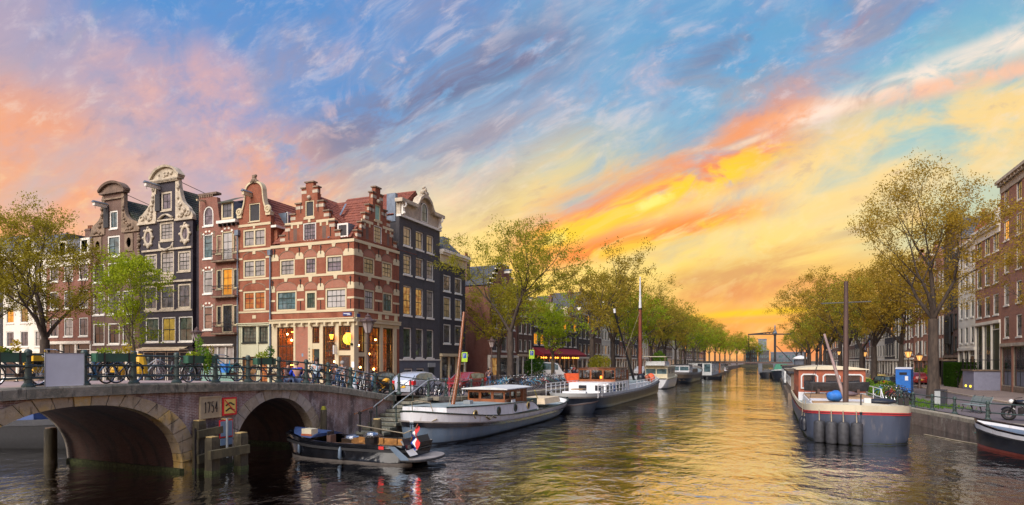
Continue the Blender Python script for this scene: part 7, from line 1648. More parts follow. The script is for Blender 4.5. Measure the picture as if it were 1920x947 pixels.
# --- the big slate barge on the right
rb = Boat('big slate blue barge with cream bow, red stripes and orange wheelhouse', 3.95, 46.6, -pi / 2, stations(26.5, 4.75, 1.52, 1.15, 1.25, .13, .14, .42, .95, 19, rk=.06), 'cargo_barge', 'barge', flare=.5)
rb.band('hull', -.5, .94, 'hull_slate', 0, 6); rb.band('rubbing_strake', .93, .965, 'stripe_red', .035, 1); rb.band('strake_gap', .965, .985, 'hull_navy', .045, 1); rb.band('rubbing_strake', .985, 1.02, 'stripe_red', .04, 1); rb.band('water_stain', -.2, .05, 'weed', .012, 1); rb.band('bulwark', 1.02, 1.24, 'boat_cream', -.01, 2, .1); rb.deck(1.0, 'deck_grey')
m = MB(); q = [S for S in rb.st if S[0] > 9.]; m.loft([[(S[0], -S[1] + .02, S[3] * 1.24), (S[0] - .1, 0, S[3] * 1.24 + .12), (S[0], S[1] - .02, S[3] * 1.24)] for S in q]); m.f = [f[::-1] for f in m.f]; part('foredeck', m, 'boat_cream', rb.e, smooth=40)
rb.tube('stem_post', [(13.24, 0, -.3), (13.3, 0, 1.5), (13.33, 0, 2.4)], [.03, .035, .03], 'hull_navy', 6)
rb.box('hold_side', -1.2, 9.2, -1.9, 1.9, 1.1, 1.62, 'boat_white', taper=.04); rb.box('hatch', -1.0, 4.6, -1.78, 1.78, 1.62, 1.72, 'teak'); rb.box('hatch', 5.0, 7.2, -1.78, 1.78, 1.62, 1.7, 'boat_white'); rb.box('hatch', 7.4, 9., -1.78, 1.78, 1.62, 1.7, 'teak')
wh = rb.cabin(-11.5, -2.0, 2.1, 1.1, 3.35, 2.05, 2.95, 'hatch_red', 5, 3, 'boat_cream', 'glass_dark', .18, rt=.22, fw=.34); rb.box('cabin_skirt', -2.1, -1.9, -2.11, 2.11, 1.1, 1.75, 'boat_white')
for j in (-1, 0, 1):
    for a, b, c, d in ((-.58, -.5, 2.0, 3.0), (.5, .58, 2.0, 3.0), (-.5, .5, 2.95, 3.02), (-.5, .5, 2.0, 2.07)): pass
    m = MB().plate([(-.56, 1.98), (.56, 1.98), (.56, 2.9), (.4, 3.06), (-.4, 3.06), (-.56, 2.9)], [[(-.47, 2.07), (.47, 2.07), (.47, 2.86), (.36, 2.97), (-.36, 2.97), (-.47, 2.86)]], -.06, .0); part('window_frame', m, 'boat_grey_white', rb.e, loc=(-1.98, j * 1.4, 0), rot=(0, 0, pi / 2))
dgh = Boat('grey upturned dinghy stowed on chocks before the barge wheelhouse', 4.1, 47.1, .06, stations(3.9, 1.3, .55, .48, .5, .35, .1, .6, .7, 9, .8), 'stowed_dinghy', 'rowing boat'); dgh.e.location.z = 2.02; dgh.band('hull', -.1, 1., 'fender_rubber', 0, 3, .05); dgh.deck(.9, 'rub_grey')
for x in (-1.2, 1.2): dgh.box('chock', x, x + .15, -.5, .5, -.35, .05, 'mast_brown')
def bundle(label, cat, name, x, y, z, s, mk): m = MB().ball((0, 0, 0), 1., 12, 8); m.v = [(a * s[0] * (1 + .12 * sin(7 * b)), b * s[1], c * s[2] * (1 + .15 * sin(5 * a + 3 * b))) for a, b, c in m.v]; return single(name, m, mk, label, cat, (x, y, z), smooth=True)
bundle('mauve tarpaulin bundle lying on the barge hatch', 'bundle', 'tarpaulin_bundle', 4.2, 44.4, 1.86, (.95, .4, .2), 'tarp_mauve'); bundle('bright blue plastic bag on the barge foredeck hatch', 'bag', 'plastic_bag', 3.3, 38.6, 2.0, (.42, .36, .32), 'tarp_blue'); bundle('dark hose coil on the right side of the barge foredeck', 'hose', 'hose_coil', 5.4, 37.9, 1.82, (.8, .5, .16), 'hull_navy')
rb.tube('mast', [(10.4, -.35, 1.7), (10.6, -.35, 8.1)], [.14, .10], 'mast_brown', 10); rb.tube('mast_yard', [(10.55, -1.5, 7.0), (10.55, .8, 7.02)], .03, 'black_paint'); rb.tube('boom', [(10.2, -.35, 1.9), (10.4, -1.35, 5.4)], [.09, .06], 'boom_pale', 8); rb.tube('stay', [(10.6, -.35, 6.8), (2., -2., 1.7)], .012, 'iron'); rb.tube('stay', [(10.4, -1.35, 5.4), (11.3, -2.1, 1.9)], .012, 'iron')
rb.box('anchor_winch', 10.9, 11.2, .4, .7, 1.8, 2.1, 'boat_grey_white'); m = MB()
for y in (1.95, 2.2): m.box(11.2, y - .09, 1.8, 11.4, y + .09, 2.15)
part('bollard', m, 'black_paint', rb.e)
def rb_x(w):
    for a, b in zip(rb.st[::-1], rb.st[::-1][1:]):
        if a[1] <= w <= b[1]: return a[0] + (b[0] - a[0]) * (w - a[1]) / (b[1] - a[1])
    return 12.
for k, ly in enumerate((1.75, 1.25, .75, .2)):
    lx = rb_x(ly)
    f = thing('fender', ['first black cylinder fender hanging on the barge bow, farthest left of the four', 'second black cylinder fender from the left on the barge bow', 'third black cylinder fender from the left on the barge bow', 'black cylinder fender nearest the stem of the barge'][k], 'fender', (4.25 + ly, 46.6 - lx, 0), 0, 'cylinder fenders on the slate barge')
    f.location = (3.95 - ly, 46.6 - lx - .36, -.02); part('body', MB().lathe([(.22, .04), (.26, .12), (.26, 1.0), (.2, 1.08)], 12), 'fender_rubber', f, smooth=40); part('rope', MB().cyl((0, 0, 1.05), (.0, .2, 1.6), .025), 'rope', f)
for k, lx in enumerate((11.0, 11.35)):
    f = thing('fender', ['small dark teardrop fender at the left shoulder of the barge', 'second small teardrop fender beside the big fenders'][k], 'fender', (3.95 - 2.44 - k * -.1, 46.6 - lx - .2, .35), 0, 'cylinder fenders on the slate barge'); part('body', MB().lathe([(.05, 0), (.16, .12), (.17, .55), (.05, .78)], 10), 'hull_navy', f, smooth=True); part('rope', MB().cyl((0, 0, .75), (.05, 0, 1.6), .02), 'rope', f)
m = MB()
for z in (1.75, 2.25): m.tube([(x, 2.3, z) for x in (-6, -3, 0, 3)] + [(4., 2.3, 1.7)], .03, 6)
for x in (-6, -3, 0, 3): m.cyl((x, 2.3, 1.2), (x, 2.3, 2.27), .03)
part('railing', m, 'boat_white', rb.e)
# --- other boats on the right
houseboat('long low houseboat with brown timber sides beyond the slate barge', 4.2, 79., 22, 4.6, 2.7, 'hull_brown', 'hull_navy', 6, 'hull_brown'); houseboat('grey flat roofed houseboat further along the right bank', 4.3, 112., 24, 4.8, 3.0, 'boat_grey_white', 'hull_navy', 6)
gb = Boat('dark barge under a green canvas cover on the right bank', 2.2, 151., -pi / 2, stations(18, 4.2, 2.0, 1.6, 1.6, .3, .2, .6, .85, 11), 'cargo_barge', 'barge'); gb.band('hull', -.3, 1., 'hull_navy', 0, 3); gb.band('bulwark', .95, 1.08, 'boat_grey_white', .03, 1); gb.box('cover', -8, 7.5, -1.8, 1.8, 1.6, 3.2, 'canvas_green', taper=.7)
kb = Boat('small black work boat floating alone near the middle of the canal', -.3, 158., -pi / 2, stations(9, 4.4, 1.3, 1.0, 1.0, .4, .3, .5, .85, 11), 'work_boat', 'boat'); kb.band('hull', -.3, 1., 'hull_black', 0, 3); kb.deck(.98, 'hull_navy'); kb.box('cover', -3.6, 3.4, -1.7, 1.7, 1.0, 1.9, 'hull_black', taper=.6)
nb = Boat('black and white sloop with red waterline at the lower right edge', 10.95, 31.0, 1.98, stations(9.5, 2.3, 1.15, .85, .8, .5, .2, .75, .8, 13, rk=.12), 'sloop', 'boat'); nb.band('hull', .1, .82, 'hull_black', 0, 4); nb.band('boot_stripe', -.3, .12, 'boot_red', .01, 2); nb.band('bulwark', .80, 1.02, 'boat_white', .015, 2, .1); nb.band('rubbing_strake', .74, .82, 'rubber', .05, 1); nb.band('gunwale', 1.02, 1.10, 'black_gloss', .02, 1, .1); nb.deck(.9, 'hull_blue')
single('mooring_line', MB().tube([(9.0, 43., .6), (9.3, 41., .45), (9.6, 38.5, .3), (9.5, 36.5, .4), (9.4, 35.2, .75)], .03, 5), 'rope_green', 'green mooring line sagging along the right quay wall', 'rope'); single('water_hose', MB().tube([(7.6, 39., .03), (8.6, 36.5, .02), (9.3, 35., .03)], .03, 5), 'rope', 'pale rope floating at the foot of the right quay wall', 'rope')
# ------------------------------------------------------------------ bicycles
def make_bike(kind, label, group):
    t = thing('bicycle', label, 'bicycle', (0, 0, 0), 0, group); pk = 'bike_' + kind; rr = .34
    for x in (-.52, .54):
        w = part('wheel', MB().ring((x, 0, rr), rr - .02, .022, (0, 1, 0), 22, 6), 'rubber', t, smooth=True)
        m = MB().ring((x, 0, rr), rr - .045, .011, (0, 1, 0), 22, 4); m.cyl((x, -.04, rr), (x, .04, rr), .025, None, 6)
        for k in range(10): a = k * pi / 5; m.beam((x, .0, rr), (x + (rr - .05) * cos(a), 0, rr + (rr - .05) * sin(a)), .006, .006, (0, 1, 0))
        part('rim', m, 'chrome', w); a0 = (0, pi) ; part('mudguard', MB().tube([(x + (rr + .03) * cos(a), 0, rr + (rr + .03) * sin(a)) for a in fr(.35 if x > 0 else .1, 2.6 if x > 0 else 2.9, 8)], .022, 5), pk if kind != 'white' else 'bike_black', w)
    m = MB()
    for a, b, r in (((-.52, 0, rr), (-.1, 0, .3), .016), ((-.1, 0, .3), (-.22, 0, .86), .02), ((-.52, 0, rr), (-.2, 0, .74), .014), ((-.1, 0, .3), (.36, 0, .82), .022), ((-.17, 0, .58), (.34, 0, .9), .018), ((.34, 0, .98), (.40, 0, .68), .024), ((.40, 0, .68), (.54, 0, rr), .02)): m.cyl(a, b, r, None, 6)
    part('frame', m, pk, t); part('handlebar', MB().tube([(.1, -.28, 1.0), (.25, -.24, 1.06), (.35, -.06, 1.08), (.35, .06, 1.08), (.25, .24, 1.06), (.1, .28, 1.0)], .014, 5).cyl((.33, 0, .96), (.35, 0, 1.08), .014), 'chrome', t); [part('grip', MB().cyl((.2, sg * .26, 1.04), (.06, sg * .29, .99), .02), 'rubber', t) for sg in (1, -1)]
    m = MB().loft([[(-.38, -.1, .93), (-.38, .1, .93)], [(-.3, -.11, .96), (-.3, .11, .96)], [(-.12, -.03, .95), (-.12, .03, .95)], [(-.04, -.02, .93), (-.04, .02, .93)]]); m.cyl((-.22, 0, .84), (-.24, 0, .94), .015); m.box(-.38, -.1, .9, -.2, .1, .93); part('saddle', m, 'rubber', t)
    part('chain_guard', MB().box(-.5, .03, .27, .02, .05, .37), 'bike_black', t); part('carrier', MB().box(-.78, -.07, .72, -.3, .07, .735).beam((-.72, .05, .72), (-.53, .05, .36), .012, .012).beam((-.72, -.05, .72), (-.53, -.05, .36), .012, .012), 'iron', t); part('headlamp', MB().ball((.45, 0, .88), .045, 7, 5), 'chrome', t); part('pedal', MB().beam((-.1, -.1, .16), (-.1, -.2, .16), .09, .025).beam((-.1, .1, .44), (-.1, .2, .44), .09, .025).beam((-.1, .08, .3), (-.1, .09, .44), .02, .02).beam((-.1, -.08, .3), (-.1, -.09, .16), .02, .02), 'iron', t)
    return t
GB = 'bicycles parked along the bridge railing'; GQ = 'bicycles packed in the rack on the left quay'; GRQ = 'bicycles against the rail on the right quay'
BK = {}
def bike(kind, label, x, y, z, rz, group, lean=.06):
    if kind not in BK: o = BK[kind] = make_bike(kind, label, group); o.location = (x, y, z); o.rotation_euler = (lean, 0, rz)
    else: o = copy_tree(BK[kind], (x, y, z), rz, label); o['group'] = group; o.rotation_euler = (lean, 0, rz)
    return o
rows_ = [(28, -19.95, 'black', 'black bicycle with pale rear wheel under the left flower box'), (112, -20.0, 'grey', 'dark bicycle whose handlebar rises behind the white board'), (186, -20.0, 'blue', 'blue framed bicycle just right of the white board'), (226, -20.05, 'black', 'black bicycle under the second flower box'), (277, -24.8, 'white', 'old pale bicycle with curved handlebar standing across the bridge roadway'), (316, -24.9, 'grey', 'grey bicycle behind the fourth railing post'), (352, -24.6, 'green', 'green bicycle standing far back on the bridge'), (374, -20.0, 'black', 'black bicycle under the trailing vine'), (424, -20.05, 'teal', 'bicycle with blue bag on its rear wheel past the vine'), (500, -20.05, 'black', 'black bicycle beside the small flower box'), (562, -23.5, 'grey', 'grey bicycle beside the seated person in blue'), (592, -20., 'black', 'dark covered bicycle by the arched end of the bridge'), (618, -20.1, 'black', 'black bicycle in the cluster at the sloping rail'), (636, -20.2, 'blue', 'blue-black bicycle in the cluster at the sloping rail'), (648, -20.3, 'grey', 'grey bicycle crowded behind the sloping rail'), (662, -20.2, 'teal', 'teal bicycle crowded behind the sloping rail'), (678, -20.1, 'white', 'silver bicycle with big front wheel near the motorcycle'), (690, -20.3, 'black', 'last black bicycle before the yellow motorcycle')]
for px, x, kd, lb in rows_:
    y = onx(px, 700, x)[0]; bike(kd, lb, x, y, deck(y) + .006, (pi / 2 if px % 4 else -pi / 2) + RND.gauss(0, .07) + (.5 if px > 610 else 0), GB)
for px, kd, lb in ((808, 'black', 'black bicycle chained to the quay railing before the silver car'), (830, 'grey', 'grey bicycle by the pink pennant on the quay railing'), (858, 'red', 'red bicycle on the quay railing before the red car'), (874, 'black', 'black bicycle under the quay railing by the red car bonnet')):
    y = onx(px, 700, -18.6)[0]; bike(kd, lb, -18.6, y, deck(y) + .004, pi / 2 + RND.gauss(0, .06), 'bicycles on the quay railing')
kinds = ['black', 'blue', 'grey', 'black', 'teal', 'black', 'red', 'white', 'green', 'black']
wd = ['first', 'second', 'third', 'fourth', 'fifth', 'sixth', 'seventh', 'eighth', 'ninth', 'tenth', 'eleventh', 'twelfth', 'thirteenth', 'fourteenth', 'fifteenth', 'sixteenth', 'seventeenth', 'eighteenth']
for k in range(18):
    y = 47.2 + k * .72; kd = kinds[k % 10]; bike(kd, f'{kd} bicycle in the quayside rack, {wd[k]} from the scooter', LQ - 1.4 + RND.uniform(-.15, .15), y, deck(y) + .004, RND.gauss(.25, .12), GQ, RND.uniform(-.1, .1))
for k in range(16):
    y = 50 + k * 1.0; kd = kinds[(k * 3 + 1) % 10]; bike(kd, f'{kd} bicycle in the back row behind the quayside rack, {wd[k]} from the left', LQ - 4.6 + RND.uniform(-.2, .2), y, 1.55, RND.gauss(.3, .2), GQ)
for k in range(9):
    y = 57.6 - k * 1.15 if k < 7 else 57.6 - (k - 7) * 1.1; x = rq(y) + (1.0 if k < 7 else 2.0); kd = ['teal', 'black', 'black', 'red', 'black', 'grey', 'black', 'blue', 'black'][k]
    bike(kd, ['blue bicycle at the far end of the right quay row', 'black bicycle next to the blue one on the right quay', 'black bicycle in the middle of the right quay row', 'dark red bicycle on the right quay row', 'black bicycle right of the dark red one on the right quay', 'grey bicycle near the big tree on the right quay', 'black bicycle closest to the big tree on the right quay', 'blue bicycle behind the right quay row', 'black bicycle behind the blue one by the portable toilet'][k], x, y, RZ, 2.0 + RND.gauss(0, .2), GRQ)
single('rear_bag', MB().box(-.16, -.1, 0, .16, .1, .36), 'tarp_blue', 'small blue bag on the bicycle right of the vine', 'bag', (-20.25, onx(423, 700, -20.2)[0], deck(17.) + .35))
single('delivery_crate', MB().box(-.25, -.25, 0, .25, .25, .6), 'yellow', 'yellow crate on the bicycle left of the white board', 'crate', (-20.5, onx(70, 700, -20.5)[0], deck(11) + .38)); single('rain_cape', MB().lathe([(.26, 0), (.24, .3), (.16, .62), (.06, .7)], 9), 'yellow', 'yellow rain cover hanging behind the third railing post', 'cover', (-20.6, onx(262, 700, -20.6)[0], deck(13) + .3)); single('yellow_bag', MB().lathe([(.2, 0), (.26, .2), (.2, .4)], 8), 'yellow', 'yellow pannier bag on the bicycles right of the board', 'bag', (-20.6, onx(222, 700, -20.6)[0], deck(13) + .25))
single('shopping_bag', MB().lathe([(.12, 0), (.15, .2), (.08, .42), (.03, .46)], 8), 'sign_white', 'pale plastic bag standing by the sloping railing', 'bag', (-19.65, onx(664, 720, -19.65)[0], 2.42))
# ------------------------------------------------------------------ cars
def car(label, x, y, z, rz, pk, prof, W_=.86, name='parked_car', group='cars parked along the canal', tail=True):
    t = thing(name, label, 'car', (x, y, z), rz, group); m = MB(); secs = []
    for X, zb, zbelt, zt in prof:
        gh = max(0, zt - zbelt); wt = W_ * (1 - .22 * min(1, gh / .5)); e = 1 - .16 * max(0, abs(X) - 1.6); half = [(W_ * .9 * e, zb), (W_ * e, zb + .18), (W_ * 1.01 * e, (zb + zbelt) / 2 + .05), (W_ * .96 * e, zbelt - .02), (W_ * .93 * e, zbelt), (wt * e, zt - .03), (wt * e * .8, zt + .015), (0, zt + .03)]
        secs.append([(X, w, h) for w, h in half] + [(X, -w, h) for w, h in half[:-1][::-1]])
    m.loft(secs, True, True, True); m.f = [f[::-1] for f in m.f]; part('body', m, pk, t, smooth=35)
    for (a, b) in zip(range(len(prof)), range(1, len(prof))):
        A, B = secs[a], secs[b]; g0, g1 = prof[a][3] - prof[a][2], prof[b][3] - prof[b][2]
        def P(S, i, j, f, o): u, v = Vector(S[i]), Vector(S[j]); q = u.lerp(v, f); return q + Vector((0, o if q.y > 0 else -o, o * .6))
        if min(g0, g1) > .22:
            for i, j in ((4, 5), (10, 9)):
                v = [P(A, i, j, .12, .012), P(B, i, j, .12, .012), P(B, i, j, .9, .012), P(A, i, j, .9, .012)]
                c = (v[0] + v[1]) / 2; v = [q + Vector(((c.x - q.x) * .05, 0, 0)) for q in v]; part('side_window', MB().add(v, [(0, 1, 2, 3) if v[0].y < 0 else (3, 2, 1, 0)]), 'glass_teal', t)
        elif max(g0, g1) > .22:
            lo, hi = (A, B) if g0 < g1 else (B, A); v = [Vector(lo[5]), Vector(lo[9]), Vector(hi[9]), Vector(hi[5])]; n_ = Vector((1 if lo[0][0] > hi[0][0] else -1, 0, .9)).normalized(); cc = sum(v, Vector()) / 4; v = [cc + (q - cc) * .92 + n_ * .03 for q in v]; part('windscreen' if lo[0][0] > 0 else 'rear_window', MB().add(v, [(0, 1, 2, 3)]), 'glass_teal', t)
    for X in (-1.28, 1.3):
        for sg in (-1, 1):
            w = part('wheel', MB().cyl((X, sg * (W_ - .2), .31), (X, sg * (W_ + .02), .31), .32, None, 16), 'rubber', t, smooth=40); m = MB().cyl((X, sg * (W_ + .0), .31), (X, sg * (W_ + .035), .31), .2, .17, 12); part('rim', m, 'chrome', w)
            part('wheel_arch', MB().ring((X, sg * (W_ - .03), .33), .37, .035, (0, 1, 0), 14, 5, 0, 2 * pi), 'plastic_dark', t)
    xr, xf = prof[0][0], prof[-1][0]
    for sg in (-1, 1): part('tail_light', MB().box(xr - .02, sg * W_ * .62, .72, xr + .28, sg * W_ * .97, .98), 'tail_red', t); part('headlight', MB().box(xf - .22, sg * W_ * .5, .56, xf - .02, sg * W_ * .86, .7), 'headlight', t); part('mirror', MB().ball((.75, sg * (W_ + .1), .98), .09, 7, 5), pk, t)
    part('number_plate', MB().box(xr - .05, -.26, .55, xr - .0, .26, .67), 'yellow', t); part('bumper', MB().box(xr - .06, -W_ * .8, .3, xr + .1, W_ * .8, .5), pk, t)
    return t
HATCH = [(-2.02, .34, .80, .82), (-1.95, .28, .98, 1.0), (-1.55, .24, 1.0, 1.32), (-1.0, .2, .98, 1.47), (-.2, .2, .96, 1.5), (.45, .2, .94, 1.43), (1.1, .2, .93, .97), (1.75, .24, .82, .83), (2.02, .3, .62, .63)]
WAGON = [(-2.3, .34, .85, .87), (-2.24, .28, 1.0, 1.03), (-2.0, .24, 1.0, 1.38), (-1.3, .2, .97, 1.46), (-.3, .2, .95, 1.48), (.35, .2, .93, 1.42), (1.05, .2, .92, .96), (2.0, .24, .80, .81), (2.3, .3, .6, .61)]
yy = onx(786, 730, -20.9)[0]; car('silver hatchback with red tail light parked by the stone steps', -20.9, yy, deck(yy) + .004, pi / 2, 'car_silver', HATCH)
yy = onx(872, 715, -22.2)[0]; car('dark red estate car parked beyond the silver hatchback', -22.2, yy, deck(yy), -pi / 2, 'car_red', WAGON)
yy = onx(716, 715, -25.2)[0]; car('grey car half hidden behind the yellow motorcycle', -25.2, yy, gz(-25.2, yy) + .01, pi / 2, 'car_black', HATCH)
car('tan off-road car parked behind the wooden wheelhouse', -20.6, 79.5, 1.53, -pi / 2, 'car_tan', WAGON); car('white car further along the left quay', -20.8, 107, 1.53, -pi / 2, 'car_white', HATCH); car('dark estate car beside the tall red mast', -20.7, 86.5, 1.53, -pi / 2, 'car_black', WAGON)
car('white delivery van parked before the awning restaurant', -27.5, 78., 1.53, .4, 'car_white', [(-2.5, .34, 1.1, 1.9), (-2.4, .25, 1.1, 2.2), (-1, .22, 1.1, 2.25), (.6, .22, 1.1, 2.2), (1.2, .22, 1.1, 2.0), (1.7, .24, 1.05, 1.1), (2.3, .3, .7, .72)], .95, 'delivery_van')['category'] = 'van'
xx, yy = onz(1726, 727, RZ); car('blue-grey car with glowing red tail lights behind the big tree', 13.6, yy, RZ + .004, pi / 2, 'car_blue', HATCH)
car('black car left of the blue portable toilet', 10.9, 74., RZ + .004, pi / 2 + .2, 'car_black', WAGON); car('red car parked far behind the blue-grey car', 16.8, 90., RZ + .1, pi / 2, 'car_red', HATCH); car('yellow taxi-like car beyond the black car', 11.4, 82., RZ + .004, pi / 2, 'car_yellow', WAGON)
# ------------------------------------------------------------------ motorcycles and scooters
def moto(label, x, y, z, rz, pk, s=1., scooter=False):
    t = thing('scooter' if scooter else 'motorcycle', label, 'scooter' if scooter else 'motorcycle', (x, y, z), rz); t.scale = (s, s, s)
    for X in (-.66, .68): w = part('wheel', MB().ring((X, 0, .29), .22, .075, (0, 1, 0), 18, 7), 'rubber', t, smooth=True); m = MB().cyl((X, -.05, .29), (X, .05, .29), .06); [m.beam((X, 0, .29), (X + .18 * cos(a), 0, .29 + .18 * sin(a)), .03, .03, (0, 1, 0)) for a in fr(0, 2 * pi, 6)]; part('rim', m, 'chrome', w)
    part('tank', MB().loft([[(X, w * cos(a), zc + h * sin(a)) for a in fr(0, 2 * pi, 9)[:-1]] for X, w, zc, h in ((-.15, .12, .78, .08), (.1, .17, .84, .14), (.35, .13, .86, .12), (.45, .05, .84, .05))], True, True, True), pk, t, smooth=True)
    part('seat', MB().loft([[(X, -w, zz), (X, w, zz)] for X, w, zz in ((-.85, .1, .9), (-.5, .16, .84), (-.1, .12, .82))]).loft([[(X, -w, zz), (X, w, zz)] for X, w, zz in ((-.85, .1, .82), (-.5, .16, .72), (-.1, .12, .7))]), 'rubber', t)
    part('engine', MB().box(-.2, -.16, .28, .3, .16, .62).lathe([(.1, .5), (.1, .75)], 8, (.1, 0, 0)), 'iron', t); m = MB()
    for a, b in (((-.66, .1, .3), (-.2, .12, .5)), ((-.66, -.1, .3), (-.2, -.12, .5)), ((-.2, .12, .5), (.42, .02, .8)), ((.42, .1, .95), (.68, .1, .3)), ((.42, -.1, .95), (.68, -.1, .3)), ((-.2, 0, .5), (-.7, 0, .85))): m.cyl(a, b, .03, None, 6)
    part('frame', m, pk, t); part('handlebar', MB().tube([(.28, -.38, 1.06), (.4, -.15, 1.04), (.4, .15, 1.04), (.28, .38, 1.06)], .018, 6), 'iron', t); part('headlight', MB().ball((.58, 0, .88), .11, 9, 6), 'headlight' if pk != 'moto_yellow' else 'moto_yellow', t, smooth=True); part('mudguard', MB().tube([(.68 + .32 * cos(a), 0, .29 + .32 * sin(a)) for a in fr(.6, 2.4, 6)], .05, 6), pk, t); part('exhaust', MB().cyl((.1, .2, .3), (-.8, .22, .38), .05), 'chrome', t)
    if scooter: part('leg_shield', MB().loft([[(.5, -.2, .3), (.42, -.18, .95)], [(.56, 0, .3), (.48, 0, 1.0)], [(.5, .2, .3), (.42, .18, .95)]]), pk, t); part('rear_cover', MB().loft([[(X, w * cos(a), zc + h * sin(a)) for a in fr(0, 2 * pi, 9)[:-1]] for X, w, zc, h in ((-.95, .08, .62, .1), (-.6, .17, .6, .2), (-.2, .14, .58, .16))], True, True, True), pk, t, smooth=True)
yy = onx(722, 735, -20.2)[0]; moto('yellow and black motorcycle parked between bicycles and silver car', -20.2, yy, deck(yy) + .004, pi / 2, 'moto_yellow')
yy = onx(960, 725, LQ - 1.5)[0]; moto('black scooter parked beside the quayside bicycle rack', LQ - 1.5, yy, deck(yy) + .004, pi / 2 + .5, 'moto_black', 1., True); moto('dark scooter parked at the foot of the dark warehouse', 17.9, 93., RZ + .1, .4, 'moto_black', 1.1, True); moto('grey scooter beside the dark scooter near the stone steps', 17.8, 91.2, RZ + .1, .5, 'moto_black', 1.1, True)
p = onz(1912, 790, RZ); moto('black motor scooter cut by the right edge beside the bench', p[0] + .3, p[1], RZ, 2.6, 'moto_black', 1.1, True)
# ------------------------------------------------------------------ lanterns
def lantern(label, x, y, z, top, lit=False, s=1.):
    t = thing('street_lamp', label, 'street lamp', (x, y, z), RND.random(), 'old crown lanterns along the canal'); h = top - z - .95 * s
    part('post', MB().lathe([(.2 * s, 0), (.2 * s, .25), (.13 * s, .35), (.12 * s, 1.), (.15 * s, 1.04), (.08 * s, 1.15), (.05 * s, h - .5), (.07 * s, h - .45), (.045 * s, h - .1), (.09 * s, h)], 10), 'mast_brown', t, smooth=40); part('glass', MB().lathe([(.14 * s, h + .02), (.30 * s, h + .55 * s)], 6), 'lantern' if lit else 'lantern_glass', t)
    m = MB()
    for k in range(6): a = k * pi / 3; m.cyl((.14 * s * cos(a), .14 * s * sin(a), h), (.31 * s * cos(a), .31 * s * sin(a), h + .56 * s), .018 * s, None, 5); m.ball((.38 * s * cos(a), .38 * s * sin(a), h + .62 * s), .045 * s, 6, 4)
    m.lathe([(.40 * s, h + .55 * s), (.40 * s, h + .6 * s), (.22 * s, h + .68 * s), (.13 * s, h + .78 * s), (.15 * s, h + .82 * s), (.05 * s, h + .9 * s), (.02 * s, h + .97 * s)], 12); part('crown', m, 'mast_brown', t); part('bracket', MB().cyl((-.3 * s, 0, h - .55), (.3 * s, 0, h - .55), .02), 'mast_brown', t)
def lamp_at(label, px, x, top_py, left=True, lit=False, s=1.):
    y, zt = onx(px, top_py, x); lantern(label, x, y, (deck(y) if x > -30.2 else 1.6) if left else RZ, zt, lit, s)
lamp_at('large crown lantern in front of the cafe corner', 690, -20.6, 588, s=1.15); lamp_at('crown lantern in front of the black house behind the flower box', 369, -35.6, 613); lamp_at('crown lantern beside the quay elm on the left bank', 922, -23.8, 632)
lamp_at('lit lantern between the two elms on the right quay', 1703, 12.2, 652, False, True); lamp_at('lit lantern behind the barge boom', 1621, 11.4, 655, False, True); lamp_at('small lit lantern above the wheelhouse roof', 1573, 10.6, 655, False, True); lamp_at('twin lit lantern before the salmon warehouse', 1724, 15.0, 660, False, True)
# ------------------------------------------------------------------ signs, bins, bench, toilet, banners
def psign(label, px, py, x):
    y, z = onx(px, py, x); t = thing('parking_sign', label, 'sign', (x, y, 1.52), .35); part('post', MB().cyl((0, 0, 0), (0, 0, z - 1.1), .03), 'bin_grey', t); part('panel', MB().box(-.3, -.05, z - 2.1, .3, -.02, z - 1.1), 'sign_lime', t); part('field', MB().box(-.2, -.06, z - 1.72, .2, -.049, z - 1.2), 'sign_parking', t)
    c = z - 1.46; m = MB(); m.box(-.1, -.07, c - .18, -.05, -.06, c + .2); m.ring((-.02, -.065, c + .1), .075, .02, (0, 1, 0), 12, 4); part('letter', m, 'sign_white', t)
psign('lime green parking sign at the corner of the dark grey house', 871, 668, -29.); psign('lime green parking sign in front of the awning restaurant', 997, 663, -25.)
xx, yy = onz(1696, 737, RZ); t = thing('portable_toilet', 'blue portable toilet with a white roof on the right quay', 'portable toilet', (xx, yy, RZ), -.35)
part('body', MB().box(-.6, -.6, .05, .6, .6, 2.25), 'toilet_blue', t); part('roof', MB().loft([[(x, -.66, 2.25), (x, -.3, 2.42), (x, .3, 2.42), (x, .66, 2.25)] for x in (-.66, .66)], True, True, True), 'boat_white', t); part('door', MB().box(-.48, -.63, .15, .48, -.59, 2.1), 'toilet_blue', t); part('vent', MB().box(-.3, -.645, 1.7, .3, -.629, 1.95), 'hull_navy', t); part('notice', MB().box(.15, -.645, 1.2, .4, -.629, 1.6), 'sign_white', t)
p = onz(1764, 761, RZ); t = thing('litter_bin', 'grey and dark street bin beside the green bench', 'litter bin', (p[0], p[1], RZ), -.3); part('side', MB().box(-.32, -.3, 0, .0, .3, 1.02), 'bin_grey', t); part('body', MB().box(.0, -.28, 0, .34, .28, .98), 'hull_navy', t); part('lid', MB().box(-.33, -.32, 1.02, .36, .32, 1.1), 'hull_navy', t)
a, b = onz(1790, 770, RZ), onz(1852, 779, RZ); cx_, cy_ = (a[0] + b[0]) / 2 + .3, (a[1] + b[1]) / 2 + .3; bn_ = thing('park_bench', 'green-grey slatted bench facing the water on the right quay', 'bench', (cx_, cy_, RZ), atan2(b[1] - a[1], b[0] - a[0]))
for k in range(6): part('slat', MB().box(-.98, -.30 + k * .09, .44, .98, -.23 + k * .09, .47), 'bench_wood', bn_)
for k in range(6): part('slat', MB().box(-.98, .24 + k * .03, .52 + k * .075, .98, .27 + k * .03, .58 + k * .075), 'bench_wood', bn_)
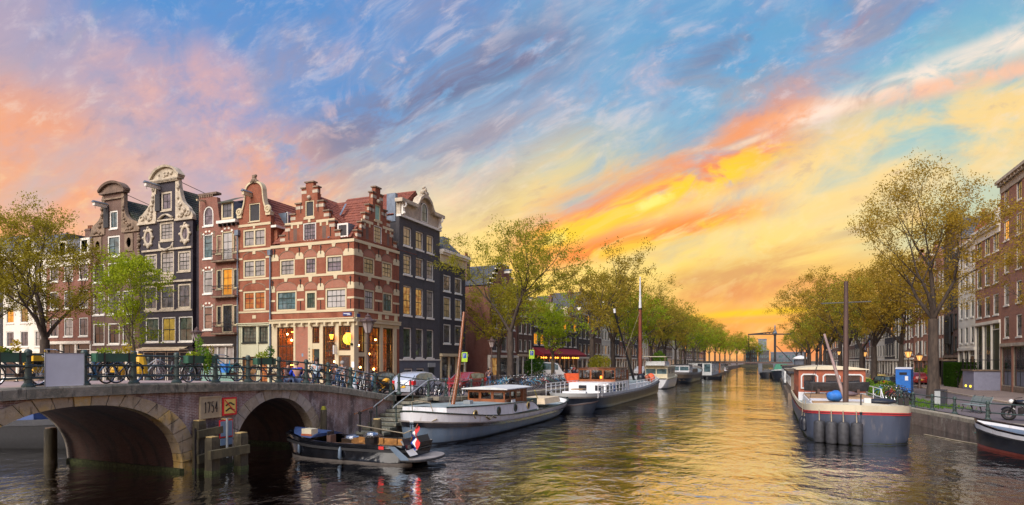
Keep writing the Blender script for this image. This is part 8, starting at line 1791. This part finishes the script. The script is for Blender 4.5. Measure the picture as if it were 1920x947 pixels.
for sx in (-.85, 0, .85): part('leg', MB().tube([(sx, -.3, 0), (sx, -.15, .25), (sx, -.25, .43), (sx, .2, .43), (sx, .26, .5), (sx, .45, 1.0)], .03, 6).cyl((sx, .25, .42), (sx, .35, 0), .03), 'iron', bn_)
for k, (px, py) in enumerate(((1623, 640), (1631, 632), (1640, 645))):
    y, z = onx(px, py, 17.5); t = thing('banner', ['long blue banner hanging left of its two neighbours', 'middle blue banner with a white mark', 'right blue banner beside the slender elm'][k], 'banner', (17.5, y, RZ), 0, 'blue banners on the right bank'); part('pole', MB().cyl((0, 0, 0), (0, 0, z + 1.6), .05), 'bin_grey', t); part('cloth', MB().loft([[(0, .05, z - 2.6 + i * .8), (-.12 * sin(i), .5, z - 2.6 + i * .8), (0, .95, z - 2.6 + i * .8)] for i in range(6)]), 'banner_blue', t)
    if k == 1: part('mark', MB().box(-.16, .3, z - .9, -.13, .65, z - .5), 'flag_white', t)
for k, (px, py, w, h, mk, lb) in enumerate(((1652, 740, .9, .8, 'box_grey', 'grey slatted crate on the grass beside the slate barge'), (1625, 728, .35, 1.0, 'dark_green', 'dark green bin by the quay garden'), (1050, 722, 1.4, 1.0, 'bin_grey', 'pale grey container at the end of the bicycle rack'))):
    p = onz(px, py, RZ if k < 2 else 1.5); t = thing('storage_crate', lb, 'crate', (p[0], p[1], RZ if k < 2 else 1.5), .2); part('body', MB().box(-w / 2, -w / 2, 0, w / 2, w / 2, h), mk, t); part('lid', MB().box(-w / 2 - .03, -w / 2 - .03, h, w / 2 + .03, w / 2 + .03, h + .06), 'bin_grey', t)
p = onz(1072, 724, 1.5); t = thing('cargo_bike', 'cargo bicycle with a bright orange box at the rack end', 'cargo bicycle', (p[0], p[1], 1.5), .5); part('box', MB().add([(-.5, -.4, .35), (.5, -.4, .35), (.5, .4, .35), (-.5, .4, .35), (-.7, -.5, 1.25), (.7, -.5, 1.25), (.7, .5, 1.25), (-.7, .5, 1.25)], [(0, 3, 2, 1), (4, 5, 6, 7), (0, 1, 5, 4), (1, 2, 6, 5), (2, 3, 7, 6), (3, 0, 4, 7)]), 'orange', t); part('wheel', MB().ring((.4, 0, .3), .27, .03, (0, 1, 0), 16, 5), 'rubber', t); part('wheel', MB().ring((-1.2, 0, .33), .3, .03, (0, 1, 0), 16, 5), 'rubber', t); part('frame', MB().cyl((-1.2, 0, .33), (-.5, 0, .5), .03).cyl((-1., 0, .4), (-1.0, 0, .95), .025), 'bike_black', t)
for k, px in enumerate((926, 934)): p = onz(px + 3, 722, 1.53); t = thing('bollard', ['dark street bollard left of the quay elm trunk', 'dark leaning bollard right of the crown lantern'][k], 'bollard', (p[0], p[1], 1.52)); part('post', MB().lathe([(.11, 0), (.09, .9), (.1, .95), (.05, 1.05)], 8), 'mast_brown', t)
# ------------------------------------------------------------------ people
def skin_mesh(name, pts, edges, rad, matk, parent, root=0):
    me = bpy.data.meshes.new(name); me.from_pydata(pts, edges, []); me.materials.append(M[matk]); o = obj(name, me, parent)
    md = o.modifiers.new('skin', 'SKIN'); md.use_smooth_shade = True
    for i, r in enumerate(rad): me.skin_vertices[0].data[i].radius = (r, r); me.skin_vertices[0].data[i].use_root = i == root
    sd_ = o.modifiers.new('sub', 'SUBSURF'); sd_.levels = 1; sd_.render_levels = 1; return o
POSES = dict(
    sit=dict(pel=(0, 0, .5), ch=(.02, 0, .85), nk=(.05, 0, 1.08), hd=(.09, 0, 1.27), kn=[(.42, .12, .52), (.42, -.12, .52)], ft=[(.45, .13, .06), (.5, -.13, .06)], el=[(.1, .26, .8), (.1, -.26, .8)], ha=[(.36, .14, .72), (.36, -.14, .74)]),
    ground=dict(pel=(0, 0, .14), ch=(-.05, 0, .48), nk=(-.02, 0, .7), hd=(.05, 0, .88), kn=[(.4, .16, .42), (.45, -.1, .3)], ft=[(.62, .14, .05), (.78, -.1, .05)], el=[(.08, .27, .42), (.08, -.27, .42)], ha=[(.33, .12, .4), (.33, -.1, .42)]),
    stand=dict(pel=(0, 0, .94), ch=(0, 0, 1.25), nk=(.01, 0, 1.46), hd=(.04, 0, 1.64), kn=[(.03, .1, .5), (.03, -.1, .5)], ft=[(.0, .11, .06), (.06, -.11, .06)], el=[(-.03, .27, 1.16), (.02, -.27, 1.16)], ha=[(.1, .26, .92), (.14, -.24, .95)]),
    walk=dict(pel=(0, 0, .92), ch=(.03, 0, 1.23), nk=(.05, 0, 1.44), hd=(.09, 0, 1.62), kn=[(.2, .1, .52), (-.06, -.1, .49)], ft=[(.3, .1, .06), (-.36, -.1, .12)], el=[(-.12, .27, 1.14), (.12, -.27, 1.14)], ha=[(-.08, .25, .9), (.28, -.22, .98)]))
def person(label, x, y, z, rz, pose, top, legs, hair, group='people outside the cafe'):
    t = thing('person', label, 'person', (x, y, z), rz, group); P = {k: ([Vector(q) for q in v] if isinstance(v, list) else Vector(v)) for k, v in POSES[pose].items()}
    S = [P['nk'] + Vector((-.02, sg * .18, -.06)) for sg in (1, -1)]; H_ = [P['pel'] + Vector((0, sg * .09, -.02)) for sg in (1, -1)]
    pts = [P['pel'], P['ch'], P['nk'], P['hd'] + Vector((0, 0, -.06)), P['hd'] + Vector((.0, 0, .06))]; ed = [(0, 1), (1, 2), (2, 3), (3, 4)]; rad = [.13, .13, .055, .085, .085]
    for i in (0, 1):
        k = len(pts); fd = (P['ha'][i] - P['el'][i]).normalized(); hand = P['ha'][i]; pts += [S[i], P['el'][i], hand, hand + fd * .08]; ed += [(1, k), (k, k + 1), (k + 1, k + 2), (k + 2, k + 3)]; rad += [.06, .042, .028, .03]
        side_ = fd.orthogonal().normalized()
        for j in range(4): n_ = len(pts); pts.append(hand + fd * (.155 - .012 * abs(j - 1.5)) + side_ * (j - 1.5) * .02); ed.append((k + 3, n_)); rad.append(.009)
        n_ = len(pts); pts.append(hand + fd * .07 + side_ * .06); ed.append((k + 2, n_)); rad.append(.01)
        k = len(pts); pts += [H_[i], P['kn'][i], P['ft'][i]]; ed += [(0, k), (k, k + 1), (k + 1, k + 2)]; rad += [.085, .06, .04]
    skin_mesh('body', [tuple(p) for p in pts], ed, rad, 'skin', t)
    skin_mesh('jacket', [tuple(p) for p in (P['pel'] + Vector((0, 0, .02)), P['ch'], P['nk'] - Vector((0, 0, .05)), S[0], P['el'][0], P['ha'][0] * .92 + P['el'][0] * .08, S[1], P['el'][1], P['ha'][1] * .92 + P['el'][1] * .08)], [(0, 1), (1, 2), (1, 3), (3, 4), (4, 5), (1, 6), (6, 7), (7, 8)], [.165, .165, .08, .085, .065, .045, .085, .065, .045], top, t)
    skin_mesh('trousers', [tuple(p) for p in (P['pel'], H_[0], P['kn'][0], P['ft'][0] + Vector((0, 0, .04)), H_[1], P['kn'][1], P['ft'][1] + Vector((0, 0, .04)))], [(0, 1), (1, 2), (2, 3), (0, 4), (4, 5), (5, 6)], [.15, .105, .078, .06, .105, .078, .06], legs, t)
    h = P['hd']; m = MB().ball((h.x - .025, h.y, h.z + .035), .118, 10, 7, 1.05); part('hair', m, hair, t, smooth=True)
    for f in P['ft']: part('shoe', MB().loft([[(f.x - .1, f.y - .04, f.z - .05), (f.x - .1, f.y + .04, f.z - .05), (f.x - .08, f.y, f.z + .05)], [(f.x + .05, f.y - .05, f.z - .05), (f.x + .05, f.y + .05, f.z - .05), (f.x + .05, f.y, f.z + .03)], [(f.x + .17, f.y - .03, f.z - .05), (f.x + .17, f.y + .03, f.z - .05), (f.x + .17, f.y, f.z - .02)]], True, True, True), 'cloth_black', t)
    m = MB(); m.ball((h.x + .1, h.y, h.z - .02), .018, 6, 4); part('nose', m, 'skin', t); m = MB()
    for sg in (1, -1): m.ball((h.x + .083, h.y + sg * .032, h.z + .012), .012, 6, 4)
    part('eyes', m, 'cloth_black', t).name = 'eye'
    return t
def at_px(px, x): y = onx(px, 700, x)[0]; return x, y, deck(y) + .004
person('person in a bright blue jacket sitting on the kerb with back to the water', *at_px(556, -20.0), 2.6, 'ground', 'cloth_blue', 'jeans', 'hair_fair'); person('person in dark clothes leaning beside the one in bright blue', *at_px(540, -20.5), .3, 'ground', 'cloth_brown', 'jeans', 'hair_dark')
person('person in a pale blue shirt sitting by the dark covered bicycle', *at_px(594, -20.6), 2.4, 'sit', 'cloth_pale', 'jeans', 'hair_dark'); person('person in a dark brown jacket seated behind the bicycle cluster', *at_px(628, -21.4), .4, 'sit', 'cloth_brown', 'jeans', 'hair_dark'); person('grey capped person in a dark coat standing among the bicycles', *at_px(642, -22.), 2.5, 'stand', 'cloth_grey', 'cloth_black', 'hair_grey')
person('person in a white top seated at the cafe terrace', *at_px(664, -23.5), 2., 'sit', 'cloth_white', 'jeans', 'hair_fair'); person('person in a navy jacket seated near the lantern post', *at_px(698, -21.0), 2.7, 'sit', 'cloth_teal', 'jeans', 'hair_dark'); person('person in red seated farther back on the cafe terrace', *at_px(576, -25.5), .8, 'sit', 'cloth_red', 'cloth_black', 'hair_dark'); person('bald looking person in grey standing at the cafe door', *at_px(636, -27.), 1.6, 'stand', 'cloth_grey', 'jeans', 'hair_fair'); person('person in a teal shirt seated behind the bicycles', *at_px(656, -22.6), .6, 'sit', 'cloth_teal', 'cloth_black', 'hair_fair')
p = onz(916, 726, 1.56); person('person in a dark coat walking near the crown lantern', p[0], p[1], 1.56, 2.2, 'walk', 'cloth_brown', 'jeans', 'hair_dark', 'people on the left quay'); p = onz(922, 722, 1.56); person('second walker in black behind the red car', p[0] - .6, p[1] + .8, 1.56, 1.4, 'walk', 'cloth_black', 'cloth_black', 'hair_fair', 'people on the left quay')
cols2 = ['cloth_brown', 'cloth_white', 'cloth_black', 'cloth_red', 'cloth_teal', 'cloth_grey', 'cloth_pale', 'cloth_blue']; names2 = ['brown', 'white', 'black', 'dark red', 'dark teal', 'grey', 'pale blue', 'blue']
base_p = []
for k in range(8): base_p.append(person(f'person in a {names2[k]} top at the restaurant tables under the left awning', -28.6 + (k % 2) * 1.2, 86.5 + k * .9, 1.5, RND.uniform(0, 6), 'sit' if k % 3 else 'stand', cols2[k], 'jeans' if k % 2 else 'cloth_black', 'hair_dark' if k % 3 else 'hair_fair', 'guests at the restaurant'))
for k in range(8): copy_tree(base_p[k], (-27.6 + (k % 3) * 1.1, 96.5 + k * 1.1, 1.5), RND.uniform(0, 6), f'person in a {names2[k]} top seated under the right hand awning')
